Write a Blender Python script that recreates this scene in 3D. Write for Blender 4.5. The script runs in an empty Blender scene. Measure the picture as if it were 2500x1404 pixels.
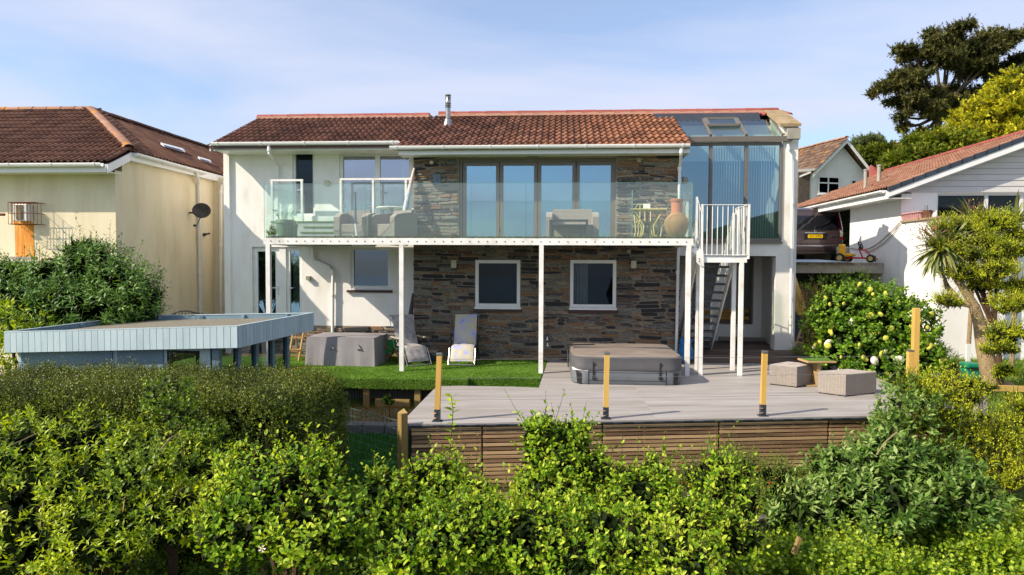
import bpy, bmesh, math, random
import numpy as np
from mathutils import Vector, Matrix, Euler
rnd = random.Random(7)
rng = np.random.default_rng(11)
SC = bpy.context.scene
COL = SC.collection
# ---------------------------------------------------------------- camera
F_PX = 1667.0
CX, CY = 1250.0, 702.0
CAM = np.array([0.0, -13.8, 2.26])
YAW, PIT, ROL = math.radians(4.0), math.radians(2.13), math.radians(0.25)
_F = np.array([-math.sin(YAW)*math.cos(PIT), math.cos(YAW)*math.cos(PIT), -math.sin(PIT)])
_R = np.array([math.cos(YAW), math.sin(YAW), 0.0]); _U = np.cross(_R, _F)
CR = _R*math.cos(ROL)+_U*math.sin(ROL); CU = _U*math.cos(ROL)-_R*math.sin(ROL)
cd = bpy.data.cameras.new('camera'); cam = bpy.data.objects.new('camera', cd); COL.objects.link(cam)
cd.sensor_width = 36.0; cd.lens = F_PX/2500.0*36.0; cd.clip_start = 0.05; cd.clip_end = 3000.0
mw = Matrix.Identity(4)
for i in range(3):
    mw[i][0] = CR[i]; mw[i][1] = CU[i]; mw[i][2] = -_F[i]; mw[i][3] = CAM[i]
cam.matrix_world = mw
SC.camera = cam
# ---------------------------------------------------------------- world + sun
SUN_DIR = Vector((1.118, 0.579, -0.97)).normalized()
SUN_EL = math.asin(-SUN_DIR.z); SUN_AZ = math.atan2(-SUN_DIR.x, -SUN_DIR.y)
w = bpy.data.worlds.new('World'); SC.world = w; w.use_nodes = True
nt = w.node_tree; nt.nodes.clear()
def N(t, **k):
    n = nt.nodes.new(t)
    for a, b in k.items(): setattr(n, a, b)
    return n
sky = N('ShaderNodeTexSky', sky_type='NISHITA'); sky.sun_disc = False
sky.sun_elevation = SUN_EL; sky.sun_rotation = SUN_AZ; sky.air_density = 1.0; sky.dust_density = 1.3; sky.ozone_density = 4.0
tc = N('ShaderNodeTexCoord'); sx = N('ShaderNodeSeparateXYZ'); nt.links.new(tc.outputs['Generated'], sx.inputs[0])
az = N('ShaderNodeMath', operation='MAXIMUM'); az.inputs[1].default_value = 0.0; nt.links.new(sx.outputs[2], az.inputs[0])
ad = N('ShaderNodeMath', operation='ADD'); ad.inputs[1].default_value = 0.13; nt.links.new(az.outputs[0], ad.inputs[0])
dv = N('ShaderNodeVectorMath', operation='DIVIDE'); cb = N('ShaderNodeCombineXYZ')
for i in range(3): nt.links.new(ad.outputs[0], cb.inputs[i])
nt.links.new(tc.outputs['Generated'], dv.inputs[0]); nt.links.new(cb.outputs[0], dv.inputs[1])
mp = N('ShaderNodeMapping'); mp.inputs['Scale'].default_value = (0.75, 1.2, 0.0); mp.inputs['Rotation'].default_value = (0, 0, math.radians(-38)); mp.inputs['Location'].default_value = (2.3, 0.4, 0)
nt.links.new(dv.outputs[0], mp.inputs[0])
nz = N('ShaderNodeTexNoise'); nz.inputs['Scale'].default_value = 0.75; nz.inputs['Detail'].default_value = 9; nz.inputs['Roughness'].default_value = 0.52; nz.inputs['Distortion'].default_value = 0.35
nt.links.new(mp.outputs[0], nz.inputs['Vector'])
rp = N('ShaderNodeValToRGB'); rp.color_ramp.elements[0].position = 0.38; rp.color_ramp.elements[0].color = (0.25, 0.25, 0.25, 1); rp.color_ramp.elements[1].position = 0.62; rp.color_ramp.elements[1].color = (0.92, 0.92, 0.92, 1)
nt.links.new(nz.outputs[0], rp.inputs[0])
mx = N('ShaderNodeMixRGB'); mx.inputs[2].default_value = (3.45, 3.65, 4.5, 1)
nt.links.new(rp.outputs[0], mx.inputs[0]); nt.links.new(sky.outputs[0], mx.inputs[1])
bg = N('ShaderNodeBackground'); bg.inputs[1].default_value = 0.148; nt.links.new(mx.outputs[0], bg.inputs[0])
out = N('ShaderNodeOutputWorld'); nt.links.new(bg.outputs[0], out.inputs[0])
sd = bpy.data.lights.new('sun', 'SUN'); sd.energy = 4.6; sd.angle = math.radians(0.5); sd.color = (1.0, 0.885, 0.72)
so = bpy.data.objects.new('sun', sd); COL.objects.link(so); so.rotation_euler = SUN_DIR.to_track_quat('-Z', 'Y').to_euler(); so.location = (-20, -20, 30)
SC.view_settings.view_transform = 'Standard'; SC.view_settings.look = 'None'; SC.view_settings.exposure = 0.58; SC.view_settings.gamma = 1.0
SC.view_settings.use_curve_mapping = False
SC.render.engine = 'CYCLES'
SC.cycles.max_bounces = 8; SC.cycles.transparent_max_bounces = 16; SC.cycles.diffuse_bounces = 6; SC.cycles.glossy_bounces = 3
# ---------------------------------------------------------------- photograph measurements -> world points
def ray(x, y): return _F + CR*((x-CX)/F_PX) - CU*((y-CY)/F_PX)
def _pl(x, y, ax, v):
    d = ray(x, y); t = (v-CAM[ax])/d[ax]; p = CAM+d*t; return Vector(p)
def WY(x, y, Y): return _pl(x, y, 1, Y)
def GZ(x, y, z=0.0): return _pl(x, y, 2, z)
def SX(x, y, X): return _pl(x, y, 0, X)
def DP(x, y, d): return Vector(CAM+ray(x, y)*d)
def PRJ(p):
    d = np.array(p)-CAM; z = d@_F; return CX+F_PX*(d@CR)/z, CY-F_PX*(d@CU)/z, z
# ---------------------------------------------------------------- helpers
WL = {}
def setp(o, label=None, cat=None, group=None, kind=None):
    if label: o['label'] = label
    if cat: o['category'] = cat
    if group: o['group'] = group
    if kind: o['kind'] = kind
    return o
def thing(name, label, cat, loc=(0, 0, 0), rz=0.0, group=None, local=False, kind=None):
    o = bpy.data.objects.new(name, None); COL.objects.link(o); o.empty_display_size = 0.2
    o.location = loc; o.rotation_euler = (0, 0, rz)
    WL[o.name] = Vector((0, 0, 0)) if (local or rz) else Vector(loc)
    return setp(o, label, cat, group, kind)
def link(name, me, parent=None, off=None, **k):
    o = bpy.data.objects.new(name, me); COL.objects.link(o)
    if parent is not None:
        o.parent = parent; WL[o.name] = WL[parent.name]
    else: WL[o.name] = Vector((0, 0, 0))
    if off is not None: o.location = Vector(off)-WL[o.name]
    return setp(o, **k)
class MB:
    def __init__(s): s.v = []; s.f = []
    def add(s, vs, fs):
        b = len(s.v); s.v.extend([tuple(p) for p in vs]); s.f.extend([tuple(b+i for i in f) for f in fs]); return s
    def box(s, x0, x1, y0, y1, z0, z1):
        if x0 > x1: x0, x1 = x1, x0
        if y0 > y1: y0, y1 = y1, y0
        if z0 > z1: z0, z1 = z1, z0
        v = [(x0, y0, z0), (x1, y0, z0), (x1, y1, z0), (x0, y1, z0), (x0, y0, z1), (x1, y0, z1), (x1, y1, z1), (x0, y1, z1)]
        return s.add(v, [(3, 2, 1, 0), (4, 5, 6, 7), (0, 1, 5, 4), (1, 2, 6, 5), (2, 3, 7, 6), (3, 0, 4, 7)])
    def cbox(s, x0, x1, y0, y1, z0, z1, c=0.01):
        bm = bmesh.new(); bmesh.ops.create_cube(bm, size=1.0)
        for v in bm.verts:
            v.co = ((x0+x1)/2+v.co.x*abs(x1-x0), (y0+y1)/2+v.co.y*abs(y1-y0), (z0+z1)/2+v.co.z*abs(z1-z0))
        bmesh.ops.bevel(bm, geom=list(bm.edges), offset=c, segments=2, affect='EDGES', profile=0.5)
        s.frombm(bm); return s
    def frombm(s, bm):
        bm.verts.ensure_lookup_table(); b = len(s.v)
        for i, v in enumerate(bm.verts): v.index = i
        s.v.extend([tuple(v.co) for v in bm.verts]); s.f.extend([tuple(b+v.index for v in f.verts) for f in bm.faces]); bm.free()
    def bar(s, p0, p1, w, h, up=(0, 0, 1)):
        p0, p1 = Vector(p0), Vector(p1); d = (p1-p0).normalized(); u = Vector(up)
        if abs(d.dot(u)) > 0.98: u = Vector((0, 1, 0))
        a = d.cross(u).normalized()*w/2; b = a.normalized().cross(d).normalized()*h/2
        v = [p0-a-b, p0+a-b, p0+a+b, p0-a+b, p1-a-b, p1+a-b, p1+a+b, p1-a+b]
        return s.add(v, [(3, 2, 1, 0), (4, 5, 6, 7), (0, 1, 5, 4), (1, 2, 6, 5), (2, 3, 7, 6), (3, 0, 4, 7)])
    def tube(s, pts, r, n=8, r1=None):
        pts = [Vector(p) for p in pts]; m = len(pts); rings = []
        for i, p in enumerate(pts):
            d = (pts[min(i+1, m-1)]-pts[max(i-1, 0)]).normalized()
            u = Vector((0, 0, 1)) if abs(d.z) < 0.9 else Vector((0, 1, 0))
            a = d.cross(u).normalized(); b = a.cross(d).normalized()
            rr = r if r1 is None else r+(r1-r)*i/(m-1)
            rings.append([p+a*rr*math.cos(2*math.pi*k/n)+b*rr*math.sin(2*math.pi*k/n) for k in range(n)])
        v = [q for g in rings for q in g]; f = []
        for i in range(m-1):
            for k in range(n): f.append((i*n+k, i*n+(k+1) % n, (i+1)*n+(k+1) % n, (i+1)*n+k))
        f.append(tuple(range(n))[::-1]); f.append(tuple((m-1)*n+k for k in range(n)))
        return s.add(v, f)
    def lathe(s, c, prof, n=20, axis='z'):
        v = []; f = []; m = len(prof)
        for (r, h) in prof:
            for k in range(n):
                a = 2*math.pi*k/n; x, y = r*math.cos(a), r*math.sin(a)
                if axis == 'z': v.append((c[0]+x, c[1]+y, c[2]+h))
                elif axis == 'y': v.append((c[0]+x, c[1]+h, c[2]+y))
                else: v.append((c[0]+h, c[1]+x, c[2]+y))
        for i in range(m-1):
            for k in range(n): f.append((i*n+k, i*n+(k+1) % n, (i+1)*n+(k+1) % n, (i+1)*n+k))
        f.append(tuple(range(n))[::-1]); f.append(tuple((m-1)*n+k for k in range(n)))
        return s.add(v, f)
    def prism(s, poly, d):
        """poly: list of 3D points, extruded by vector d"""
        n = len(poly); d = Vector(d); v = [Vector(p) for p in poly]+[Vector(p)+d for p in poly]
        f = [tuple(range(n))[::-1], tuple(range(n, 2*n))]+[(i, (i+1) % n, n+(i+1) % n, n+i) for i in range(n)]
        return s.add(v, f)
    def wall(s, a0, a1, z0, z1, holes, y0, y1, axis='x'):
        xs = sorted(set([a0, a1]+[h[0] for h in holes]+[h[1] for h in holes])); zs = sorted(set([z0, z1]+[h[2] for h in holes]+[h[3] for h in holes]))
        xs = [x for x in xs if a0 <= x <= a1]; zs = [z for z in zs if z0 <= z <= z1]
        def solid(i, j):
            if i < 0 or j < 0 or i >= len(xs)-1 or j >= len(zs)-1: return False
            cx, cz = (xs[i]+xs[i+1])/2, (zs[j]+zs[j+1])/2
            return not any(h[0] < cx < h[1] and h[2] < cz < h[3] for h in holes)
        P = (lambda a, b, z: (a, b, z)) if axis == 'x' else (lambda a, b, z: (b, a, z))
        for i in range(len(xs)-1):
            for j in range(len(zs)-1):
                if not solid(i, j): continue
                A, B, c, d = xs[i], xs[i+1], zs[j], zs[j+1]
                s.add([P(A, y0, c), P(B, y0, c), P(B, y0, d), P(A, y0, d)], [(0, 1, 2, 3)])
                s.add([P(A, y1, c), P(B, y1, c), P(B, y1, d), P(A, y1, d)], [(3, 2, 1, 0)])
                if not solid(i-1, j): s.add([P(A, y0, c), P(A, y0, d), P(A, y1, d), P(A, y1, c)], [(0, 1, 2, 3)])
                if not solid(i+1, j): s.add([P(B, y0, c), P(B, y1, c), P(B, y1, d), P(B, y0, d)], [(0, 1, 2, 3)])
                if not solid(i, j-1): s.add([P(A, y0, c), P(A, y1, c), P(B, y1, c), P(B, y0, c)], [(0, 1, 2, 3)])
                if not solid(i, j+1): s.add([P(A, y0, d), P(B, y0, d), P(B, y1, d), P(A, y1, d)], [(0, 1, 2, 3)])
        return s
    def mesh(s, name, mat, off=(0, 0, 0), smooth=False):
        me = bpy.data.meshes.new(name); o = Vector(off)
        me.from_pydata([(v[0]-o.x, v[1]-o.y, v[2]-o.z) for v in s.v], [], s.f)
        if mat: me.materials.append(mat)
        if smooth:
            me.polygons.foreach_set('use_smooth', [True]*len(me.polygons))
            try: me.set_sharp_from_angle(angle=math.radians(38))
            except Exception: pass
        me.update(); return me
    def build(s, name, mat, parent=None, smooth=False, **k):
        off = WL[parent.name] if parent is not None else (0, 0, 0)
        return link(name, s.mesh(name, mat, off, smooth), parent, **k)
def kids(o): return [c for c in KID.get(o.name, [])]
def dup(root, loc, rz=None, label=None, group=None):
    def cp(o, par):
        c = o.copy(); COL.objects.link(c)
        if par: c.parent = par
        WL[c.name] = WL.get(o.name, Vector())
        for ch in list(o.children): cp(ch, c)
        return c
    c = cp(root, None); c.location = loc
    if rz is not None: c.rotation_euler = (0, 0, rz)
    if label: c['label'] = label
    if group: c['group'] = group
    return c
def hx(h, k=1.0):
    c = [int(h[i:i+2], 16)/255 for i in (0, 2, 4)]
    return tuple([(v/12.92 if v <= .04045 else ((v+.055)/1.055)**2.4)*k for v in c]+[1.0])
# ---------------------------------------------------------------- materials
def M(name, cols, rough=.7, scale=6, bump=0.0, bscale=60, rand=0.0, metal=0.0, spec=.4, stretch=(1, 1, 1), detail=5, contrast=1.0, world=False, coat=0.0, bdist=.01):
    m = bpy.data.materials.new(name); m.use_nodes = True; t = m.node_tree; L = t.links
    b = t.nodes['Principled BSDF']; b.inputs['Roughness'].default_value = rough; b.inputs['Metallic'].default_value = metal
    b.inputs['Specular IOR Level'].default_value = spec; b.inputs['Coat Weight'].default_value = coat
    def nn(ty, **k):
        n = t.nodes.new(ty)
        for a, c in k.items(): setattr(n, a, c)
        return n
    oi = nn('ShaderNodeObjectInfo'); ge = nn('ShaderNodeNewGeometry')
    ra = nn('ShaderNodeMath', operation='ADD'); L.new(oi.outputs['Random'], ra.inputs[0]); L.new(ge.outputs['Random Per Island'], ra.inputs[1])
    rf = nn('ShaderNodeMath', operation='FRACT'); L.new(ra.outputs[0], rf.inputs[0])
    src = ge.outputs['Position'] if world else nn('ShaderNodeTexCoord').outputs['Object']
    mp = nn('ShaderNodeMapping'); mp.inputs['Scale'].default_value = stretch; L.new(src, mp.inputs[0])
    nz = nn('ShaderNodeTexNoise', noise_dimensions='4D'); nz.inputs['Scale'].default_value = scale; nz.inputs['Detail'].default_value = detail; nz.inputs['Roughness'].default_value = .6
    L.new(mp.outputs[0], nz.inputs['Vector']); wm = nn('ShaderNodeMath', operation='MULTIPLY'); wm.inputs[1].default_value = 37.0; L.new((rf if rand else oi).outputs[0 if rand else 'Random'], wm.inputs[0]); L.new(wm.outputs[0], nz.inputs['W'])
    c1 = nn('ShaderNodeMath', operation='MULTIPLY_ADD'); c1.inputs[1].default_value = contrast*1.6; c1.inputs[2].default_value = .5-.8*contrast; L.new(nz.outputs[0], c1.inputs[0])
    c2 = nn('ShaderNodeMath', operation='MULTIPLY_ADD', use_clamp=True); c2.inputs[1].default_value = rand; L.new(rf.outputs[0], c2.inputs[0])
    c3 = nn('ShaderNodeMath', operation='SUBTRACT'); c3.inputs[1].default_value = rand*.5; L.new(c1.outputs[0], c3.inputs[0]); L.new(c3.outputs[0], c2.inputs[2])
    cr = nn('ShaderNodeValToRGB'); e = cr.color_ramp.elements; n = len(cols)
    if n == 1: cols = [cols[0], cols[0]]; n = 2
    while len(e) < n: e.new(.5)
    for i, c in enumerate(cols): e[i].position = i/(n-1)
    for i, c in enumerate(cols): e[i].color = c
    L.new(c2.outputs[0], cr.inputs[0]); L.new(cr.outputs[0], b.inputs['Base Color'])
    if bump:
        bn = nn('ShaderNodeTexNoise'); bn.inputs['Scale'].default_value = bscale; bn.inputs['Detail'].default_value = 6
        L.new(mp.outputs[0], bn.inputs['Vector'])
        bu = nn('ShaderNodeBump'); bu.inputs['Strength'].default_value = bump; bu.inputs['Distance'].default_value = bdist
        L.new(bn.outputs[0], bu.inputs['Height']); L.new(bu.outputs[0], b.inputs['Normal'])
    m['cr'] = cr.name
    return m
def leafmat(name, cols, rough=.45, trans=.35, spec=.4, clump=None, cs=1.2):
    m = bpy.data.materials.new(name); m.use_nodes = True; t = m.node_tree; L = t.links
    b = t.nodes['Principled BSDF']; b.inputs['Roughness'].default_value = rough; b.inputs['Specular IOR Level'].default_value = spec
    ge = t.nodes.new('ShaderNodeNewGeometry'); cr = t.nodes.new('ShaderNodeValToRGB'); e = cr.color_ramp.elements; n = len(cols)
    while len(e) < n: e.new(.5)
    for i in range(n): e[i].position = i/(n-1)
    for i, c in enumerate(cols): e[i].color = c
    nz = t.nodes.new('ShaderNodeTexNoise'); nz.inputs['Scale'].default_value = cs; nz.inputs['Detail'].default_value = 3; L.new(ge.outputs['Position'], nz.inputs['Vector'])
    a = t.nodes.new('ShaderNodeMath'); a.operation = 'MULTIPLY_ADD'; a.inputs[1].default_value = 1.5; a.inputs[2].default_value = -.75; L.new(nz.outputs[0], a.inputs[0])
    d = t.nodes.new('ShaderNodeMath'); d.operation = 'ADD'; d.use_clamp = True; L.new(ge.outputs['Random Per Island'], d.inputs[0]); L.new(a.outputs[0], d.inputs[1])
    L.new(d.outputs[0], cr.inputs[0]); L.new(cr.outputs[0], b.inputs['Base Color'])
    tr = t.nodes.new('ShaderNodeBsdfTranslucent'); hs = t.nodes.new('ShaderNodeHueSaturation'); hs.inputs['Hue'].default_value = .485; hs.inputs['Saturation'].default_value = 1.15; hs.inputs['Value'].default_value = 1.5
    L.new(cr.outputs[0], hs.inputs['Color']); L.new(hs.outputs[0], tr.inputs[0])
    mx = t.nodes.new('ShaderNodeMixShader'); mx.inputs[0].default_value = trans
    L.new(b.outputs[0], mx.inputs[1]); L.new(tr.outputs[0], mx.inputs[2]); L.new(mx.outputs[0], t.nodes['Material Output'].inputs[0])
    return m
def glassmat(name, tint=(.75, .85, .83, 1), refl=.10, rcol=(1, 1, 1, 1), rough=0.0, diff=0.0, dcol=(.7, .8, .8, 1)):
    m = bpy.data.materials.new(name); m.use_nodes = True; t = m.node_tree; L = t.links; t.nodes.remove(t.nodes['Principled BSDF'])
    tr = t.nodes.new('ShaderNodeBsdfTransparent'); tr.inputs[0].default_value = tint
    gl = t.nodes.new('ShaderNodeBsdfGlossy'); gl.inputs['Roughness'].default_value = rough; gl.inputs[0].default_value = rcol
    fr = t.nodes.new('ShaderNodeFresnel'); fr.inputs[0].default_value = 1.45
    ad = t.nodes.new('ShaderNodeMath'); ad.operation = 'ADD'; ad.use_clamp = True; ad.inputs[1].default_value = refl; L.new(fr.outputs[0], ad.inputs[0])
    gb = t.nodes.new('ShaderNodeNewGeometry'); iv = t.nodes.new('ShaderNodeMath'); iv.operation = 'SUBTRACT'; iv.inputs[0].default_value = 1.0; L.new(gb.outputs['Backfacing'], iv.inputs[1])
    mf = t.nodes.new('ShaderNodeMath'); mf.operation = 'MULTIPLY'; L.new(ad.outputs[0], mf.inputs[0]); L.new(iv.outputs[0], mf.inputs[1])
    mx = t.nodes.new('ShaderNodeMixShader'); L.new(mf.outputs[0], mx.inputs[0]); L.new(gl.outputs[0], mx.inputs[2])
    if diff:
        df = t.nodes.new('ShaderNodeBsdfDiffuse'); df.inputs[0].default_value = dcol; m2 = t.nodes.new('ShaderNodeMixShader'); m2.inputs[0].default_value = diff
        L.new(tr.outputs[0], m2.inputs[1]); L.new(df.outputs[0], m2.inputs[2]); L.new(m2.outputs[0], mx.inputs[1])
    else: L.new(tr.outputs[0], mx.inputs[1])
    L.new(mx.outputs[0], t.nodes['Material Output'].inputs[0])
    return m
WHITE = M('white_render', [hx('cdc8bd'), hx('e8e5df'), hx('f0eeea'), hx('f1efec')], .85, 1.6, .35, 60, spec=.2, world=True, stretch=(1.3, 1.3, .4), contrast=1.1)
WHITE2 = M('weathered_white_render', [hx('b4b09f'), hx('e0ddd4'), hx('ebe8e2')], .85, 1.0, .25, 90, spec=.2, world=True, stretch=(1, 1, .5))
WHITE3 = M('clean_white_render', [hx('d6d4ce'), hx('ebe9e4'), hx('efeeea')], .85, 1.2, .25, 60, spec=.2, world=True, stretch=(1, 1, .5))
CREAM = M('cream_render', [hx('cbbd9c'), hx('e2d5b6'), hx('eee2c8')], .85, 1.6, .5, 60, spec=.2, world=True, stretch=(1.4, 1.4, .35))
UPVC = M('white_upvc', [hx('d9d9d6'), hx('ecebe8')], .35, 3, spec=.5)
STEELW = M('white_painted_steel', [hx('b9b1a2'), hx('dddad2'), hx('ebeae6'), hx('eeeeea')], .4, 4, spec=.5, world=True)
FRAMEG = M('grey_aluminium_frame', [hx('6d655d'), hx('7b736a')], .4, 3, metal=.2)
DARKG = M('dark_grey_metal', [hx('2e343c'), hx('3a414a')], .4, 3)
MORTAR = M('stone_mortar', [hx('6c6052'), hx('908270'), hx('9c907e')], .95, 9, .8, 50, world=True)
STONE = M('slate_stone', [hx('333338'), hx('5e5e5b'), hx('8c887c'), hx('6c6e6a'), hx('7e7262'), hx('a0927a'), hx('74503c'), hx('4a4b4d'), hx('92918a'), hx('8a6a4e')], .75, 14, .9, 45, rand=1.5, stretch=(1, 1, 3.5), contrast=.5, bdist=.02)
TIMBER_G = M('green_treated_timber', [hx('8d6a2c'), hx('b98b3f'), hx('c99d4e')], .7, 4, .3, 60, rand=.4, stretch=(1, 1, .15))
TIMBER = M('weathered_timber', [hx('634a36'), hx('917153'), hx('b09068'), hx('c4a479')], .75, 3, .35, 50, rand=.9, stretch=(.25, 1, 4))
OLDDECK = M('old_deck_timber', [hx('3b302a'), hx('5b4c42'), hx('75655a')], .8, 3, .3, 50, rand=.6, stretch=(.3, 2, 2))
COMPO = M('grey_composite_board', [hx('746c62'), hx('928c86'), hx('a29d9a'), hx('aaa6a4')], .6, 1.3, .25, 30, rand=.15, stretch=(.35, 1.6, 1), spec=.35, world=True, contrast=1.0)
TURF = M('artificial_turf', [hx('466a1c'), hx('5c8426'), hx('6c9434')], .8, 25, 1.0, 400, world=True, bdist=.02)
GUTTER = UPVC
RATTAN = None
ROOFT = None
def rattan():
    m = M('grey_rattan_weave', [hx('938a80'), hx('b5aa9f'), hx('c6bcb1')], .65, 22, 0, stretch=(.5, .5, 6), rand=.2)
    t = m.node_tree; L = t.links; b = t.nodes['Principled BSDF']
    tcn = t.nodes.new('ShaderNodeTexCoord'); 
    wv = []
    for ax, sc, in (('Z', 26), ('X', 9), ('Y', 9)):
        wn = t.nodes.new('ShaderNodeTexWave'); wn.bands_direction = ax; wn.inputs['Scale'].default_value = sc; wn.inputs['Distortion'].default_value = .6; L.new(tcn.outputs['Object'], wn.inputs[0]); wv.append(wn)
    a = t.nodes.new('ShaderNodeMath'); a.operation = 'MULTIPLY'; L.new(wv[1].outputs['Fac'], a.inputs[0]); L.new(wv[2].outputs['Fac'], a.inputs[1])
    c = t.nodes.new('ShaderNodeMath'); c.operation = 'MULTIPLY_ADD'; c.inputs[1].default_value = .6; L.new(a.outputs[0], c.inputs[0]); L.new(wv[0].outputs['Fac'], c.inputs[2])
    bu = t.nodes.new('ShaderNodeBump'); bu.inputs['Strength'].default_value = .9; bu.inputs['Distance'].default_value = .012; L.new(c.outputs[0], bu.inputs['Height']); L.new(bu.outputs[0], b.inputs['Normal'])
    cr = t.nodes[m['cr']]; mxn = t.nodes.new('ShaderNodeMixRGB'); mxn.blend_type = 'MULTIPLY'; mxn.inputs[0].default_value = .4
    r2 = t.nodes.new('ShaderNodeValToRGB'); r2.color_ramp.elements[0].color = (.35, .33, .3, 1); r2.color_ramp.elements[0].position = .15; r2.color_ramp.elements[1].position = .75; L.new(c.outputs[0], r2.inputs[0])
    L.new(cr.outputs[0], mxn.inputs[1]); L.new(r2.outputs[0], mxn.inputs[2]); L.new(mxn.outputs[0], b.inputs['Base Color'])
    return m
RATTAN = rattan()
def tilemat(name, ca, cb_, x0, x1, lichen=.0):
    m = M(name, ca, .8, 5, .5, 60, rand=.8, contrast=.8, spec=.25)
    t = m.node_tree; L = t.links; b = t.nodes['Principled BSDF']; cr = t.nodes[m['cr']]
    cr2 = t.nodes.new('ShaderNodeValToRGB')
    e = cr2.color_ramp.elements
    while len(e) < len(cb_): e.new(.5)
    for i in range(len(cb_)): e[i].position = i/(len(cb_)-1)
    for i, c in enumerate(cb_): e[i].color = c
    L.new(cr.inputs[0].links[0].from_socket, cr2.inputs[0])
    ge = t.nodes.new('ShaderNodeNewGeometry'); sp = t.nodes.new('ShaderNodeSeparateXYZ'); L.new(ge.outputs['Position'], sp.inputs[0])
    mr = t.nodes.new('ShaderNodeMapRange'); mr.inputs[1].default_value = x0; mr.inputs[2].default_value = x1; mr.interpolation_type = 'SMOOTHSTEP'; L.new(sp.outputs[0], mr.inputs[0])
    mxn = t.nodes.new('ShaderNodeMixRGB'); L.new(mr.outputs[0], mxn.inputs[0]); L.new(cr.outputs[0], mxn.inputs[1]); L.new(cr2.outputs[0], mxn.inputs[2])
    last = mxn.outputs[0]
    if lichen:
        nz = t.nodes.new('ShaderNodeTexNoise'); nz.inputs['Scale'].default_value = 3.0; nz.inputs['Detail'].default_value = 8; L.new(ge.outputs['Position'], nz.inputs['Vector'])
        r = t.nodes.new('ShaderNodeValToRGB'); r.color_ramp.elements[0].position = .62-lichen*.3; r.color_ramp.elements[1].position = .72-lichen*.3; L.new(nz.outputs[0], r.inputs[0])
        m2 = t.nodes.new('ShaderNodeMixRGB'); m2.inputs[2].default_value = hx('b5792a'); L.new(r.outputs[0], m2.inputs[0]); L.new(last, m2.inputs[1]); last = m2.outputs[0]
    L.new(last, b.inputs['Base Color']); return m
DK = [hx('4c3228'), hx('624234'), hx('734e3d'), hx('80594a')]
OR = [hx('60402e'), hx('794f38'), hx('895b41'), hx('966a4c')]
TILE_MAIN = tilemat('brown_concrete_roof_tile', DK, OR, -2.5, 3.2)
TILE_LEFT = tilemat('dark_brown_roof_tile', [hx('553a2d'), hx('684839'), hx('765543')], [hx('553a2d'), hx('684839'), hx('765543')], 0, 1)
TILE_RIGHT = tilemat('reddish_roof_tile', [hx('7a5644'), hx('8b6450'), hx('98715c')], [hx('7a5644'), hx('8b6450'), hx('98715c')], 0, 1)
TILE_FAR = tilemat('brown_lichen_roof_tile', [hx('54433a'), hx('6c574a'), hx('7d6857')], [hx('54433a'), hx('6c574a'), hx('7d6857')], 0, 1, .02)
RIDGE_RED = M('red_clay_ridge_tile', [hx('7c3b30'), hx('91483e'), hx('9c584c')], .7, 6, .2, 60, rand=.4)
RIDGE_LICH = tilemat('lichen_hip_tile', [hx('8a6450'), hx('9a7460'), hx('a5806c')], [hx('8a6450'), hx('9a7460'), hx('a5806c')], 0, 1, .2)
RMORT = M('ridge_mortar', [hx('b58a74'), hx('c79c86')], .9, 20, .5, 60)
GLASSWIN = glassmat('window_glass', tint=(.62, .68, .70, 1), refl=.42, rcol=(.50, .76, .92, 1))
GLASSDARK = glassmat('shaded_window_glass', tint=(.62, .66, .68, 1), refl=.01, rcol=(.45, .55, .65, 1))
GLASSGREY = glassmat('patio_door_glass', tint=(.6, .62, .66, 1), refl=.32, rcol=(.80, .80, .92, 1))
GLASSBAL = glassmat('balustrade_glass', tint=(.93, .985, .97, 1), refl=.03, diff=.04, dcol=(.62, .74, .74, 1))
GLASSEDGE = M('glass_edge', [hx('4f8577'), hx('6fa092')], .2, 4)
GLASSROOF = glassmat('roof_glass', tint=(.85, .93, .92, 1), refl=.22, rcol=(.9, 1, 1, 1))
CURTAIN = M('white_curtain_fabric', [hx('d3d0c8'), hx('e4e2dc')], .9, 8)
BLIND = M('white_blind_slat', [hx('c9ccd0'), hx('dadde0')], .8, 4)
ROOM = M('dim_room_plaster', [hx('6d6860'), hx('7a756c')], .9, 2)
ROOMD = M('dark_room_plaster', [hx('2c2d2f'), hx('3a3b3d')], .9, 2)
GREYCON = M('grey_concrete', [hx('7b766c'), hx('9c968b'), hx('aaa497')], .9, 4, .5, 40, world=True)
def wood_like(h1, h2, nm): return M(nm, [hx(h1), hx(h2)], .7, 4, .3, 50, rand=.4, stretch=(1, 1, .2))
# ================================================================= TERRAIN
def hterr(x, y):
    py_ = [-400, -60, -14, -8, -5.2, -3.0, -1.2, -.6, 2, 7, 14, 30, 70, 220]
    pz_ = [-62, -12, -3.0, -2.0, -1.35, -.95, -.85, -.5, -.25, .3, 1.2, 3.5, 9.5, 34]
    a = np.interp(y, py_, pz_)
    b = np.interp(y, [-400, -60, -14, -8, -6, -4, -1, 4, 14, 30, 70, 220], [-62, -12, -3.0, -1.7, -1.0, -.45, -.1, .02, 1.2, 3.5, 9.5, 34])
    t = np.clip((x-5.2)/1.5, 0, 1); return a*(1-t)+b*t
GROUND = M('garden_ground', [hx('2c3a14'), hx('46581f'), hx('5d6d2b'), hx('5f5134')], .95, 1.2, .6, 20, world=True)
xs = np.concatenate([-np.geomspace(600, 16, 16), np.arange(-15, 20, .5), np.geomspace(20, 600, 16)])
ys = np.concatenate([-np.geomspace(900, 17, 18), np.arange(-16, 16, .5), np.geomspace(16, 900, 22)])
gx, gy = np.meshgrid(xs, ys, indexing='ij'); gz = np.minimum(hterr(gx, gy), 36.0); gz = np.maximum(gz, -64.0)
mb = MB(); nx_, ny_ = len(xs), len(ys); mb.v = [tuple(p) for p in np.stack([gx, gy, gz], -1).reshape(-1, 3)]
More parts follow.
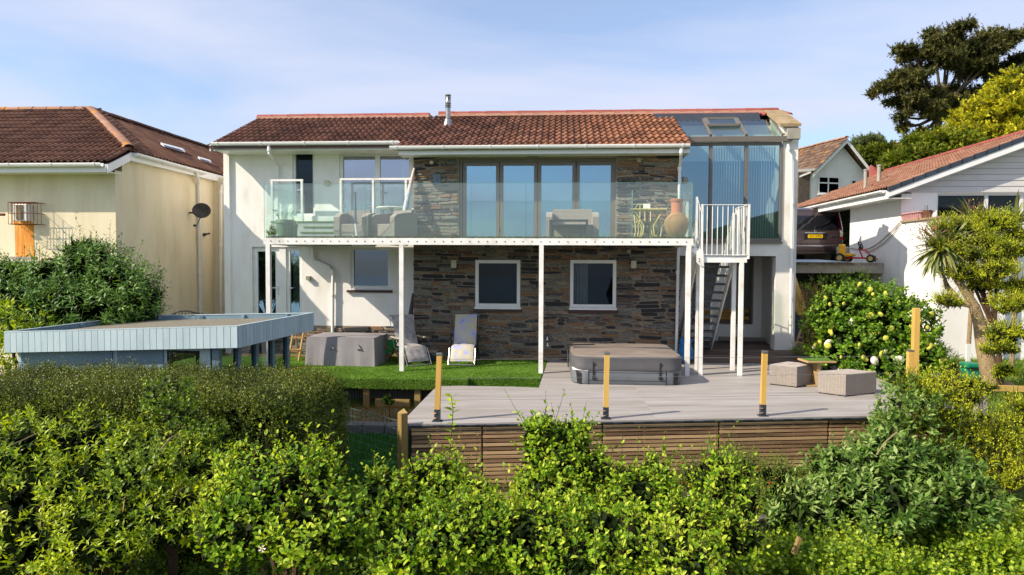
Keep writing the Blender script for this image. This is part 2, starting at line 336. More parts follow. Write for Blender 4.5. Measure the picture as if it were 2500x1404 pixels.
mb.f = [(i*ny_+j, (i+1)*ny_+j, (i+1)*ny_+j+1, i*ny_+j+1) for i in range(nx_-1) for j in range(ny_-1)]
mb.build('ground', GROUND, None, smooth=True, kind='structure')
SEA = M('sea_water', [hx('1f4d63'), hx('2a5d74')], .12, .05, .3, .4, world=True)
MB().add([(-2600, -2800, -58), (2600, -2800, -58), (2600, -340, -58), (-2600, -340, -58)], [(0, 1, 2, 3)]).build('sea', SEA, None, kind='structure')
# headland behind the camera, seen only as a reflection in the glazing
HEAD = M('headland_grass', [hx('1d2a14'), hx('2d3d1c'), hx('3b4a26')], .95, .02, world=True)
mb = MB(); n = 40; top = []; 
for i in range(n+1):
    t = i/n; x = 90+700*t; hgt = 15+45*math.sin(min(1, t*3)*math.pi/2)+5*math.sin(t*9)
    top.append((x, -620-60*math.sin(t*3), hgt))
for i, p in enumerate(top): mb.v += [(p[0], p[1]+170, -58), (p[0], p[1]+70, p[2]*.55-20), p, (p[0], p[1]-400, p[2]*.8), (p[0], p[1]-700, -58)]
mb.f = [(i*5+j, (i+1)*5+j, (i+1)*5+j+1, i*5+j+1) for i in range(n) for j in range(4)]
mb.build('headland', HEAD, None, smooth=True, kind='structure')
# far hedge/tree line behind camera right also reflects dark; not built
# ================================================================= MAIN HOUSE
YS, YL, YC = 1.95, 2.45, 3.0
WHOLE = thing('house', 'white rendered house with slate stone bay, brown tiled roof and large grey framed doors', 'house', (-1.3, 4.2, 0))
XL = WY(551, 600, YL).x; XSL = WY(1010, 600, YS).x; XSR = WY(1657, 600, YS).x; XR = WY(1945, 600, YC).x
eR = WY(1685, 352, 1.50); eL = WY(519, 350, 1.95)
YRIDGE = 4.55; ZRIDGE = SX(1635, 279, eR.x).z*1.0
rp_ = SX(1635, 279, eR.x); YRIDGE, ZRIDGE = rp_.y, rp_.z
SLOPE = (ZRIDGE-eR.z)/(YRIDGE-eR.y)
def zroof(y): return ZRIDGE-SLOPE*(YRIDGE-y)
XRL = eL.x; XRR = eR.x; XRC = WY(1930, 340, YC).x
YBK = 2*YRIDGE-1.6
def rect(x0, x1, y0, y1, Y):   # pixel rect on a plane -> (X0,X1,Z0,Z1), y0 above y1
    a = WY(x0, (y0+y1)/2, Y); b = WY(x1, (y0+y1)/2, Y); m = (x0+x1)/2
    return (a.x, b.x, WY(m, y1, Y).z, WY(m, y0, Y).z)
h_narrow = rect(714, 768, 366, 527, YL); h_patio = rect(828, 1006, 372, 530, YL)
h_door = rect(616, 738, 603, 790, YL); h_lwin = rect(856, 953, 603, 705, YL)
zf = 2.72
Zs = zroof(YL)-.22
mb = MB().wall(XL, XSL+.05, WY(800, 795, YL).z, Zs, [h_narrow, h_patio, h_door, h_lwin], YL, YL+.25)
mb.box(XL, XL+.14, YL-.07, YL, -.4, Zs-.02)
mb.build('wall', WHITE, WHOLE)
# side and back walls, gable
mb = MB(); mb.prism([(XL, YL+.25, -.6), (XL, YBK, -.6), (XL, YBK, zroof(YL)-.2), (XL, YRIDGE, ZRIDGE-.2), (XL, YL+.25, zroof(YL)-.1)], (.2, 0, 0))
mb.box(XL+.2, XR, YBK-.2, YBK, -.6, zroof(YL)-.3)
mb.build('wall', WHITE, WHOLE)
# plinth of stone on the left
Zp = WY(800, 795, YL).z
mb = MB().wall(XL, XSL, -.6, Zp, [(h_door[0], h_door[1], h_door[2], Zp+.1)], YL-.0, YL+.25)
plinth = mb.build('stone_plinth', MORTAR, WHOLE)
# stone bay
h_bif = rect(1120, 1504, 386, 590, YS); h_bif = (h_bif[0], h_bif[1], zf, h_bif[3])
h_w1 = rect(1161, 1270, 635, 749, YS); h_w2 = rect(1392, 1504, 635, 751, YS)
Zst = zroof(YS)-.28
mb = MB().wall(XSL, XSR, -.3, Zst, [h_bif, h_w1, h_w2], YS, YS+.35)
mb.wall(YS+.35, YC+.1, -.3, Zst, [], XSR-.25, XSR, axis='y')
mb.box(XSL, XSL+.2, YS+.35, YL+.1, -.3, Zst)
bay = mb.build('stone_wall', MORTAR, WHOLE)
def stone_poly(x0, x1, z0, z1, r):
    w, h = x1-x0, z1-z0; c = [min(w*.25, .05)*r.uniform(.1, 1.3) for _ in range(4)]; e = [h*r.uniform(.1, .45) for _ in range(4)]
    sk = r.uniform(-.25, .25)*h
    p = [(x0+c[0], z0+r.uniform(0, .1)*h), ((x0+x1)/2+r.uniform(-.2, .2)*w, z0-r.uniform(-.06, .05)*h), (x1-c[1], z0+r.uniform(0, .1)*h), (x1+sk*.3, z0+e[1]), (x1-c[2], z1-r.uniform(0, .12)*h), (x0+c[3], z1-r.uniform(0, .12)*h), (x0+sk*.3, z1-e[3])]
    return p
def rubble(parent, axis, A0, A1, Z0, Z1, holes, plane, seed, sgn=-1, limit=300, hr=(.042, .10), wr=(.14, .58)):
    r = random.Random(seed); z = Z0; items = []
    ph = r.uniform(0, 9)
    def warp(a, zz):
        return zz+.022*math.sin(a*1.7+ph+zz*1.3)+.012*math.sin(a*4.3+zz*3)
    while z < Z1-.03:
        h = min(r.uniform(*hr), Z1-z)
        if Z1-z-h < .04: h = Z1-z
        iv = [(A0, A1)]
        for (a, b, c, d) in holes:
            if z+h*.75 > c and z+h*.25 < d:
                niv = []
                for (p, q) in iv:
                    if b <= p or a >= q: niv.append((p, q))
                    else:
                        if a-p > .04: niv.append((p, a-.006))
                        if q-b > .04: niv.append((b+.006, q))
                iv = niv
        for (p, q) in iv:
            x = p
            while x < q-.02:
                wd = r.uniform(*wr)*(.7+h*4)
                if q-x-wd < .12: wd = q-x
                wd = min(wd, q-x); g = r.uniform(.003, .008)
                if wd > .3 and h > .1 and r.random() < .35:
                    m_ = r.uniform(.35, .65)*h
                    items.append((x+g, x+wd-g, z+g*.8, z+m_-g*.6)); items.append((x+g, x+wd-g, z+m_+g*.6, z+h-g*.8))
                else: items.append((x+g, x+wd-g, z+g*.8, z+h-g*.8))
                x += wd
        z += h
    out_ = []
    for (x0, x1, z0, z1) in items:
        if z1-z0 < .015 or x1-x0 < .03: continue
        p = [(a, warp(a, b)) for a, b in stone_poly(x0, x1, z0, z1, r)]
        cx, cz = sum(a for a, b in p)/7, sum(b for a, b in p)/7
        dp = r.uniform(.008, .046); tl = r.uniform(-.3, .3)*dp
        vs = []
        for (a, b) in p: vs.append((a, 0.0, b))
        for (a, b) in p: vs.append((cx+(a-cx)*.985, sgn*(dp*.75), cz+(b-cz)*.93))
        for (a, b) in p: vs.append((cx+(a-cx)*.95, sgn*(dp+tl*(a-cx)/(x1-x0)*2), cz+(b-cz)*.75))
        f = [tuple((i, (i+1) % 7, 7+(i+1) % 7, 7+i)) for i in range(7)]+[tuple((7+i, 7+(i+1) % 7, 14+(i+1) % 7, 14+i)) for i in range(7)]+[tuple(range(14, 21))]
        if sgn > 0: f = [t[::-1] for t in f]
        c = Vector((cx, plane, cz)); loc = [(v[0]-cx, v[1], v[2]-cz) for v in vs]
        if axis == 'y': c = Vector((plane, cx, cz)); loc = [(v[1], v[0], v[2]) for v in loc]; f = [t[::-1] for t in f]
        out_.append((c, loc, f, (x1-x0)*(z1-z0)))
    out_.sort(key=lambda t: -t[3])
    rest = MB()
    for i, (c, loc, f, ar) in enumerate(out_):
        if i < limit:
            me = bpy.data.meshes.new('stone'); me.from_pydata(loc, [], f); me.materials.append(STONE); link('stone', me, parent, off=c)
        else: rest.add([(c.x+v[0], c.y+v[1], c.z+v[2]) for v in loc], f)
    if rest.v: rest.build('small_stones', STONE, parent, kind='stuff')
sills = [(h_w1[0]-.06, h_w1[1]+.06, h_w1[2]-.1, h_w1[2]), (h_w2[0]-.06, h_w2[1]+.06, h_w2[2]-.1, h_w2[2])]
rubble(bay, 'x', XSL-.02, XSR, -.02, Zst, [h_bif, h_w1, h_w2]+sills, YS, 5, limit=300)
rubble(plinth, 'x', XL, XSL-.03, -.5, Zp-.01, [(h_door[0], h_door[1], h_door[2], Zp+.1)], YL, 6, limit=60)
mbc = MB(); 
# quoin edge on bay right side
side = MB().box(XSR-.001, XSR+.004, YS+.02, YC, 0, Zst).build('stone_wall', MORTAR, WHOLE)
rubble(side, 'y', YS, YC-.02, 0, Zst, [], XSR+.004, 8, sgn=1, limit=40)
# windows
GLASSLOW = glassmat('lower_window_glass', tint=(.5, .55, .58, 1), refl=.14, rcol=(.55, .7, .85, 1))
def window(parent, r, Y, fm, gm, fw=.07, dep=.09, cols=(), rows=(), name='window', sill=None, bars=.05):
    x0, x1, z0, z1 = r; mb = MB(); y0, y1 = Y-dep/2, Y+dep/2
    mb.box(x0, x1, y0, y1, z1-fw, z1).box(x0, x1, y0, y1, z0, z0+fw).box(x0, x0+fw, y0, y1, z0+fw, z1-fw).box(x1-fw, x1, y0, y1, z0+fw, z1-fw)
    # inner bead
    bx0, bx1, bz0, bz1 = x0+fw, x1-fw, z0+fw, z1-fw
    cs = [bx0]+[x0+(x1-x0)*c for c in cols]+[bx1]; rs = [bz0]+[z0+(z1-z0)*c for c in rows]+[bz1]
    for c in cs[1:-1]: mb.box(c-bars/2, c+bars/2, y0+.01, y1-.002, bz0, bz1)
    for c in rs[1:-1]: mb.box(bx0, bx1, y0+.012, y1-.004, c-bars/2, c+bars/2)
    o = mb.build(name, fm, parent)
    for i in range(len(cs)-1):
        for j in range(len(rs)-1):
            a, b = cs[i]+(bars/2 if i else 0), cs[i+1]-(bars/2 if i < len(cs)-2 else 0); c, d = rs[j]+(bars/2 if j else 0), rs[j+1]-(bars/2 if j < len(rs)-2 else 0)
            MB().box(a, b, Y-.004, Y+.004, c, d).build('pane', gm, o)
    if sill: MB().box(x0-sill[0], x1+sill[0], y0-sill[1], y1, z0-sill[2], z0-.002).build('sill', sill[3], o)
    return o
SILLB = M('dark_brown_sill', [hx('3a2622'), hx('4a322b')], .5, 5)
window(WHOLE, h_w1, YS+.02, UPVC, GLASSDARK, .075, .12, sill=(.02, .05, .05, UPVC)); window(WHOLE, h_w2, YS+.02, UPVC, GLASSDARK, .075, .12, sill=(.02, .05, .05, UPVC))
for h in (h_w1, h_w2): MB().box(h[0]-.05, h[1]+.05, YS-.05, YS+.1, h[2]-.13, h[2]-.055).build('sill', SILLB, WHOLE)
window(WHOLE, h_lwin, YL+.08, UPVC, GLASSLOW, .07, .1, sill=(0, .05, .03, UPVC)); MB().box(h_lwin[0]-.08, h_lwin[1]+.05, YL-.07, YL+.06, h_lwin[2]-.09, h_lwin[2]-.035).build('sill', SILLB, WHOLE)
window(WHOLE, h_narrow, YL+.1, UPVC, GLASSDARK, .06, .1)
pd = window(WHOLE, h_patio, YL+.1, UPVC, GLASSGREY, .08, .1, cols=(.52,), bars=.12, name='patio_door')
# lower french doors: left leaf and right leaf
hd = h_door; xm = WY(681, 700, YL).x; xm2 = WY(697, 700, YL).x
MB().box(xm, xm2, YL+.03, YL+.15, hd[2], hd[3]).box(hd[0], hd[1], YL+.03, YL+.15, hd[3], hd[3]+.04).build('door_frame', UPVC, WHOLE)
d1 = window(WHOLE, (hd[0], xm, hd[2], hd[3]), YL+.1, UPVC, GLASSWIN, .11, .07, name='door'); d2 = window(WHOLE, (xm2, hd[1], hd[2], hd[3]), YL+.1, UPVC, GLASSWIN, .09, .07, name='door')
for d_, xx, s_ in ((d1, xm-.06, -1), (d2, xm2+.05, 1)):
    zh = WY(690, 706, YL).z; MB().box(xx-.018, xx+.018, YL+.04, YL+.065, zh-.12, zh+.08).bar((xx, YL+.03, zh+.03), (xx+s_*.12, YL+.03, zh+.03), .02, .02).build('handle', UPVC, d_)
for zz in (630, 680, 755): MB().tube([(hd[0]+.03, YL+.05, WY(625, zz, YL).z-.04), (hd[0]+.03, YL+.05, WY(625, zz, YL).z+.04)], .014, 8).build('hinge', UPVC, d1)
# bifold doors
bx0, bx1, bz0, bz1 = h_bif; mb = MB().box(bx0, bx1, YS+.08, YS+.2, bz1-.07, bz1).box(bx0, bx0+.07, YS+.08, YS+.2, bz0, bz1-.07).box(bx1-.05, bx1, YS+.08, YS+.2, bz0, bz1-.07).box(bx0, bx1, YS+.08, YS+.2, bz0-.03, bz0+.04)
bif = mb.build('door_frame', FRAMEG, WHOLE)
lv = [WY(x, 480, YS+.12).x for x in (1130, 1220, 1312.5, 1406, 1500)]
for i in range(4):
    dd = window(WHOLE, (lv[i]+.008, lv[i+1]-.008, bz0+.045, bz1-.075), YS+.13, FRAMEG, GLASSWIN, .078, .07, name='door')
    if i in (1, 3):
        for zz in (3.0, 3.8, 4.5): MB().tube([(lv[i]+0.0, YS+.09, zz-.05), (lv[i], YS+.09, zz+.05)], .012, 6).build('hinge', DARKG, dd)
# rooms behind the glazing
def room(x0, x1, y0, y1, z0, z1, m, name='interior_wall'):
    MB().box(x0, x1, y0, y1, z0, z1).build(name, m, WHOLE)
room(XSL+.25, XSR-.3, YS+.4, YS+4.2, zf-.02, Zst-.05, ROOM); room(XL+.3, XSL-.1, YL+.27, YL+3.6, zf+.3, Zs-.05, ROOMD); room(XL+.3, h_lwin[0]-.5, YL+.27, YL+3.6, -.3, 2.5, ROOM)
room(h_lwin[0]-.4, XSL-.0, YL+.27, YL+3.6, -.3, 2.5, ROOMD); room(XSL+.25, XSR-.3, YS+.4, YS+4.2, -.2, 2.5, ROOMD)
def curtain(xa, xb, za, zb, Y, waves=5, amp=.03, lean=0.0):
    mb = MB(); n = waves*6
    for i in range(n+1):
        t = i/n; x = xa+(xb-xa)*t; mb.v += [(x+lean, Y+amp*math.sin(t*waves*2*math.pi), za), (x, Y+amp*math.sin(t*waves*2*math.pi), zb)]
    mb.f = [(2*i, 2*i+2, 2*i+3, 2*i+1) for i in range(n)]
    return mb
CC = [(h_w2[0]+.1, h_w2[0]+.42, h_w2[2]+.05, h_w2[3], YS+.3, 0), (h_patio[0]+.1, h_patio[0]+.35, h_patio[2]+.1, h_patio[3], YL+.22, -.12), (h_patio[1]-.35, h_patio[1]-.1, h_patio[2]+.1, h_patio[3], YL+.22, .12), (xm2+.1, xm2+.3, hd[2]+.1, hd[3], YL+.22, .0), (XSL+.95, XSL+1.1, 0, .01, 2.5, 0)]
for c in CC[:4]: curtain(c[0], c[1], c[2], c[3], c[4], 4, .02, c[5]).build('curtain', CURTAIN, WHOLE, smooth=True)
# a pale dining chair and table glimpsed inside the bifold doors
cx_ = WY(1480, 560, YS+.6).x
inn = MB().box(cx_-.35, cx_+.1, YS+.5, YS+1.0, 3.2, 3.24)
for a in (-.33, .06): inn.bar((cx_+a, YS+.55, zf), (cx_+a+.02, YS+.55, 3.2), .035, .035).bar((cx_+a, YS+.95, zf), (cx_+a, YS+.95, 3.2), .035, .035)
inn.build('indoor_table', UPVC, WHOLE)
# eaves: fascia, soffit, gutters
def gutter(parent, x0, x1, y, z, name='gutter'):
    mb = MB(); pr = [(-.06, .0), (-.062, -.02), (-.05, -.055), (-.02, -.078), (.02, -.078), (.05, -.055), (.06, 0), (.052, 0), (.044, -.05), (.018, -.07), (-.018, -.07), (-.044, -.05), (-.052, 0)]
    k = len(pr)
    for x in (x0, x1): mb.v += [(x, y+a, z+b) for a, b in pr]
    mb.f = [(i, (i+1) % k, k+(i+1) % k, k+i) for i in range(k)]+[tuple(range(k))[::-1], tuple(range(k, 2*k))]
    g = mb.build(name, UPVC, parent)
    n = max(1, int((x1-x0)/.95))
    for i in range(n+1):
        x = x0+.15+(x1-x0-.3)*i/n
        b = MB(); pr2 = [(-.068, .006), (-.07, -.02), (-.056, -.062), (-.022, -.086), (.022, -.086), (.056, -.062), (.06, 0)]
        for xx in (x-.02, x+.02): b.v += [(xx, y+a, z+c) for a, c in pr2]
        b.f = [(i_, i_+1, 7+i_+1, 7+i_) for i_ in range(6)]+[tuple(range(7))[::-1], tuple(range(7, 14))]
        b.build('bracket', UPVC, g)
    return g
XE = WY(972, 352, 1.9).x   # end of the left eave
zgL = WY(700, 346.5, 1.9).z; zgR = WY(1300, 353.5, 1.44).z
gutter(WHOLE, WY(517, 348, 1.72).x, WY(975, 350, 1.72).x, 1.72, WY(745, 346.5, 1.72).z)
gutter(WHOLE, WY(952, 357, 1.42).x, WY(1684, 352, 1.42).x, 1.42, WY(1310, 354.5, 1.42).z)
zl0 = WY(745, 367, 1.8).z; zl1 = WY(745, 354, 1.8).z; xl0 = WY(522, 360, 1.8).x; xl1 = WY(975, 360, 1.8).x
MB().box(xl0, xl1, 1.79, 1.83, zl0, zl1).build('fascia', UPVC, WHOLE)
MB().box(xl0+.02, xl1+.3, 1.83, YL, zl0+.005, zl0+.02).build('soffit', UPVC, WHOLE)
zr0 = WY(1310, 376, 1.5).z; zr1 = WY(1310, 364, 1.5).z; xr0 = WY(973, 366, 1.5).x; xr1 = WY(1684, 362, 1.5).x
MB().box(xr0, xr1, 1.49, 1.53, zr0, zr1).build('fascia', UPVC, WHOLE)
so_ = MB(); nb = 44
for i in range(nb):
    a = xr0+.02+(xr1-xr0-.04)*i/nb; b = xr0+.02+(xr1-xr0-.04)*(i+1)/nb; so_.box(a+.004, b-.004, 1.53, YS+.02, zr0+.01, zr0+.022)
so_.box(xr0, xr1, 1.53, YS+.02, zr0+.022, zr0+.03); so_.prism([(xr0, 1.53, zr0), (xr0, YS+.4, zr0), (xr0, YS+.4, zr0+.45), (xr0, 1.53, zr0+.15)], (.02, 0, 0)); so_.prism([(xr1-.02, 1.53, zr0), (xr1-.02, YS+1, zr0), (xr1-.02, YS+1, zr0+.6), (xr1-.02, 1.53, zr0+.15)], (.02, 0, 0))
so_.build('soffit', UPVC, WHOLE)
# ---------------------------------------------------------------- tiled roofs
def tile_mesh(name, mat, w=.30, L=.40, th=.022, rolls=2, seg=6, hgt=.042):
    n = rolls*seg; pr = []
    for i in range(n+1):
        t = (i/seg) % 1.0 if i < n else 1.0; c = max(0.0, math.sin(math.pi*min(1, max(0, (t-.35)/.65)))) if i < n else 0.0
        pr.append((-w/2+w*i/n, hgt*c**.8 if c > 0 else 0.0))
    mb = MB()
    for (x, z) in pr: mb.v += [(x, 0, z+.020), (x, L, z), (x, 0, z+.020-th)]
    for i in range(n):
        a, b = i*3, (i+1)*3; mb.f += [(a, b, b+1, a+1), (a+2, b+2, b, a)]
    mb.f += [(0, 1, 2), (n*3+2, n*3+1, n*3)]
    me = mb.mesh(name, mat, smooth=False); return me, mb
def roof_field(parent, o, u, v, inside, ulen, vlen, mat, limit=300, w=.30, gauge=.33, name='roof_tile', jit=1.0, u0=0.0):
    """o eave corner, u along eave, v up slope; both unit vectors"""
    o, u, v = Vector(o), Vector(u).normalized(), Vector(v).normalized(); nn = u.cross(v).normalized()
    me, mb = tile_mesh(name, mat, w); its = []
    R = Matrix((u, v, nn)).transposed()
    for j in range(int(math.ceil(vlen/gauge))):
        for i in range(int(math.ceil((ulen-u0)/w))):
            a, b = u0+(i+.5)*w, j*gauge
            if inside(a, b+gauge*.4): its.append((a, b))
    its2 = []
    for (a, b) in its:
        p = o+u*a+v*b+nn*(.004*rnd.random()*jit); its2.append((p, (p-Vector(CAM)).length))
    its2.sort(key=lambda t: t[1]); rest = MB()
    for k, (p, _) in enumerate(its2):
        rz_ = rnd.uniform(-.012, .012)*jit; Rm = R @ Matrix.Rotation(rz_, 3, 'Z') @ Matrix.Rotation(-.05+rnd.uniform(-.012, .012)*jit, 3, 'X')
        if k < limit:
            t = link(name, me, parent); t.matrix_local = Matrix.Translation(p-WL[parent.name]) @ Rm.to_4x4()
        else: rest.add([p+Rm @ Vector(q) for q in mb.v], mb.f)
    if rest.v: rest.build('roof_tiles_beyond', mat, parent, kind='stuff')
def ridge_run(parent, p0, p1, mat, L=.42, r=.13, mort=None, name='ridge_tile', flat=.75, limit=80):
    p0, p1 = Vector(p0), Vector(p1); d = p1-p0; n = max(1, int(round(d.length/L))); dl = d.length/n; d.normalize()
    a = d.cross(Vector((0, 0, 1))).normalized(); b = a.cross(d).normalized()
    mb = MB(); seg = 7; 
    for x, rr in ((0, r), (dl*.955, r*.96)):
        for k in range(seg+1):
            t = math.pi*k/seg; mb.v.append((x, math.cos(t)*rr, math.sin(t)*rr*flat))
    for x, rr in ((0, r*.88), (dl*.955, r*.84)):
        for k in range(seg+1):
            t = math.pi*k/seg; mb.v.append((x, math.cos(t)*rr, math.sin(t)*rr*flat))
    s = seg+1
    for k in range(seg): mb.f += [(k, k+1, s+k+1, s+k), (2*s+k+1, 2*s+k, 3*s+k, 3*s+k+1), (k+1, k, 2*s+k, 2*s+k+1), (s+k, s+k+1, 3*s+k+1, 3*s+k)]
    me = mb.mesh(name, mat, smooth=False)
    R = Matrix((d, a, b)).transposed()
    for i in range(n):
        t = link(name, me, parent); q = p0+d*dl*i+Vector((0, 0, rnd.uniform(-.004, .006)))
        t.matrix_local = Matrix.Translation(q-WL[parent.name]) @ (R @ Matrix.Rotation(rnd.uniform(-.01, .01), 3, 'Y')).to_4x4()
    if mort:
        m2 = MB(); m2.bar(p0-Vector((0, 0, .015)), p1-Vector((0, 0, .015)), r*1.95, .07); m2.tube([p0-Vector((0, 0, .004)), p1-Vector((0, 0, .004))], r*.72, 10); m2.build('mortar_bed', mort, parent)
UV = Vector((0, 1, SLOPE)).normalized(); off = .04
ytL, ytR = 1.70, 1.40
zdeck = MB()   # roof deck under tiles (front slope in two depths) + back slope
zdeck.prism([(XRL+.05, ytL+.08, zroof(ytL+.08)-.05), (XRL+.05, YRIDGE, ZRIDGE-.05), (XRR-.03, YRIDGE, ZRIDGE-.05), (XRR-.03, ytL+.08, zroof(ytL+.08)-.05)], (0, 0, -.05))
zdeck.prism([(xr0+.05, ytR+.1, zroof(ytR+.1)-.051), (xr0+.05, ytL+.075, zroof(ytL+.075)-.051), (XRR-.03, ytL+.075, zroof(ytL+.075)-.051), (XRR-.03, ytR+.1, zroof(ytR+.1)-.051)], (0, 0, -.05))
zdeck.prism([(XRL+.05, YRIDGE+.001, ZRIDGE-.05), (XRL+.05, YBK+.3, zroof(1.3)-.05), (XRC, YBK+.3, zroof(1.3)-.05), (XRC, YRIDGE+.001, ZRIDGE-.05)], (0, 0, -.05))
roof = zdeck.build('roof', TILE_MAIN, WHOLE)
L0 = (YRIDGE-ytR)*math.sqrt(1+SLOPE**2)
xe_r = WY(962, 357, ytR).x-XRL
yoff = (ytL-ytR)*math.sqrt(1+SLOPE**2)
roof_field(roof, (XRL, ytR, zroof(ytR)+off-.04), (1, 0, 0), UV, lambda a, b: (b < L0-.1) and a < XRR-XRL and (a > xe_r or b > yoff-.1), XRR-XRL, L0, TILE_MAIN, limit=300)
ridge_run(roof, (XRL+.02, YRIDGE, ZRIDGE+.01), (WY(1050, 280, YRIDGE).x, YRIDGE, ZRIDGE+.01), RIDGE_RED, .43, .13, RMORT)
ridge_run(roof, (WY(1072, 280, YRIDGE).x, YRIDGE, ZRIDGE+.035), (WY(1900, 272, YRIDGE).x, YRIDGE, ZRIDGE+.035), RIDGE_RED, .43, .13, RMORT)
MB().box(XRL+.03, xe_r+XRL, ytL+.015, ytL+.035, zroof(ytL)-.07, zroof(ytL)-.005).box(xe_r+XRL, XRR-.02, ytR+.015, ytR+.035, zroof(ytR)-.06, zroof(ytR)-.005).build('eaves_filler', SILLB, roof)
# verge boards
MB().prism([(XRL+.0, ytL+.1, zroof(ytL+.1)-.16), (XRL, YRIDGE, ZRIDGE-.16), (XRL, YRIDGE, ZRIDGE-.03), (XRL, ytL+.1, zroof(ytL+.1)-.03)], (.03, 0, 0)).build('bargeboard', UPVC, WHOLE)
# row of red tiles above the glazed roof
xa_, xb_ = XRR-.3, WY(1898, 275, YRIDGE).x
vv = Vector((0, 1, SLOPE)).normalized()
roof_field(roof, Vector((xa_, YRIDGE, ZRIDGE+.03))-vv*.42, (1, 0, 0), vv, lambda a, b: b < .2, xb_-xa_, .3, RIDGE_RED, limit=40, gauge=.33)
# ---------------------------------------------------------------- chimney flue
c = SX(1094, 300, WY(1094, 300, 3.2).x); fl = thing('flue', 'tall stainless steel stove flue rising from the brown tiled roof by the ridge', 'chimney', (0, 0, 0))
fy = 3.55; fx = WY(1094, 300, fy).x; fz = lambda y: WY(1094, y, fy).z
STEEL = M('stainless_steel', [hx('8d8b88'), hx('b5b2ad')], .3, 4, metal=.9, stretch=(1, 1, 3))
WL[fl.name] = Vector((fx, fy, fz(312))); fl.location = (fx, fy, fz(312))
MB().lathe((fx, fy, 0), [(.15, fz(316)), (.145, fz(310)), (.085, fz(292)), (.08, fz(291))], 20).build('flashing_cone', STEEL, fl, smooth=True)
MB().lathe((fx, fy, 0), [(.062, fz(293)), (.062, fz(272)), (.06, fz(256)), (.072, fz(253)), (.072, fz(246)), (.06, fz(244)), (.06, fz(240)), (.05, fz(238)), (.05, fz(236))], 20).build('pipe', STEEL, fl, smooth=True)
for yy in (290, 262, 258, 254): MB().lathe((fx, fy, fz(yy)), [(.068, -.008), (.078, 0), (.068, .008)], 20).build('clamp_ring', DARKG, fl)
for yy in (242, 238.5, 235): MB().lathe((fx, fy, fz(yy)), [(.055, -.006), (.078, 0), (.055, .006)], 20).build('cowl_ring', STEEL, fl)
MB().lathe((fx, fy, fz(232.5)), [(.08, -.004), (.07, .012), (.01, .02)], 20).build('cap', STEEL, fl)
# downpipes
def pipe(parent, pts, r=.034, name='downpipe', m=UPVC, clips=()):
    o = MB().tube(pts, r, 10).build(name, m, parent, smooth=True)
    for (p, h) in clips: MB().lathe(p, [(r*1.05, -h), (r*1.3, -h), (r*1.3, h), (r*1.05, h)], 10).build('pipe_collar', m, o)
    return o
P = WY
pipe(WHOLE, [P(656, 352, 1.73), P(657, 374, 1.73), P(676, 399, 2.36), P(679, 404, 2.38), P(679, 580, 2.38)], clips=[(P(657, 364, 1.73), .05)])
pipe(WHOLE, [P(764, 600, 2.38), P(765, 632, 2.38), P(776, 637, 2.38), P(806, 652, 2.38), P(813, 662, 2.38), P(812, 815, 2.38)], .04, clips=[(P(813, 664, 2.38), .05), (P(812, 720, 2.38), .03)])
pipe(WHOLE, [P(1663, 360, 1.44), P(1663, 374, 1.44), P(1661, 402, 1.82), P(1659, 408, 1.86), P(1657, 580, 1.86)], clips=[(P(1663, 368, 1.44), .05), (P(1659, 412, 1.86), .04)])
pipe(WHOLE, [P(1656, 606, 1.86), P(1651, 872, 1.86)], clips=[(P(1654, 664, 1.86), .03)])
# wall lights, sensor boxes
LMP = M('cream_lamp_glass', [hx('b7b39c'), hx('c8c4ae')], .4, 4)
for (x, y, Y) in ((1108, 645, YS), (1546, 646, YS)):
    r = rect(x-6, x+7, y-10, y+9, YS-.06); lm = MB().cbox(r[0], r[1], YS-.14, YS-.03, r[2], r[3], .01).build('wall_lamp', LMP, WHOLE); MB().box(r[0]+.005, r[1]-.005, YS-.13, YS-.03, r[2]-.06, r[2]-.002).build('lamp_base', DARKG, lm)
for (x, y, Y, s) in ((798, 447, YL, 6), (1535, 614, YS, 5), (1560, 391, YS, 5), (1054, 397, YS, 4), (753, 679, YL, 5)):
    r = rect(x-s, x+s, y-s, y+s, Y-.05); MB().cbox(r[0], r[1], Y-.1, Y-.0, r[2], r[3], .008).build('security_light', LMP if s != 5 else GREYCON, WHOLE)
# ================================================================= CONSERVATORY END
XC0 = XSR+.02; XCP0 = WY(1907, 480, YC).x; zc_s = WY(1800, 589, YC).z; zc_t = WY(1800, 347, YC).z; z_ap = WY(1850, 625, YC).z
XPI = WY(1893, 750, YC).x
# glazing frame
GLASSCON = glassmat('conservatory_glass', tint=(.66, .74, .76, 1), refl=.30, rcol=(.45, .70, .85, 1))
xs_ = [WY(x, 460, YC).x for x in (1672, 1735, 1822, 1906)]
mb = MB().box(XC0, XCP0, YC, YC+.1, zc_t-.07, zc_t).box(XC0, XCP0, YC, YC+.1, zc_s, zc_s+.07)
gf = mb.build('glazing_frame', FRAMEG, WHOLE)
for k, x in enumerate((1735, 1822)):
    xx = WY(x, 460, YC).x; MB().box(xx-.035, xx+.035, YC-.01, YC+.11, zc_s+.07, zc_t-.07).build('mullion', FRAMEG, gf)
MB().box(XCP0-.03, XCP0+.03, YC-.008, YC+.1, zc_s+.07, zc_t-.07).build('mullion', FRAMEG, gf)
e_ = [XC0, WY(1735, 460, YC).x, WY(1822, 460, YC).x, XCP0]
for i in range(3): MB().box(e_[i]+.036, e_[i+1]-.036, YC+.045, YC+.055, zc_s+.072, zc_t-.072).build('pane', GLASSCON, gf)
for i, (a, b) in enumerate(((e_[1]+.08, e_[2]-.08), (e_[2]+.08, e_[3]-.08))):
    for k in range(11): xx = a+(b-a)*(k+.5)/11; MB().bar((xx, YC+.2, zc_s+.1), (xx, YC+.2, zc_t-.1), .018, .10, up=(.35, 1, 0)).build('blind_slat', BLIND, gf)
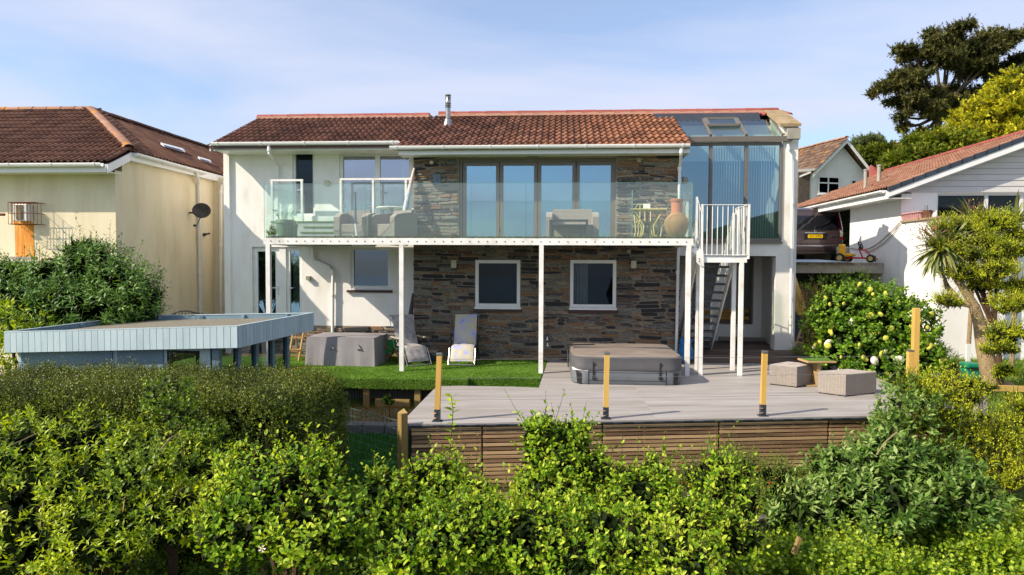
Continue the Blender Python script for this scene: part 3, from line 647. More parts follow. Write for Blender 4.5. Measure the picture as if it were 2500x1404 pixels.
MB().box(XC0, XCP0+.04, YC-.05, YC+.02, zc_s-.05, zc_s-.004).build('sill', FRAMEG, WHOLE)
# white wall under glazing with opening, pier
zgnd = .17
mb = MB().wall(XC0, XR, zgnd-.3, zc_s-.052, [(XC0-.01, XPI, zgnd-.4, z_ap)], YC+.02, YC+.30)
mb.box(XCP0+.03, XR, YC+.02, YC+.30, zc_s-.052, zc_t+.02)
mb.build('wall', WHITE2, WHOLE)
# deep right side wall with raked top
ycb = 5.6
MB().prism([(XR-.22, YC+.305, zgnd-.3), (XR-.22, 7.6, zgnd-.3), (XR-.22, 7.6, 5.6), (XR-.22, YRIDGE-.05, ZRIDGE-.12), (XR-.22, YC+.305, zc_t+.02)], (.22, 0, 0)).build('wall', WHITE2, WHOLE)
MB().prism([(XPI, YC+.30, zgnd-.3), (XPI+.03, YC+.30, zgnd-.3), (WY(1882, 750, YC+.9).x+.03, YC+.95, zgnd-.3), (WY(1882, 750, YC+.9).x, YC+.95, zgnd-.3)], (0, 0, z_ap-zgnd+.3)).build('wall', WHITE, WHOLE)
# undercroft: ceiling, inner wall with hatch, back opening with timber
yb = YC+1.9
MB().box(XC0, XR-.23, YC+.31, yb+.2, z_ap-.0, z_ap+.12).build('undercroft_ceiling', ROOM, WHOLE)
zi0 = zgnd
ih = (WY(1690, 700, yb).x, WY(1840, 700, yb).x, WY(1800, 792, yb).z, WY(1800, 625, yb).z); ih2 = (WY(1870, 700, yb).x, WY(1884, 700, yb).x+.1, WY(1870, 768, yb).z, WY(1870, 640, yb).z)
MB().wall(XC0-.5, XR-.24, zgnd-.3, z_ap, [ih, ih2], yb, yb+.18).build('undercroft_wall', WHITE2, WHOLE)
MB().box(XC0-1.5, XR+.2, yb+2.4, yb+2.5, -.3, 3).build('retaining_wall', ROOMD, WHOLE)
BRK = M('rough_brown_block', [hx('4b3a30'), hx('6a5548'), hx('7d6a5c')], .9, 8, .5, 40, rand=.8)
for k in range(6):
    z_ = ih2[2]+.02+k*.2; MB().cbox(ih2[0]-.05, ih2[1]+.1, yb+.3, yb+.5, z_, z_+.185, .01).build('block', BRK, WHOLE)
for k in range(4):
    z_ = ih[2]+.0+k*.1; a = WY(1700+k*3, 750, yb+.25).x; MB().box(a, ih[1]-.02-.1*(k == 2), yb+.3+.03*k, yb+.5, z_, z_+.09).build('stored_plank', TIMBER_G if k else BRK, WHOLE)
# glazed roof
zt = zroof(YRIDGE-.45)-.12; yT = YRIDGE-.5
gA = Vector((XC0, YC-.02, zc_t+.13)); 
zGt = WY(1740, 294, yT).z; 
xg = [WY(1637, 300, yT).x+.2, SX(1735, 334, 0).x if False else None]
def gp(x, t): return Vector((x, YC-.02+(yT-YC+.02)*t, zc_t+.13+(zGt-zc_t-.13)*t))
x0g, x3g = XC0-.55, WY(1912, 335, YC).x
bars = [x0g, WY(1735, 336, YC).x, WY(1822, 336, YC).x, x3g]
fr_ = MB()
gr = MB().box(XC0-.0, WY(1932, 340, YC-.06).x, YC-.09, YC-.02, zc_t+.0, zc_t+.125).build('glazed_roof_beam', FRAMEG, WHOLE)
for x in bars[1:]: MB().bar(gp(x, 0)+Vector((0, 0, .03)), gp(x, 1)+Vector((0, 0, .03)), .055, .06).build('rafter', FRAMEG, gr)
for i in range(3):
    a, b = bars[i]+.03, bars[i+1]-.03; MB().prism([gp(a, .0), gp(b, .0), gp(b, 1), gp(a, 1)], (0, 0, .012)).build('pane', GLASSROOF, gr)
vf = MB()   # opening vent frame
a, b = bars[1]+.05, bars[2]-.05; up = Vector((0, 0, .06))
for q0, q1 in ((gp(a, .55), gp(b, .55)), (gp(a, .97), gp(b, .97)), (gp(a, .55), gp(a, .97)), (gp(b, .55), gp(b, .97))): vf.bar(q0+up, q1+up, .07, .05)
vo = vf.build('roof_vent', FRAMEG, gr); MB().prism([gp(a, .56)+up, gp(b, .56)+up, gp(b, .96)+up, gp(a, .96)+up], (0, 0, .01)).build('pane', GLASSROOF, vo)
# dark flashing band between glazed roof and ridge tiles
MB().prism([(XRR-.45, yT-.05, zGt-.02), (WY(1856, 290, yT).x, yT-.05, zGt-.02), (WY(1856, 290, yT).x, yT+.12, zGt+.20), (XRR-.45, yT+.12, zGt+.20)], (0, .03, .02)).build('flashing', DARKG, WHOLE)
MB().prism([(XRR-.45, yT+.12, zGt-.1), (XR-.3, yT+.12, zGt-.1), (XR-.3, YRIDGE, ZRIDGE-.1), (XRR-.45, YRIDGE, ZRIDGE-.1)], (0, 0, .03)).build('roof_deck', ROOMD, WHOLE)
MB().box(XC0-.3, XR-.23, yT+.14, yT+.18, zc_t-.3, zGt-.06).build('interior_upstand', UPVC, WHOLE)  # white backing added close behind so the roof glass reads pale
MB().box(XC0, XR-.23, 5.5, 5.6, z_ap+.15, 6.2).build('interior_wall', M('conservatory_back_wall', [hx('8f8b84'), hx('a8a49c')], .9, 2), WHOLE)
MB().box(XC0, XR-.23, YC+.31, 5.5, zc_s-.25, zc_s-.1).build('interior_floor', ROOM, WHOLE)
# raked parapet coping
COP = M('mossy_stone_coping', [hx('6a5a44'), hx('93805f'), hx('a8967a')], .95, 5, .6, 40, world=True)
c0, c1 = WY(1948, 328, YC-.05), WY(1905, 282, YRIDGE-.3)
cw = .48
ca_ = Vector((XR-.46, YC-.1, zc_t+.34)); cb2 = Vector((XR-.46, YRIDGE-.15, ZRIDGE-.02))
MB().prism([ca_, ca_+Vector((cw, 0, 0)), cb2+Vector((cw, 0, 0)), cb2], (0, 0, .07)).build('coping', COP, WHOLE)
MB().prism([(XR-.36, YC-.02, zc_t+.02), (XR-.36, YRIDGE-.1, ZRIDGE-.3), (XR-.36, YRIDGE-.1, ZRIDGE-.06), (XR-.36, YC-.02, zc_t+.33)], (.36, 0, 0)).build('parapet', WHITE2, WHOLE)
MB().box(XR-.3, XR, YC-.12, YC-.0, zc_t+.05, zc_t+.3).build('parapet_end', GREYCON, WHOLE)
pipe(WHOLE, [P(1924, 352, YC-.03), P(1925, 372, YC-.03), P(1932, 380, YC-.06), P(1934, 500, YC-.06), P(1931, 700, YC-.06), P(1930, 848, YC-.06)], .035, clips=[(P(1925, 362, YC-.03), .05), (P(1934, 495, YC-.06), .03), (P(1932, 605, YC-.06), .03), (P(1931, 725, YC-.06), .02)])
# ================================================================= BALCONY
bal = thing('balcony', 'long white steel balcony with clear glass balustrade across the upper storey', 'balcony', (-1.7, 0, 0))
BX0, BX1 = WY(643, 590, 0).x, WY(1693, 590, 0).x; zb1 = WY(1170, 581.5, 0).z; zb0 = WY(1170, 598, 0).z
zF = zb1
mb = MB().box(BX0, BX1, 0, .06, zb0, zb1).box(BX0, BX0+.06, .06, YL-.08, zb0, zb1).box(BX1-.06, BX1, .06, YS+.9, zb0, zb1)
beam = mb.build('edge_beam', STEELW, bal)
UND = M('underside_steel', [hx('4a4b4a'), hx('6c6d6b')], .7, 3)
for i in range(14):
    x = BX0+.5+(BX1-BX0-.9)*i/13; MB().box(x-.03, x+.03, .06, YS-.01 if x > XSL-.1 else YL-.09, zb0+.03, zb1-.045).build('joist', UND, bal)
MB().box(BX0+.061, BX1-.061, .061, YS-.005, zb1-.04, zb1-.012).box(BX0+.061, XSL-.02, YS-.005, YL-.08, zb1-.04, zb1-.012).build('floor_deck', UND, bal)
TURF2 = M('worn_turf_edge', [hx('3c4a22'), hx('55662e'), hx('5a4a35')], .95, 20, 1, 300, world=True)
def blades(mbv, x0, x1, y0, y1, z, n, h, w=.006, lean=.5, seed=1, zf_=None):
    r = np.random.default_rng(seed); x = r.uniform(x0, x1, n); y = r.uniform(y0, y1, n); zz = np.full(n, z) if zf_ is None else zf_(x, y)
    a = r.uniform(0, 6.28, n); hh = h*r.uniform(.5, 1.2, n); lx = r.normal(0, lean, n)*hh; ly = r.normal(0, lean, n)*hh
    A = np.stack([x-w*np.cos(a), y-w*np.sin(a), zz], 1); B = np.stack([x+w*np.cos(a), y+w*np.sin(a), zz], 1); Cc = np.stack([x+lx, y+ly, zz+hh], 1)
    return np.concatenate([A, B, Cc], 1).reshape(-1, 3)
def tri_obj(name, V, mat, parent=None, nper=3, **k):
    n = len(V)//nper; me = bpy.data.meshes.new(name); off = np.array(WL[parent.name]) if parent is not None else np.zeros(3)
    me.vertices.add(len(V)); me.vertices.foreach_set('co', (V-off).astype('f').ravel()); me.loops.add(len(V)); me.loops.foreach_set('vertex_index', np.arange(len(V), dtype='i'))
    me.polygons.add(n); me.polygons.foreach_set('loop_start', np.arange(0, len(V), nper, dtype='i')); me.polygons.foreach_set('loop_total', np.full(n, nper, 'i')); me.materials.append(mat); me.update(); me.validate()
    return link(name, me, parent, **k)
GRASSB = leafmat('turf_blade', [hx('3f6018'), hx('587c22'), hx('6e9430'), hx('86a848')], .6, .25, .3)
OLDB = leafmat('dry_turf_blade', [hx('2f3a18'), hx('4b5a26'), hx('5a5032')], .7, .2, .2)
MB().box(BX0+.062, BX1-.062, .062, YS-.006, zb1-.011, zb1+.0).box(BX0+.062, XSL-.02, YS-.006, YL-.08, zb1-.011, zb1).build('turf', TURF, bal)
tri_obj('turf_fringe', blades(None, BX0+.05, BX1-.05, .01, .12, zb1-.005, 9000, .05, .005, seed=3), OLDB, bal, kind='stuff')
tri_obj('turf_pile', blades(None, BX0+.1, BX1-.1, .1, YS-.05, zb1, 9000, .04, .006, seed=4), GRASSB, bal, kind='stuff')
nb = 48; bm_ = MB().lathe((0, 0, 0), [(.012, -.008), (.012, -.001), (.001, 0)], 8, 'y'); bme = bm_.mesh('bolt', DARKG)
for i in range(nb):
    x = BX0+.16+(BX1-BX0-.3)*i/(nb-1); link('bolt', bme, beam, off=(x, 0, (zb0+zb1)/2))
for (px, py) in ((657, 905), (981, 914), (1321, 912), (1679, 917)):
    x = WY(px, 750, .05).x; MB().box(x-.045, x+.045, .0, .09, 0.0 if px > 700 else -.9, zb0).build('post', STEELW, bal)
gj = [WY(x, 510, .03).x for x in (645, 766, 891, 1019, 1150, 1283, 1417, 1556, 1691)]
zg1 = WY(1170, 447.5, .03).z
for i in range(8):
    g = MB().box(gj[i]+.004, gj[i+1]-.004, .02, .032, zb1-.0, zg1).build('glass_panel', GLASSBAL, bal)
    MB().box(gj[i]+.0005, gj[i]+.0035, .02, .032, zb1, zg1).box(gj[i]+.004, gj[i+1]-.004, .02, .032, zg1, zg1+.004).build('glass_rim', GLASSEDGE, g)
g = MB().box(BX0+.03, BX0+.042, .036, 1.15, zb1, zg1).box(BX0+.03, BX0+.042, 1.16, 2.2, zb1, zg1-.0).build('glass_panel', GLASSBAL, bal)
g = MB().box(BX1-.04, BX1-.028, .036, 1.0, zb1, zg1).box(BX1-.04, BX1-.028, 1.6, 1.95, zb1, zg1).build('glass_panel', GLASSBAL, bal)
MB().box(BX1-.041, BX1-.027, .033, .0355, zb1, zg1).box(BX1-.041, BX1-.027, 1.001, 1.004, zb1, zg1).build('glass_rim', GLASSEDGE, g)
# upper terrace step block with turf treads in front of the narrow door
STEPC = M('pale_step_riser', [hx('9a9c98'), hx('b8bab6')], .8, 5)
stp = thing('garden_steps', 'three low turf covered steps on the balcony below the narrow window', 'steps', (-5, 2, zF))
for k, (x0, x1, yt, yb_, Y) in enumerate(((735, 815, 566, 578, 1.2), (742, 822, 553, 566, 1.5), (662, 830, 540, 553, 1.85))):
    r = rect(x0, x1, yt, yb_, Y); z0 = zF if k == 0 else rect(x0, x1, yt, yb_, Y)[2]-.03
    MB().box(r[0], r[1], Y, YL-.01, zF+.001, r[3]-.025).build('riser', STEPC, stp); MB().box(r[0]-.01, r[1]+.01, Y-.02, YL-.011, r[3]-.024, r[3]).build('turf_tread', TURF, stp)
def railing(name, label, x0, x1, Y, pxp, ytop, ybot, glass, ret=None):
    z1 = WY((x0+x1)/2, ytop, Y).z; z0 = WY((x0+x1)/2, ybot, Y).z
    X0, X1 = WY(x0, ytop, Y).x, WY(x1, ytop, Y).x
    t = thing(name, label, 'railing', ((X0+X1)/2, Y, z0), group='white framed glass railings on the balcony')
    MB().box(X0, X1, Y-.025, Y+.025, z1-.045, z1).build('handrail', STEELW, t)
    ps = [WY(p, ytop, Y).x for p in pxp]
    for x in ps:
        MB().box(x-.025, x+.025, Y-.024, Y+.024, z0, z1-.046).build('post', STEELW, t)
    for i in range(len(ps)-1):
        a, b = ps[i]+.07, ps[i+1]-.07; g = MB().box(a, b, Y-.005, Y+.005, z0+.12, z1-.12).build('glass_panel', GLASSBAL, t)
        for zz in (z1-.25, z0+.3):
            for q in (a, b): MB().box(min(q, q)-.05, q+.05, Y-.012, Y+.012, zz-.02, zz+.02).build('clamp', STEEL, t)
    return t
railing('glass_railing', 'white framed glass railing in front of the sliding patio door', 830, 1009, 2.1, (832, 911, 991), 435, 535, True)
railing('glass_railing', 'short white framed glass railing beside the plant pots at the balcony left end', 661, 740, 2.0, (664, 737), 438, 545, True)
# ================================================================= EXTERNAL STAIR
GALV = M('galvanised_steel', [hx('3c3f43'), hx('585c60'), hx('6c7074')], .5, 8, .2, 60, metal=.5)
st = thing('staircase', 'white steel outside staircase with open grey treads down from the balcony end', 'staircase', (3.2, 1.5, 0))
LX0, LX1 = WY(1712, 632, .12).x, WY(1823, 632, .12).x; zL1 = WY(1770, 626, .12).z; zL0 = WY(1770, 641, .12).z
ym = .95
MB().box(LX0, LX1, .10, .15, zL0, zL1).box(LX0, LX0+.05, .151, ym, zL0, zL1).box(LX1-.05, LX1, .151, ym, zL0, zL1).build('landing_beam', STEELW, st)
MB().box(LX0+.051, LX1-.051, .151, ym, zL1-.03, zL1+.012).build('landing_plate', GALV, st)
for (px, Y) in ((1711, .12), (1808, .12), (1703, .85), (1790, .85)):
    b_ = WY(px, 780, Y).x; MB().box(b_-.04, b_+.04, Y-.04, Y+.04, 0, zL0-.002).build('post', STEELW, st)
# bracket plate from balcony to landing
pl = [WY(1686, 596, .06), WY(1717, 612, .06), WY(1719, 650, .06), WY(1710, 650, .06), WY(1700, 640, .06), WY(1700, 622, .06), WY(1686, 612, .06)]
pb = MB().prism(pl, (0, .03, 0)).build('bracket_plate', STEELW, st)
for q in ((1692, 605), (1703, 605), (1707, 632), (1707, 638)): link('bolt', bme, pb, off=WY(q[0], q[1], .059))
# treads
nT = 11; zg_ = .17; yt0, yt1 = 1.0, 2.95; sx0, sx1 = WY(1700, 650, 1.0).x, WY(1790, 650, 1.0).x
def trd(i): t = (i+1)/(nT+.6); return yt0+(yt1-yt0)*t, zL1+(zg_-zL1)*t
for i in range(nT):
    y, z = trd(i); tr = MB().box(sx0+.04, sx1-.04, y, y+.24, z-.012, z).box(sx0+.04, sx1-.04, y, y+.02, z-.05, z-.013).box(sx0+.04, sx1-.04, y+.22, y+.24, z-.05, z-.013).build('tread', GALV, st)
for x in (sx0, sx1):
    MB().prism([(x-.02, .96, zL1+.02), (x-.02, yt1+.12, zg_+.14), (x-.02, yt1+.12, zg_-.0), (x-.02, yt1-.02, zg_+.0), (x-.02, .96, zL1-.2)], (.03, 0, 0)).build('stringer', STEELW, st)
# railings
def balus(p0, p1, n, z0o, z1o, w=.022, posts=(0, 1), name='railing'):
    p0, p1 = Vector(p0), Vector(p1); mb = MB()
    mb.bar(p0+Vector((0, 0, z1o)), p1+Vector((0, 0, z1o)), .045, .012).bar(p0+Vector((0, 0, z0o)), p1+Vector((0, 0, z0o)), .04, .012)
    r = mb.build(name, STEELW, st)
    for i in range(1, n): q = p0+(p1-p0)*i/n; MB().tube([q+Vector((0, 0, z0o)), q+Vector((0, 0, z1o))], .008, 6).build('baluster', STEELW, r)
    for k in posts:
        q = p0 if k == 0 else p1; MB().box(q.x-.02, q.x+.02, q.y-.02, q.y+.02, q.z-.05, q.z+z1o+.01).build('rail_post', STEELW, r)
zr_ = WY(1770, 500, .1).z-zL1
balus((LX0+.0, .09, zL1), (LX1+.02, .09, zL1), 9, .03, zr_, posts=(0, 1))
balus((LX1+.02, .11, zL1), (LX1+.02, ym+.1, zL1), 7, .03, zr_, posts=(1,))
xq = WY(1701, 500, .1).x
balus((xq, .085, zb1+.02), (LX0-.005, .085, zL1+.04), 2, .0, WY(1701, 482, .09).z-zb1-.02, posts=(0,))
balus((sx1, 1.02, zL1), (sx1, yt1+.1, zg_+.2), 16, .12, .92, posts=(0, 1)); balus((sx0, 1.02, zL1), (sx0, yt1+.1, zg_+.2), 16, .12, .92, posts=(0, 1))
xk = WY(1678, 500, 1.1).x
MB().box(xk-.025, xk+.025, 1.08, 1.12, zb1-.2, WY(1678, 492, 1.1).z).build('rail_post', STEELW, st)
# ================================================================= LEFT HOUSE
LHW = .8; XLH = WY(283, 560, LHW).x
lh = thing('house', 'cream rendered house with brown hipped tile roof at the left edge', 'house', (-12, 4, 0))
XSE = WY(320, 370, 1.15).x; zhip = WY(320, 366, 1.15).z; pe = SX(249, 397, XSE); 
s_ = .5
YFE = 1.15-(zhip-WY(200, 396, .25).z)/s_
zfe = zhip-(1.15-YFE)*s_
# ridge end via 45 deg hip
best = min(((abs(PRJ((XSE-t, 1.15+t, zhip+t*s_))[0]-222), t) for t in np.linspace(.5, 8, 400)))[1]
HR = Vector((XSE-best, 1.15+best, zhip+best*s_)); print('hip top', PRJ(HR), 'fe', PRJ((XSE, YFE, zfe)))
XFAR = -20.0; YB2 = 12.5
soffz = zfe-.14
MB().wall(XFAR, XLH, -1.2, zfe-.1, [], LHW, LHW+.25).build('wall', CREAM, lh)
yst = SX(522, 560, XLH).y
mb = MB().wall(LHW+.25, yst, -1.2, zhip-.1, [], XLH-.25, XLH, axis='y'); mb.box(XLH-.25, XLH+.35, yst, yst+.25, -1.2, zhip-.15); mb.wall(yst+.25, YB2, -1.2, zhip-.1, [], XLH+.1, XLH+.35, axis='y'); mb.box(XFAR, XLH, YB2-.2, YB2, -1, zhip)
mb.build('wall', CREAM, lh)
lr = MB()
r1 = HR.z-.05
lr.prism([(XFAR, YFE+.05, zfe-.04), (XSE-.02, YFE+.05, zfe-.04), (XSE-.02, 1.15, zhip-.05), (HR.x, HR.y, r1), (XFAR, HR.y, r1)], (0, 0, -.04))
lr.prism([(XSE-.02, 1.16, zhip-.05), (XSE-.02, YB2+.4, zhip-.05), (HR.x, YB2+.4, r1), (HR.x, HR.y+.01, r1)], (0, 0, -.04))
lr.prism([(HR.x-.01, HR.y, r1), (HR.x-.01, YB2+.4, r1), (XFAR, YB2+.4, r1-1), (XFAR, HR.y, r1)], (0, 0, -.04))
lroof = lr.build('roof', TILE_LEFT, lh)
k_ = math.sqrt(1+s_*s_); v1 = Vector((0, 1, s_)).normalized(); v2 = Vector((-1, 0, s_)).normalized()
def in_front(a, b):   # a from XSE leftwards
    y = YFE+b/k_; x = XSE-a; return y < HR.y and (y < 1.15 or (XSE-x) > (y-1.15)-.08)
roof_field(lroof, (XSE-12, YFE-.03, zfe+.02), (1, 0, 0), v1, lambda a, b: in_front(12-a, b), 12, (HR.y-YFE)*k_+.1, TILE_LEFT, limit=170, u0=5.4)
def in_side(a, b):
    d = b/k_; return d < best and a > d-.08
roof_field(lroof, (XSE+.02, YB2, zhip+.02), (0, -1, 0), v2, lambda a, b: in_side(YB2-a-1.15, b), YB2-1.15, best*k_+.1, TILE_LEFT, limit=125)
ridge_run(lroof, HR+Vector((0, 0, .03)), Vector((XSE, 1.1, zhip+.03)), RIDGE_LICH, .42, .13, None, name='hip_tile')
ridge_run(lroof, HR+Vector((0, 0, .03)), Vector((-19.5, HR.y, HR.z+.03)), RIDGE_LICH, .42, .13, None)
ridge_run(lroof, HR+Vector((0, 0, .03)), Vector((HR.x, YB2+.3, HR.z+.03)), TILE_LEFT, .42, .12, None)
def onslope(px, py, e=.07):
    d = Vector(ray(px, py)); n = Vector((.5, 0, 1)); p0 = Vector((XSE, 1.2, zhip+e)); return Vector(CAM)+d*((p0-Vector(CAM)).dot(n)/d.dot(n))
for q4 in (((392, 352), (445, 366), (452, 372), (400, 358)), ((483, 386), (512, 394), (516, 398), (489, 391))):
    sk_ = MB().prism([onslope(*q) for q in q4], (0, 0, .05)).build('skylight', UPVC, lroof); c4 = Vector(sum((onslope(*q, .13) for q in q4), Vector()))/4; MB().prism([c4+(onslope(*q, .13)-c4)*.8 for q in q4], (0, 0, .01)).build('pane', GLASSGREY, sk_)
MB().box(XFAR, XSE-.02, YFE-.0, YFE+.03, zfe-.20, zfe-.03).build('fascia', UPVC, lh); MB().box(XFAR, XSE-.02, YFE+.03, LHW, zfe-.195, zfe-.18).build('soffit', UPVC, lh)
MB().prism([(XSE-.03, YFE+.0, zfe-.22), (XSE-.03, 1.15, zhip-.24), (XSE-.03, 1.15, zhip-.06), (XSE-.03, YFE, zfe-.04)], (.03, 0, 0)).build('bargeboard', UPVC, lh)
MB().box(XSE-.03, XSE, 1.16, YB2, zhip-.24, zhip-.06).box(XLH-.02, XSE-.03, LHW+.26, YB2, zhip-.235, zhip-.22).build('fascia', UPVC, lh)
gutter(lh, -14, WY(249, 397, YFE-.06).x, YFE-.065, zfe-.015)
# side gutter (runs in depth)
def gutter_y(parent, x, y0, y1, z0, z1):
    mb = MB(); pr = [(-.06, 0), (-.055, -.04), (-.02, -.075), (.02, -.075), (.055, -.04), (.06, 0)]; k = len(pr)
    for (y, z) in ((y0, z0), (y1, z1)): mb.v += [(x+a, y, z+b) for a, b in pr]
    mb.f = [(i, (i+1) % k, k+(i+1) % k, k+i) for i in range(k)]+[tuple(range(k))[::-1], tuple(range(k, 2*k))]
    g = mb.build('gutter', UPVC, parent)
    n = int((y1-y0)/.9)
    for i in range(n+1):
        y = y0+.1+(y1-y0-.2)*i/max(1, n); z = z0+(z1-z0)*(y-y0)/(y1-y0); MB().prism([(x+a*1.15, y-.02, z+b*1.15+.003) for a, b in pr], (0, .04, 0)).build('bracket', UPVC, g)
    return g
yg2 = SX(500, 425, XSE+.06).y
gutter_y(lh, XSE+.065, 1.2, yg2, zhip-.06, zhip-.09); gutter_y(lh, XSE+.35, yst-.3, YB2, zhip-.07, zhip-.07)
pxx = lambda x, y, X=XLH+.05: SX(x, y, X)
a = pxx(484, 450); pipe(lh, [SX(480, 417, XSE+.06), SX(481, 430, XSE+.02), (XLH+.07, a.y, a.z), (XLH+.07, a.y, -.6)], .045, clips=[((XLH+.07, a.y, 2.9), .03), ((XLH+.07, a.y, 1.9), .03), ((XLH+.07, a.y, 1.0), .03)])
b2 = WY(539, 470, yst-.05); pipe(lh, [WY(546, 446, yst-.05), WY(541, 452, yst-.05), WY(539, 462, yst-.05), WY(539, 765, yst-.05)], .045, clips=[(WY(539, 470, yst-.05), .03), (WY(539, 600, yst-.05), .03), (WY(539, 750, yst-.05), .03)])
# meter box, cage, rust, ledge, spout
RUST = M('rusted_iron', [hx('5b2c18'), hx('7a3d1e')], .9, 20)
RSTN = M('rust_streak', [hx('c9711e'), hx('d98a30'), hx('e0a555'), hx('dfc58c')], .85, 3, stretch=(9, 9, .7), contrast=1.3, world=True)
r = rect(37, 83, 545, 628, LHW); MB().box(r[0], r[1], LHW-.006, LHW-.002, r[2], r[3]).build('rust_stain', RSTN, lh)
r = rect(33, 80, 496, 546, LHW); MB().box(r[0], r[1]-.05, LHW-.0115, LHW-.0075, r[2], r[3]).build('rust_stain', RSTN, lh)
mbx = thing('vent_box', 'white boiler vent box inside a rusty wire cage on the cream wall', 'vent', ((r[0]+r[1])/2, LHW, r[2]))
q = rect(41, 75, 499, 540, LHW-.1); MB().cbox(q[0], q[1]-.02, LHW-.2, LHW-.012, q[2], q[3], .01).build('vent_cover', UPVC, mbx)
MB().box(q[0]+.07, q[1]-.1, LHW-.215, LHW-.2, q[2]+.03, q[3]-.02).build('vent_grille', M('tan_vent', [hx('6f6550'), hx('7e735c')], .7, 5), mbx)
cg = MB(); q = rect(20, 82, 494, 547, LHW-.33)
def wire(p0, p1, r=.005): cg.tube([p0, p1], r, 5)
for i in range(9):
    x = q[0]+(q[1]-q[0])*i/8; wire((x, LHW-.33, q[2]), (x, LHW-.33, q[3])); wire((x, LHW-.33, q[3]), (x, LHW, q[3])); wire((x, LHW-.33, q[2]), (x, LHW, q[2]))
for zz in (q[2], (q[2]+q[3])/2, q[3]): wire((q[0], LHW-.33, zz), (q[1], LHW-.33, zz), .008); wire((q[0], LHW-.33, zz), (q[0], LHW, zz), .007); wire((q[1], LHW-.33, zz), (q[1], LHW, zz), .007)
for yy in (.11, .22): wire((q[0], LHW-yy, q[2]), (q[0], LHW-yy, q[3])); wire((q[1], LHW-yy, q[2]), (q[1], LHW-yy, q[3]))
cg.build('cage', RUST, mbx)
MB().tube([WY(-4, 524, LHW-.3), WY(11, 524, LHW-.3)], .03, 10).build('overflow_pipe', RUST, lh)
r = rect(-60, 92, 636, 664, LHW-.5); MB().box(r[0], r[1], LHW-.5, LHW-.003, r[2]+.03, r[3]).box(r[0], r[1]-.05, LHW-.42, LHW-.003, r[2]-.05, r[2]+.029).build('ledge', M('grey_ledge', [hx('9d9884'), hx('b5b09c')], .8, 3), lh)
r = rect(-60, 70, 664, 800, LHW-.02); MB().box(r[0], r[1], LHW-.018, LHW-.002, r[2], r[3]).build('shaded_opening', M('brown_shutter', [hx('3d3223'), hx('55452e')], .9, 3, stretch=(1, 1, 6)), lh)  # flat brown panel with fine horizontal bands
tr = thing('planter', 'small glass trough standing on the ledge below the caged vent', 'planter', WY(52, 634, LHW-.3)); r = rect(14, 80, 627, 635, LHW-.35)
MB().box(r[0], r[1], LHW-.4, LHW-.2, r[2]+.005, r[3]).build('trough', GREYCON, tr); MB().box(r[0]+.01, r[1]-.01, LHW-.39, LHW-.21, r[3], r[3]+.003).build('soil', DARKG, tr)
# satellite dish
DISH = M('dark_grey_dish', [hx('3c3a38'), hx('4b4947')], .5, 5)
dc = SX(492, 514, XLH+.42); sdish = thing('satellite_dish', 'round dark grey satellite dish on the side wall of the cream house', 'satellite dish', (XLH, dc.y, dc.z))
bmd = MB(); R_ = .25; n = 24; 
for i in range(7):
    rr = R_*i/6; 
    for k in range(n): a = 2*math.pi*k/n; bmd.v.append((rr*math.cos(a), -.10*(1-(rr/R_)**2)*-1, rr*.82*math.sin(a)))
bmd.f = [(i*n+k, i*n+(k+1) % n, (i+1)*n+(k+1) % n, (i+1)*n+k) for i in range(6) for k in range(n)]
me = bmd.mesh('reflector', DISH, smooth=True); d_ = link('reflector', me, sdish); d_.location = Vector((dc.x, dc.y, dc.z))-WL[sdish.name]; d_.rotation_euler = (math.radians(-12), math.radians(12), math.radians(4))
mo = d_.modifiers.new('s', 'SOLIDIFY'); mo.thickness = .01
MB().tube([(dc.x, dc.y-.05, dc.z-.18), (dc.x+.05, dc.y-.35, dc.z-.42), (dc.x+.05, dc.y-.42, dc.z-.42)], .012, 8).tube([(dc.x, dc.y+.1, dc.z), (XLH+.1, dc.y+.15, dc.z-.05), (XLH+.0, dc.y+.15, dc.z-.05)], .022, 8).build('mount_arm', DARKG, sdish)
MB().lathe((dc.x+.05, dc.y-.44, dc.z-.42), [(.03, -.03), (.035, .0), (.03, .06)], 10, 'y').build('receiver', DARKG, sdish)
cm = thing('camera_bracket', 'small black security camera below the satellite dish', 'camera', SX(497, 572, XLH)); pc = SX(497, 572, XLH)
MB().box(XLH, XLH+.06, pc.y-.04, pc.y+.04, pc.z-.05, pc.z+.03).build('base', DARKG, cm); MB().tube([(XLH+.05, pc.y, pc.z), (XLH+.2, pc.y-.05, pc.z+.02)], .025, 8).build('camera_body', DARKG, cm)
# ================================================================= RIGHT HOUSE
rh = thing('house', 'white house with reddish tiled roof and grey boarded gable at the right edge', 'house', (11, 7, 2))
XRW = 9.0; XRE = 8.5; yv = SX(2170, 464, XRE).y; zre = SX(2170, 460, XRE).z; YGW = SX(2200, 520, XRW).y
XRR2 = 12.4; pv = WY(2500, 336, yv); slR = (pv.z-zre)/(pv.x-XRE); zrr = zre+slR*(XRR2-XRE); YRB = SX(1938, 512, XRE).y+1.5
print('right house', yv, YGW, zre, slR, YRB, PRJ((XRR2, YRB, zrr)), PRJ((XRR2, 9, zrr)))
y_tb = SX(2292, 780, XRW).y; zter = SX(2193, 545, XRW).z
yend = SX(2075, 560, XRW).y
BOARD = M('pale_grey_cladding', [hx('b7b5b3'), hx('c6c4c2')], .7, 3, rand=.15)
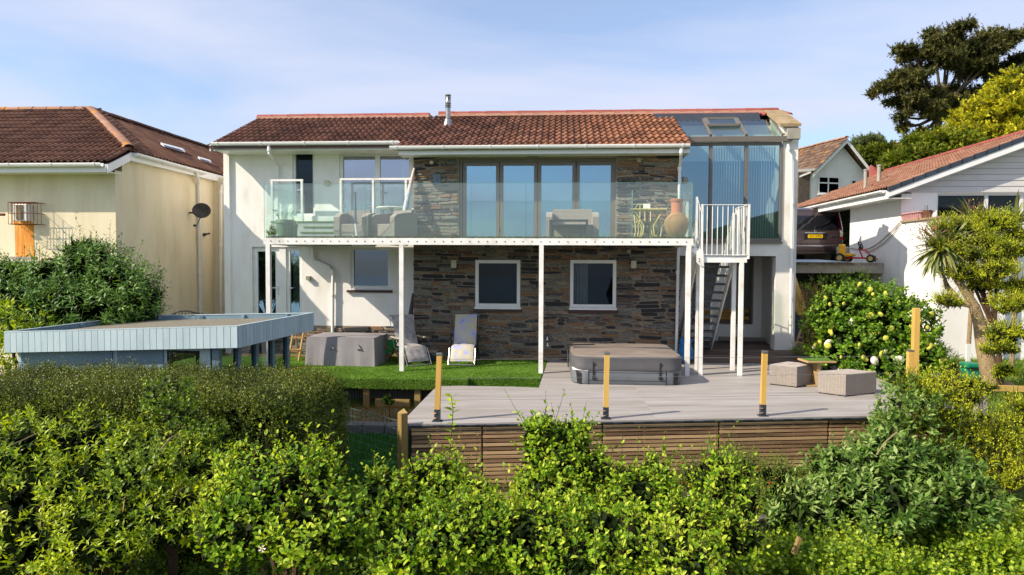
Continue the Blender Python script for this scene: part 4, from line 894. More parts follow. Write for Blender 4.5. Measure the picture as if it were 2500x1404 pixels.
# side wall (upper), terrace side wall, front wall
zside = lambda: zre-.12
mb = MB().wall(YGW, yend, -.5, zre-.1, [], XRW, XRW+.25, axis='y'); mb.build('wall', WHITE3, rh)
MB().box(XRW, XRW+.25, y_tb, YGW-.002, -.12, zter).box(XRW+.25, 18, y_tb, y_tb+.25, -.12, zter).build('terrace_wall', WHITE3, rh)
MB().box(XRW-.015, 18, y_tb-.015, YGW, -.5, -.122).build('plinth', M('pinkish_plinth', [hx('8f7466'), hx('a88c7c')], .9, 6), rh)
MB().box(XRW-.05, XRW+.33, y_tb-.04, YGW-.05, zter+.002, zter+.05).box(XRW+.33, 17, y_tb-.04, y_tb+.33, zter+.002, zter+.05).build('coping', M('tan_coping', [hx('8b7a5e'), hx('a29072')], .9, 6), rh)
MB().box(XRW+.26, 17, y_tb+.26, YGW, zter-.3, zter-.25).build('terrace_floor', GREYCON, rh)
xw0 = WY(2288, 500, YGW).x; zw1 = WY(2400, 472, YGW).z; zcl = zw1+.03
xw1 = WY(2412, 500, YGW).x
mb = MB().wall(XRW+.252, 17, zter-.3, zcl, [(xw0, 14.6, zter-.2, zw1)], YGW, YGW+.2); mb.build('wall', WHITE3, rh)
FRW = M('white_window_frame', [hx('c9cac8'), hx('dbdbd9')], .4, 3)
window(rh, (xw0, xw0+4.0, zter-.2, zw1), YGW+.1, FRW, GLASSDARK, .05, .08, cols=((xw1-xw0)/4.0, (WY(2499, 500, YGW).x-xw0)/4.0), bars=.09)
MB().box(xw0-.2, 16, YGW+.22, YGW+4, zter-.3, zw1+.2).build('interior_wall', M('olive_room', [hx('4c4c33'), hx('5c5b40')], .9, 2), rh)
MB().box(XRW+1.0, 13, YGW+2.0, YGW+2.1, zter-.2, zter+1.4).build('interior_panel', UPVC, rh)
# clapboards
nbd = 14; bh = .155; z = zcl
i = 0
def roofz(x): return zre+slR*(x-XRE) if x < XRR2 else zrr-slR*(x-XRR2)
while z < zrr-.35:
    xl = max(XRW, XRE+(z+bh+.24-zre)/slR); 
    if xl < XRR2-.1:
        xl0 = max(XRW, XRE+(z+.24-zre)/slR)
        MB().prism([(xl0, YGW-.03, z), (2*XRR2-xl0, YGW-.03, z), (2*XRR2-xl, YGW-.016, z+bh-.006), (xl, YGW-.016, z+bh-.006)], (0, .045, 0)).build('clapboard', BOARD, rh)
    z += bh; i += 1
MB().prism([(XRW, YGW+.02, zcl), (2*XRR2-XRW, YGW+.02, zcl), (XRR2, YGW+.02, zrr-.2), (XRW, YGW+.02, roofz(XRW)-.15)], (0, .15, 0)).build('gable_wall', ROOMD, rh)
rr_ = MB().prism([(XRE+.04, yv+.03, zre-.03), (XRR2, yv+.03, zrr-.03), (XRR2, YRB, zrr-.03), (XRE+.04, YRB, zre-.03)], (0, 0, -.05)); rr_.prism([(XRR2+.01, yv+.03, zrr-.03), (2*XRR2-XRE, yv+.03, zre-.03), (2*XRR2-XRE, YRB, zre-.03), (XRR2+.01, YRB, zrr-.03)], (0, 0, -.05))
rroof = rr_.build('roof', TILE_RIGHT, rh)
vr = Vector((1, 0, slR)).normalized(); LR = (XRR2-XRE)*math.sqrt(1+slR**2)
roof_field(rroof, (XRE-.02, YRB, zre+.025), (0, -1, 0), vr, lambda a, b: b < LR-.05, YRB-yv-.05, LR, TILE_RIGHT, limit=280)
ridge_run(rroof, (XRR2, yv+.1, zrr+.05), (XRR2, YRB, zrr+.05), RIDGE_RED, .43, .12)
NV = M('slate_blue_verge', [hx('2c353f'), hx('3a4450')], .5, 5, rand=.4)
pvn = Vector((1, 0, slR)).normalized(); nvg = 13
for i in range(nvg):
    a = Vector((XRE, yv, zre))+pvn*(LR*i/nvg); b = Vector((XRE, yv, zre))+pvn*(LR*(i+1)/nvg+.02); dz = Vector((0, 0, .055+.005*(i % 2)))
    MB().prism([a-dz+Vector((0, 0, -.02)), b-dz*1.05+Vector((0, 0, -.02)), b+dz*.6, a+dz*.75], (0, .10, 0)).build('verge_cap', NV, rroof)
MB().prism([(XRE+.0, yv+.02, zre-.22), (XRR2, yv+.02, zrr-.26), (XRR2, yv+.02, zrr-.09), (XRE, yv+.02, zre-.09)], (0, .03, 0)).build('bargeboard', UPVC, rh)
MB().box(XRE+.0, XRE+.03, yv+.05, YRB, zre-.26, zre-.04).box(XRE+.03, XRW+.1, yv+.05, YRB, zre-.255, zre-.24).prism([(XRE+.03, yv+.051, zre-.24), (XRR2, yv+.051, zrr-.28), (XRR2, YGW, zrr-.28), (XRE+.03, YGW, zre-.24)], (0, 0, .01)).build('fascia', UPVC, rh)
gutter_y(rh, XRE-.065, yv+.15, YRB, zre-.03, zre-.03)
# carport ceiling, stone pier and low stone wall behind the van
yp = 10.6
xsA, xsB = WY(2040, 560, yp).x, WY(2078, 560, yp).x+.5
zpl = 2.16
yp = 11.2
psA, psB = WY(2040, 560, yp).x, WY(2084, 560, yp).x
pier = MB().box(psA, psB, yp+.002, yp+.35, zpl, zre+.4).build('stone_pier', MORTAR, rh)
rubble(pier, 'x', psA, psB, zpl, zre+.4, [], yp+.002, 21, limit=60, hr=(.06, .12), wr=(.1, .3))
MB().box(8.6, 14, 13.5, 13.7, 1.5, zre-.4).build('garage_wall', ROOM, rh)
# platform
PAV = M('weathered_block_edge', [hx('6f675d'), hx('8d8579'), hx('a39b8f')], .9, 6, .4, 40, rand=.6)
plat = thing('driveway_slab', 'raised concrete parking platform edged with grey blocks between the two houses', 'platform', (7.4, 5, 1.5), kind='structure')
yP = SX(2157, 650, XRW-.01).y; 
rP = rect(1948, 2156, 648, 667, yP); zp1, zp0 = rP[3], rP[2]
ztop = WY(2050, 641, yP+.15).z
MB().box(XR+.05, XRW-.003, yP, 14, zp0, zp1-.002).build('slab', GREYCON, plat); zpl = zp1
x = XR+.06; k = 0
while x < XRW-.12:
    w_ = rnd.uniform(.18, .24); MB().cbox(x, min(x+w_-.008, XRW-.004), yP-.01+rnd.uniform(-.006, .006), yP+.25, zp1, ztop+rnd.uniform(-.004, .004), .006).build('edging_block', PAV, plat); x += w_
MB().box(XR+.05, XRW-.003, yP+.255, 14, zp1-.001, ztop-.01).build('paving', GREYCON, plat); zpl = ztop-.01
# block pier under the slab, dark void wall
BLK = M('buff_block', [hx('7d6a5c'), hx('96836f'), hx('a39180')], .9, 5, .4, 40, rand=.5)
bp = thing('block_pillar', 'stacked pinkish block pillar carrying the right end of the parking slab', 'pillar', WY(2092, 720, yP+.2))
r = rect(2080, 2099, 667, 790, yP+.15)
nn_ = 11
for k in range(nn_): z0 = r[2]+(r[3]-r[2])*k/nn_; MB().cbox(r[0], r[1], yP+.15, yP+.55, z0, z0+(r[3]-r[2])/nn_-.008, .005).build('block', BLK, bp)
mb = MB(); zz = zp0
void = thing('retaining_wall', 'dark shaded block retaining wall under the parking platform', 'wall', (7.3, 8, .5))
mbk = MB()
for k in range(10):
    x = XR+.3+(k % 2)*.2
    while x < XRW-.3: mbk.cbox(x, x+.42, yP+1.7, yP+1.9, .05+k*.16, .05+k*.16+.15, .006); x += .43
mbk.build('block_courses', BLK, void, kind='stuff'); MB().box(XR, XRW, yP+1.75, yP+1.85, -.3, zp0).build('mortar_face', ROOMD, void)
# ================================================================= FAR HOUSES
def cpt(px, py, d): return DP(px, py, d)
fh = thing('house', 'white gabled house with lichen covered brown roof standing behind the parked van', 'house', cpt(2050, 560, 38))
A = cpt(2068, 337, 38.0); Lf = cpt(1985, 413, 37.5); Rf = cpt(2138, 434, 38.4)
Rf.z = Lf.z = (Lf.z+Rf.z)/2; bk = Vector((-(Rf-Lf).y, (Rf-Lf).x, 0)).normalized()
gb = 4.0*bk*2
inn_ = -bk*0+bk*.5
mb = MB()
lo = Lf.lerp(Rf, .06)+bk*.5; ro = Lf.lerp(Rf, .94)+bk*.5; base = -1.0
mb.prism([Vector((lo.x, lo.y, base)), Vector((ro.x, ro.y, base)), ro+Vector((0, 0, .1)), A+bk*.5-Vector((0, 0, .25)), lo+Vector((0, 0, .1))], bk*.3)
mb.prism([Vector((lo.x, lo.y, base)), lo, lo+gb, Vector((lo.x, lo.y, base))+gb], (Rf-Lf).normalized()*.2)
mb.build('wall', WHITE, fh)
fr = MB(); up = Vector((0, 0, -.06))
fr.prism([Lf, A, A+gb, Lf+gb], up); fr.prism([A+Vector((0, 0, -.001)), Rf, Rf+gb, A+gb], up)
frf = fr.build('roof', TILE_FAR, fh)
uu = (-bk); vv_ = (A-Lf); roof_field(frf, Lf+gb+Vector((0, 0, .03)), uu, vv_, lambda a, b: b < vv_.length-.05, gb.length, vv_.length, TILE_FAR, limit=0)
ridge_run(frf, A+Vector((0, 0, .03)), A+gb+Vector((0, 0, .03)), RIDGE_LICH, .45, .13, limit=30)
for p, q in ((Lf, A), (A, Rf)): MB().prism([p-Vector((0, 0, .05)), q-Vector((0, 0, .05)), q-Vector((0, 0, .28)), p-Vector((0, 0, .28))], bk*.04-bk*.06).build('bargeboard', UPVC, fh)
gd = (Rf-Lf).normalized()
def onf(px, py, e=0.0):
    n = bk; d = ray(px, py); p0 = lo-bk*e; t = (p0-Vector(CAM)).dot(n)/Vector(d).dot(n); return Vector(CAM)+Vector(d)*t
def fwin(x0, x1, y0, y1, cols, rows, parent=fh):
    a, b = onf(x0, y1), onf(x1, y1); c = onf(x0, y0); h = c.z-a.z; ww = (b-a).length
    f = MB(); e = -bk*.04
    def bar(u0, u1, v0, v1, m=f, ex=.05): m.prism([a+gd*ww*u0+Vector((0, 0, h*v0))+e, a+gd*ww*u1+Vector((0, 0, h*v0))+e, a+gd*ww*u1+Vector((0, 0, h*v1))+e, a+gd*ww*u0+Vector((0, 0, h*v1))+e], bk*ex)
    for (q) in ((0, 1, 0, .09), (0, 1, .91, 1), (0, .06, .09, .91), (.94, 1, .09, .91)): bar(*q)
    for cc in cols: bar(cc-.025, cc+.025, .09, .91)
    for cc in rows: bar(.06, .94, cc-.035, cc+.035)
    wd = f.build('window', UPVC, parent); g = MB(); e2 = e; bar(.06, .94, .09, .91, g, .02); o = g.build('pane', glassmat('far_glass', (.1, .1, .12, 1), .12), wd); o.location = o.location+bk*.03
    MB().prism([a-gd*.05+e-Vector((0, 0, .06)), a+gd*(ww+.05)+e-Vector((0, 0, .06)), a+gd*(ww+.05)+e, a-gd*.05+e], -bk*.08).build('sill', UPVC, wd)
fwin(1996, 2049, 429, 474, (.47,), (.62,)); fwin(2078, 2100, 439, 470, (.5,), (.62,))
sl_, sr_ = onf(1944, 505), onf(1972, 505); top = onf(1972, 422)
spn = MB().prism([Vector((sl_.x, sl_.y, 2)), Vector((sr_.x, sr_.y, 2)), Vector((sr_.x, sr_.y, top.z)), Vector((sl_.x, sl_.y, top.z))], -bk*.15).build('stone_panel', M('far_slate', [hx('2f2b28'), hx('5d5248'), hx('75685a')], .9, 5, .6, 12, stretch=(1, 1, 4), world=True), fh)
MB().bar(onf(1946, 417, .5), onf(1988, 414, .5), .12, .12).build('gutter', UPVC, fh); MB().bar(onf(1985, 418, .3), onf(1950, 432, .1), .09, .09).build('downpipe', UPVC, fh)
def flue(px, yb_, yt, d, w, label):
    p = DP(px, yb_, d); q = DP(px, yt, d); t = thing('flue', label, 'chimney', p); rr = w/2/F_PX*d; h = q.z-p.z
    MB().lathe(p, [(rr, -.3), (rr, h*.8)], 12).build('pipe', GREYCON, t, smooth=True); MB().lathe(p, [(rr*1.15, h*.8), (rr*1.3, h*.85), (rr*1.3, h*.97), (rr*.6, h)], 12).build('cowl', GREYCON, t, smooth=True)
flue(2113, 440, 413, 20.5, 8, 'thin grey flue pipe near the left edge of the reddish roof'); flue(2146, 428, 402, 21.5, 9, 'capped grey flue pipe on the reddish roof right of the thin one')
# two distant roofs
for (x0, x1, y0, y1, d, lab) in ((2100, 2180, 356, 378, 70, 'lower distant brown roof seen above the golden trees'), (2178, 2250, 350, 378, 66, 'upper distant brown roof seen beside the big cypress')):
    a, b = DP(x0, y0, d), DP(x1, y0, d); c = DP(x0, y1, d-3); b.z = a.z; t = thing('house', lab, 'house', DP((x0+x1)/2, y1+60, d-3))
    dn = Vector((0, -1.6, c.z-a.z)); rf = MB().prism([a, b, b+dn, a+dn], (0, 0, -.1)).prism([a, b, b+Vector((0, 3, -1.2)), a+Vector((0, 3, -1.2))], (0, 0, -.1)).build('roof', TILE_FAR, t)
    MB().box(a.x+.3, b.x-.3, a.y-1.2, a.y+2.5, a.z-6, a.z-1.0).build('wall', CREAM, t); ridge_run(rf, a, b, RIDGE_LICH, .5, .15, limit=20)
# far red roof right of the gable
a, b = DP(2128, 400, 30), DP(2165, 425, 30)
t = thing('house', 'small patch of red tiled roof between the gable and the capped flue', 'house', DP(2140, 470, 31)); MB().prism([DP(2126, 402, 32), DP(2132, 405, 32), DP(2162, 426, 32), DP(2162, 445, 31), DP(2126, 445, 31)], (0, .2, -.1)).build('roof', RIDGE_RED, t); MB().box(DP(2120, 470, 32).x, DP(2170, 470, 32).x, DP(2120, 470, 32).y-.5, DP(2120, 470, 32).y+2, 1, DP(2120, 470, 31).z).build('wall', WHITE, t)
# ================================================================= DECK, LAWN TERRACE
dk = thing('composite_deck', 'grey composite deck', 'deck', (1.5, -1.5, 0), kind='structure')
for k_del in ('category', 'label'): del dk[k_del]
def g2(px, py, z=0.0): p = GZ(px, py, z); return Vector((p.x, p.y))
F1, F2 = g2(975, 1036), g2(2140, 1015); fu = (F2-F1).normalized(); fv = Vector((-fu.y, fu.x))
poly = [F1, F1+fu*8.6, Vector((6.3, 1.86)), Vector((XSR+.02, 1.86)), Vector((XSR, YS-.03)), Vector((g2(1337, 884).x, YS-.03)), g2(1316, 945), g2(1068, 941)]
pl2 = [((p-F1).dot(fu), (p-F1).dot(fv)) for p in poly]
def cuts(v):
    xs_ = []
    for i in range(len(pl2)):
        a, b = pl2[i], pl2[(i+1) % len(pl2)]
        if (a[1] > v) != (b[1] > v): xs_.append(a[0]+(b[0]-a[0])*(v-a[1])/(b[1]-a[1]))
    return sorted(xs_)
SEAM0, SEAM1 = g2(1605, 1028), g2(1560, 958); s0 = ((SEAM0-F1).dot(fu), (SEAM0-F1).dot(fv)); s1 = ((SEAM1-F1).dot(fu), (SEAM1-F1).dot(fv))
bw = .145; v = 0.0; vmax = max(p[1] for p in pl2)
while v < vmax-.02:
    a, b = cuts(v+.003), cuts(min(v+bw-.003, vmax-.001)); m = cuts(v+bw*.5)
    if len(a) != len(m): a = m
    if len(b) != len(m): b = m
    for i in range(0, len(m)-1, 2):
        segs = []; sm = s0[0]+(s1[0]-s0[0])*((v+bw/2)-s0[1])/(s1[1]-s0[1])
        if v < 3.1 and a[i]+.5 < sm < a[i+1]-.5: segs = [(a[i], sm-.003, b[i], sm-.003), (sm+.003, a[i+1], sm+.003, b[i+1])]
        else: segs = [(a[i], a[i+1], b[i], b[i+1])]
        for (p, q, r_, s__) in segs:
            V = [F1+fu*p+fv*(v+.002), F1+fu*q+fv*(v+.002), F1+fu*s__+fv*(v+bw-.002), F1+fu*r_+fv*(v+bw-.002)]
            MB().prism([(w_.x, w_.y, -.024) for w_ in V], (0, 0, .024)).build('deck_board', COMPO, dk)
    v += bw
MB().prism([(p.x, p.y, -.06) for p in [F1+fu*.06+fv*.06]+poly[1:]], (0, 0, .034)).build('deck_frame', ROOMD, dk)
for i in range(56):
    a = F1+fu*(.02+i*.15); q = a+fu*.142; MB().prism([(a.x, a.y, -.045), (q.x, q.y, -.045), (q.x-fv.x*.02, q.y-fv.y*.02, -.045+.008*(i % 2)), (a.x-fv.x*.02, a.y-fv.y*.02, -.045+.008*(i % 2))], (0, 0, .02)).build('edge_clip', DARKG, dk)
# slatted screens below deck
seam = [1003, 1177, 1470, 1755, 2022, 2330]
labs = ['slatted timber screen panel beside the fence post at the deck left corner', 'slatted timber screen panel behind the tall apple tree', 'slatted timber screen panel below the middle and right yellow posts', 'slatted timber screen panel above the red flowered shrub', 'slatted timber screen panel partly hidden by the golden conifer']
def onfront(px, z=-.05, e=.03):
    d = Vector(ray(px, 1035)); n = Vector((fv.x, fv.y, 0)); p0 = Vector((F1.x, F1.y, 0))+n*e; t = (p0-Vector(CAM)).dot(n)/d.dot(n); q = Vector(CAM)+d*t; return (Vector((q.x, q.y))-F1).dot(fu)
sl_me = None
for k in range(5):
    u0, u1 = onfront(seam[k])+.012, onfront(seam[k+1])-.012
    t = thing('slatted_screen', labs[k], 'fence', (F1.x+fu.x*(u0+u1)/2, F1.y+fu.y*(u0+u1)/2, -1.3), group='slatted timber screens under the deck edge')
    def bx(ua, ub, e0, e1, z0, z1, nm, m):
        V = [F1+fu*ua+fv*e0, F1+fu*ub+fv*e0, F1+fu*ub+fv*e1, F1+fu*ua+fv*e1]
        return MB().prism([(w_.x, w_.y, z0) for w_ in V], (0, 0, z1-z0)).build(nm, m, t)
    z = -.065
    for i in range(21):
        bx(u0+rnd.uniform(-.004, .004), u1+rnd.uniform(-.004, .004), .02+rnd.uniform(-.002, .002), .04, z-.041, z, 'slat', TIMBER); z -= .0585
    for q in (0.01, .35, .68, .975): a = u0+(u1-u0)*q; bx(a, a+.035, .042, .06, z, -.05, 'batten', TIMBER)
MB().prism([(w_.x, w_.y, -1.5) for w_ in (F1+fu*.1+fv*.5, F1+fu*8.4+fv*.5, F1+fu*8.4+fv*.55, F1+fu*.1+fv*.55)], (0, 0, 1.4)).build('deck_skirt', ROOMD, dk)  # dark sheet behind the slats, painting in the under-deck shade
# fence corner post
fp = DP(983, 1003, 9.45); t = thing('fence_post', 'square timber post with wire mesh at the front left deck corner', 'post', (fp.x, fp.y, -1.4))
PT = wood_like('7b6233', 'a38a55', 'post_timber'); a = .055
MB().prism([(fp.x-a*1.3, fp.y, -1.4), (fp.x, fp.y-a*1.3, -1.4), (fp.x+a*1.3, fp.y, -1.4), (fp.x, fp.y+a*1.3, -1.4)], (0, 0, 1.4+fp.z-.03)).add([(fp.x-a*1.3, fp.y, fp.z-.03), (fp.x, fp.y-a*1.3, fp.z-.06), (fp.x+a*1.3, fp.y, fp.z-.03), (fp.x, fp.y+a*1.3, fp.z+.02)], [(0, 1, 2, 3)]).build('post', PT, t)
mw_ = MB(); e0 = Vector((fp.x-.08, fp.y, 0)); e1 = DP(835, 1000, 10.4); e1.z = 0
for i in range(11):
    z = .06-.12*i; mw_.tube([e0+Vector((0, 0, z)), e0.lerp(e1, .5)+Vector((0, 0, z+.02*math.sin(i*2))), e1+Vector((0, 0, z))], .0022, 4)
for i in range(17): q = e0.lerp(e1, i/16); mw_.tube([q+Vector((0, 0, .08)), q+Vector((0, 0, -1.2))], .002, 4)
mw_.build('wire_mesh', M('green_fence_wire', [hx('4a6b5a'), hx('6e8c7c')], .5, 5), t)
# yellow deck posts
YT = M('fresh_yellow_timber', [hx('b58c42'), hx('cfa656'), hx('dab66c')], .65, 5, .2, 60, stretch=(1, 1, .12), rand=.2)
pls = ['yellow timber deck post beside the lawn edge', 'yellow timber deck post in front of the hot tub', 'yellow timber deck post left of the wicker footstools']
tops = ((1073, 862), (1482, 860), (1867, 857)); bases = ((1068, 1028), (1479, 1022), (1862, 1015)); pbs = []
for i in range(3):
    b = GZ(*bases[i]); zt = WY(tops[i][0], tops[i][1], b.y).z; xt = WY(tops[i][0], tops[i][1], b.y).x-b.x; pbs.append((b, zt))
    t = thing('deck_post', pls[i], 'post', b, group='yellow timber posts along the deck edge', local=True)
    h = .036; H = zt
    m_ = MB(); m_.add([(-h, -h, .17), (h, -h, .17), (h, h, .17), (-h, h, .17), (-h+xt, -h, H-.03), (h+xt, -h, H-.03), (h+xt, h, H-.03), (-h+xt, h, H-.03)], [(3, 2, 1, 0), (4, 5, 6, 7), (0, 1, 5, 4), (1, 2, 6, 5), (2, 3, 7, 6), (3, 0, 4, 7)]); m_.build('timber', YT, t)
    MB().cbox(-h-.004+xt, h+.004+xt, -h-.004, h+.004, H-.035, H+.005, .006).build('cap', STEEL, t)
    br = MB().box(-h-.004, h+.004, -h-.004, h+.004, .008, .172).box(-.07, .07, -.07, .07, 0.001, .0079).build('post_shoe', DARKG, t)
    for zz in (.05, .12):
        MB().tube([(-h-.012, -.045, zz), (-.01, -.05, zz)], .008, 6).build('bolt', M('brass_bolt', [hx('b98a5a')], .4, 4, metal=.5) if i == 0 and zz == .05 else bpy.data.materials['brass_bolt'], br)
for j, zf_ in enumerate((.90, .62, .30)):
    t = thing('wire', ('top', 'middle', 'lower')[j]+' thin steel wire strung between the yellow deck posts', 'wire', pbs[0][0]); P3 = [pbs[k][0]+Vector((0, .03, pbs[k][1]*zf_)) for k in range(3)]; P3.append(P3[2]+(P3[2]-P3[1]))
    MB().tube(P3, .0022, 5).build('cable', M('steel_wire', [hx('77777a')], .4, 4) if j == 0 else bpy.data.materials['steel_wire'], t)
# lawn terrace
yl1, yl2 = GZ(1100, 926).y, GZ(1230, 922).y; xs1, xs2 = GZ(1142, 925).x, g2(1316, 945).x
lt = thing('artificial_lawn', 'artificial lawn terrace', 'lawn', (-4, 0, 0), kind='structure')
for k_del in ('category', 'label'): del lt[k_del]
lp = [(-8.6, yl1), (xs1, yl1), (xs1, yl2), (xs2, yl2), (g2(1337, 884).x-.02, YS-.04), (XSL, YS-.04), (XSL-.02, YL-.02), (-8.6, YL-.02)]
MB().prism([(x, y, -.2) for x, y in lp], (0, 0, .195)).build('turf', TURF, lt)
MB().box(-8.6, XSR-3.2, YS-.04, YS-.012, -.02, .045).build('skirting_board', TIMBER, lt)
def inp(x, y):
    ins = np.zeros(len(x), bool)
    for i in range(len(lp)):
        (x0, y0), (x1, y1) = lp[i], lp[(i+1) % len(lp)]
        with np.errstate(divide='ignore', invalid='ignore'): c_ = ((y0 > y) != (y1 > y)) & (x < (x1-x0)*(y-y0)/(y1-y0+1e-12)+x0)
        ins ^= c_
    return ins
V = blades(None, -6.5, 0, yl1, YL-.05, -.006, 120000, .022, .006, .45, seed=9); c_ = V.reshape(-1, 3, 3)[:, 0]; V = V.reshape(-1, 3, 3)[inp(c_[:, 0], c_[:, 1])].reshape(-1, 3)
tri_obj('turf_pile', V, GRASSB, lt, kind='stuff')
def riser_blades(x0, x1, y, z0, z1, n, seed):
    r = np.random.default_rng(seed); x = r.uniform(x0, x1, n); z = r.uniform(z0, z1, n); w_ = .006
    A = np.stack([x-w_, np.full(n, y), z], 1); B = np.stack([x+w_, np.full(n, y), z], 1); Cc = np.stack([x+r.normal(0, .01, n), np.full(n, y)-r.uniform(.01, .03, n), z-r.uniform(.0, .035, n)+.01], 1)
    return np.concatenate([A, B, Cc], 1).reshape(-1, 3)
tri_obj('turf_riser_pile', np.concatenate([riser_blades(-6.5, xs1, yl1-.002, -.2, 0, 16000, 2), riser_blades(xs1, xs2, yl2-.002, -.2, 0, 5000, 3)]), GRASSB, lt, kind='stuff')
MB().prism([(xs1-.02, -1.3, -.21), (xs2+.05, -1.3, -.21), (xs2+.05, yl2+.1, -.21), (xs1-.02, yl2+.1, -.21)], (0, 0, .04)).build('lower_turf', TURF, lt)
for k, px in enumerate((895, 1020)):
    x = WY(px, 970, yl1+.1).x; t = thing('timber_support', ('left', 'right')[k]+' stubby timber post holding up the lawn terrace edge', 'post', (x, yl1+.1, -.6), group='timber supports under the lawn edge')
    MB().cbox(x-.06, x+.06, yl1+.05, yl1+.17, -.62, -.203, .006).build('post', PT, t)
cor = MB(); 
for i in range(90): x = -6+i*.055; cor.box(x, x+.03, yl1+.38, yl1+.42, -.75, -.21)
cor.box(-6.5, -.9, yl1+.42, yl1+.45, -.9, -.2); cor.build('void_boarding', ROOM, lt)
sleeper = thing('sleeper', 'weathered timber sleeper lying in gravel under the lawn edge', 'sleeper', WY(960, 982, yl1+.05)); r = rect(915, 1000, 975, 992, yl1+.1); MB().cbox(r[0], r[1], yl1+.1, yl1+.25, -.62, r[3], .01).build('beam', PT, sleeper)
# gravel strip, lower lawn, stone kerb
GRAV = M('gravel_and_moss', [hx('4a4436'), hx('7a7365'), hx('8f8a7e'), hx('5c4d33')], .95, 14, 1, 60, world=True)
MB().box(-7, -1.6, yl1-1.2, yl1+.36, -.9, -.60).build('gravel_strip', GRAV, None, kind='structure')
KS = M('grey_kerb_stone', [hx('5c5a5a'), hx('77746f')], .85, 7, .3, 40, rand=.4)
ks = thing('kerb', 'low kerb of dark grey blocks between the gravel and the lower lawn', 'kerb', (-3, yl1-1.2, -.6))
for i in range(9): x = -5.0+i*.40; MB().cbox(x, x+.385, yl1-1.42, yl1-1.2, -.85, -.575, .01).build('kerb_block', KS, ks)
DG = M('shaded_lawn', [hx('1f4a14'), hx('2c5e1b'), hx('356b22')], .95, 9, 1, 200, world=True)  # lower lawn in dark greens
MB().add([(-4.2, -6.6, -1.28), (-1.5, -6.6, -1.28), (-1.5, yl1-1.42, -.72), (-4.2, yl1-1.42, -.72)], [(0, 1, 2, 3)]).build('lower_lawn', DG, None, kind='structure')
tri_obj('lower_lawn_grass', blades(None, -4.1, -1.6, -6.4, yl1-1.45, 0, 30000, .05, .006, .5, 12, zf_=lambda x, y: -.72-(yl1-1.42-y)*.56/(yl1-1.42+6.6)), leafmat('lower_grass_blade', [hx('28561a'), hx('3a7024'), hx('4d8430')], .6, .3, .2), None, kind='stuff')
# old deck
od = thing('old_timber_deck', 'old deck', 'deck', (4, 3, 0), kind='structure')
for k_del in ('category', 'label'): del od[k_del]
y = 1.88; k = 0
while y < YC+1.88:
    MB().box(XSR+.01, 6.6, y, y+.138, .13, .17-.004*(k % 2)).build('deck_plank', OLDDECK, od); y += .142; k += 1
MB().box(XSR+.01, 6.6, 1.87, 1.90, .0, .128).box(XSR+.01, 6.6, 1.95, YC+1.88, -.2, .128).build('deck_fascia', OLDDECK, od)
# ================================================================= SHED
BLUE = M('pale_blue_painted_timber', [hx('8fa2aa'), hx('a6b8bf'), hx('b4c4ca')], .6, 4, .15, 50, rand=.25, stretch=(1, 1, .3))
BLUED = M('dark_blue_painted_timber', [hx('5c7482'), hx('6f8896')], .6, 4, .15, 50, rand=.2, stretch=(1, 1, .3))
FELT = M('grey_green_roof_felt', [hx('5f5b50'), hx('7a7566'), hx('868071')], .95, 30, .8, 200, world=True)
A_, B_, C_, D_ = DP(12, 812, 10.2), DP(581, 797, 9.6), DP(764, 765, 12.2), DP(340, 772, 12.8)
sh = thing('garden_room', 'pale blue timber garden room with flat felt roof behind the hedge', 'shed', (A_+B_+C_+D_)/4-Vector((0, 0, 2.3)))
H_ = .30
ctr = (A_+B_+C_+D_)/4
def lerpn(a, b, t): return a+(b-a)*t
def fasc(a, b, n, m, sgn, hh=H_, out_=None):
    nrm = (b-a).cross(Vector((0, 0, 1))).normalized(); 
    if nrm.dot(ctr-a) > 0: nrm = -nrm
    for i in range(n):
        p, q = lerpn(a, b, (i+.035)/n), lerpn(a, b, (i+.965)/n); dz = Vector((0, 0, rnd.uniform(-.003, .003)))
        MB().prism([p+dz, q+dz, q-Vector((0, 0, hh)), p-Vector((0, 0, hh))], nrm*.018).build('fascia_board', m, sh)
    MB().prism([a-nrm*.001-Vector((0, 0, .01)), b-nrm*.001-Vector((0, 0, .01)), b-nrm*.001-Vector((0, 0, hh)), a-nrm*.001-Vector((0, 0, hh))], -nrm*.03).build('fascia_backing', BLUED, sh)
    MB().prism([a+nrm*.02+Vector((0, 0, .002)), b+nrm*.02+Vector((0, 0, .002)), b-nrm*.03+Vector((0, 0, .002)), a-nrm*.03+Vector((0, 0, .002))], Vector((0, 0, .012))).build('fascia_cap', BLUE, sh)
fasc(A_, B_, 36, BLUE, 1); fasc(B_, C_, 26, BLUE, 1); fasc(C_, D_, 30, BLUE, 1); fasc(D_, A_, 24, BLUE, 1)
dn = Vector((0, 0, -.07)); i_ = lambda p: p+(ctr-p)*.012
MB().prism([i_(A_)+dn, i_(B_)+dn, i_(C_)+dn, i_(D_)+dn], (0, 0, -.08)).build('felt_roof', FELT, sh)
for (p, q, n) in ((D_, A_, 3), (C_, D_, 4)):
    for k in range(n): c = lerpn(p, q, (k+.5)/n); c2 = c+(ctr-c).normalized()*.07; MB().bar(c-Vector((0, 0, .035)), c2-Vector((0, 0, .035)), .07, .06).build('roof_bracket', BLUED, sh)
MB().prism([i_(A_)-Vector((0, 0, H_-.01)), i_(B_)-Vector((0, 0, H_-.01)), i_(C_)-Vector((0, 0, H_-.01)), i_(D_)-Vector((0, 0, H_-.01))], (0, 0, .01)).build('soffit', BLUED, sh)
ua, va = (B_-A_).normalized(), (C_-B_).normalized(); ua.z = 0; va.z = 0
wA, wB, wC, wD = A_+ua*.16+va*.16, B_-ua*.42+va*.16, C_-ua*.42-va*.2, D_+ua*.2-va*.2
for p in (wA, wB, wC, wD): p.z = -1.0
ztp = ctr.z-H_+.03
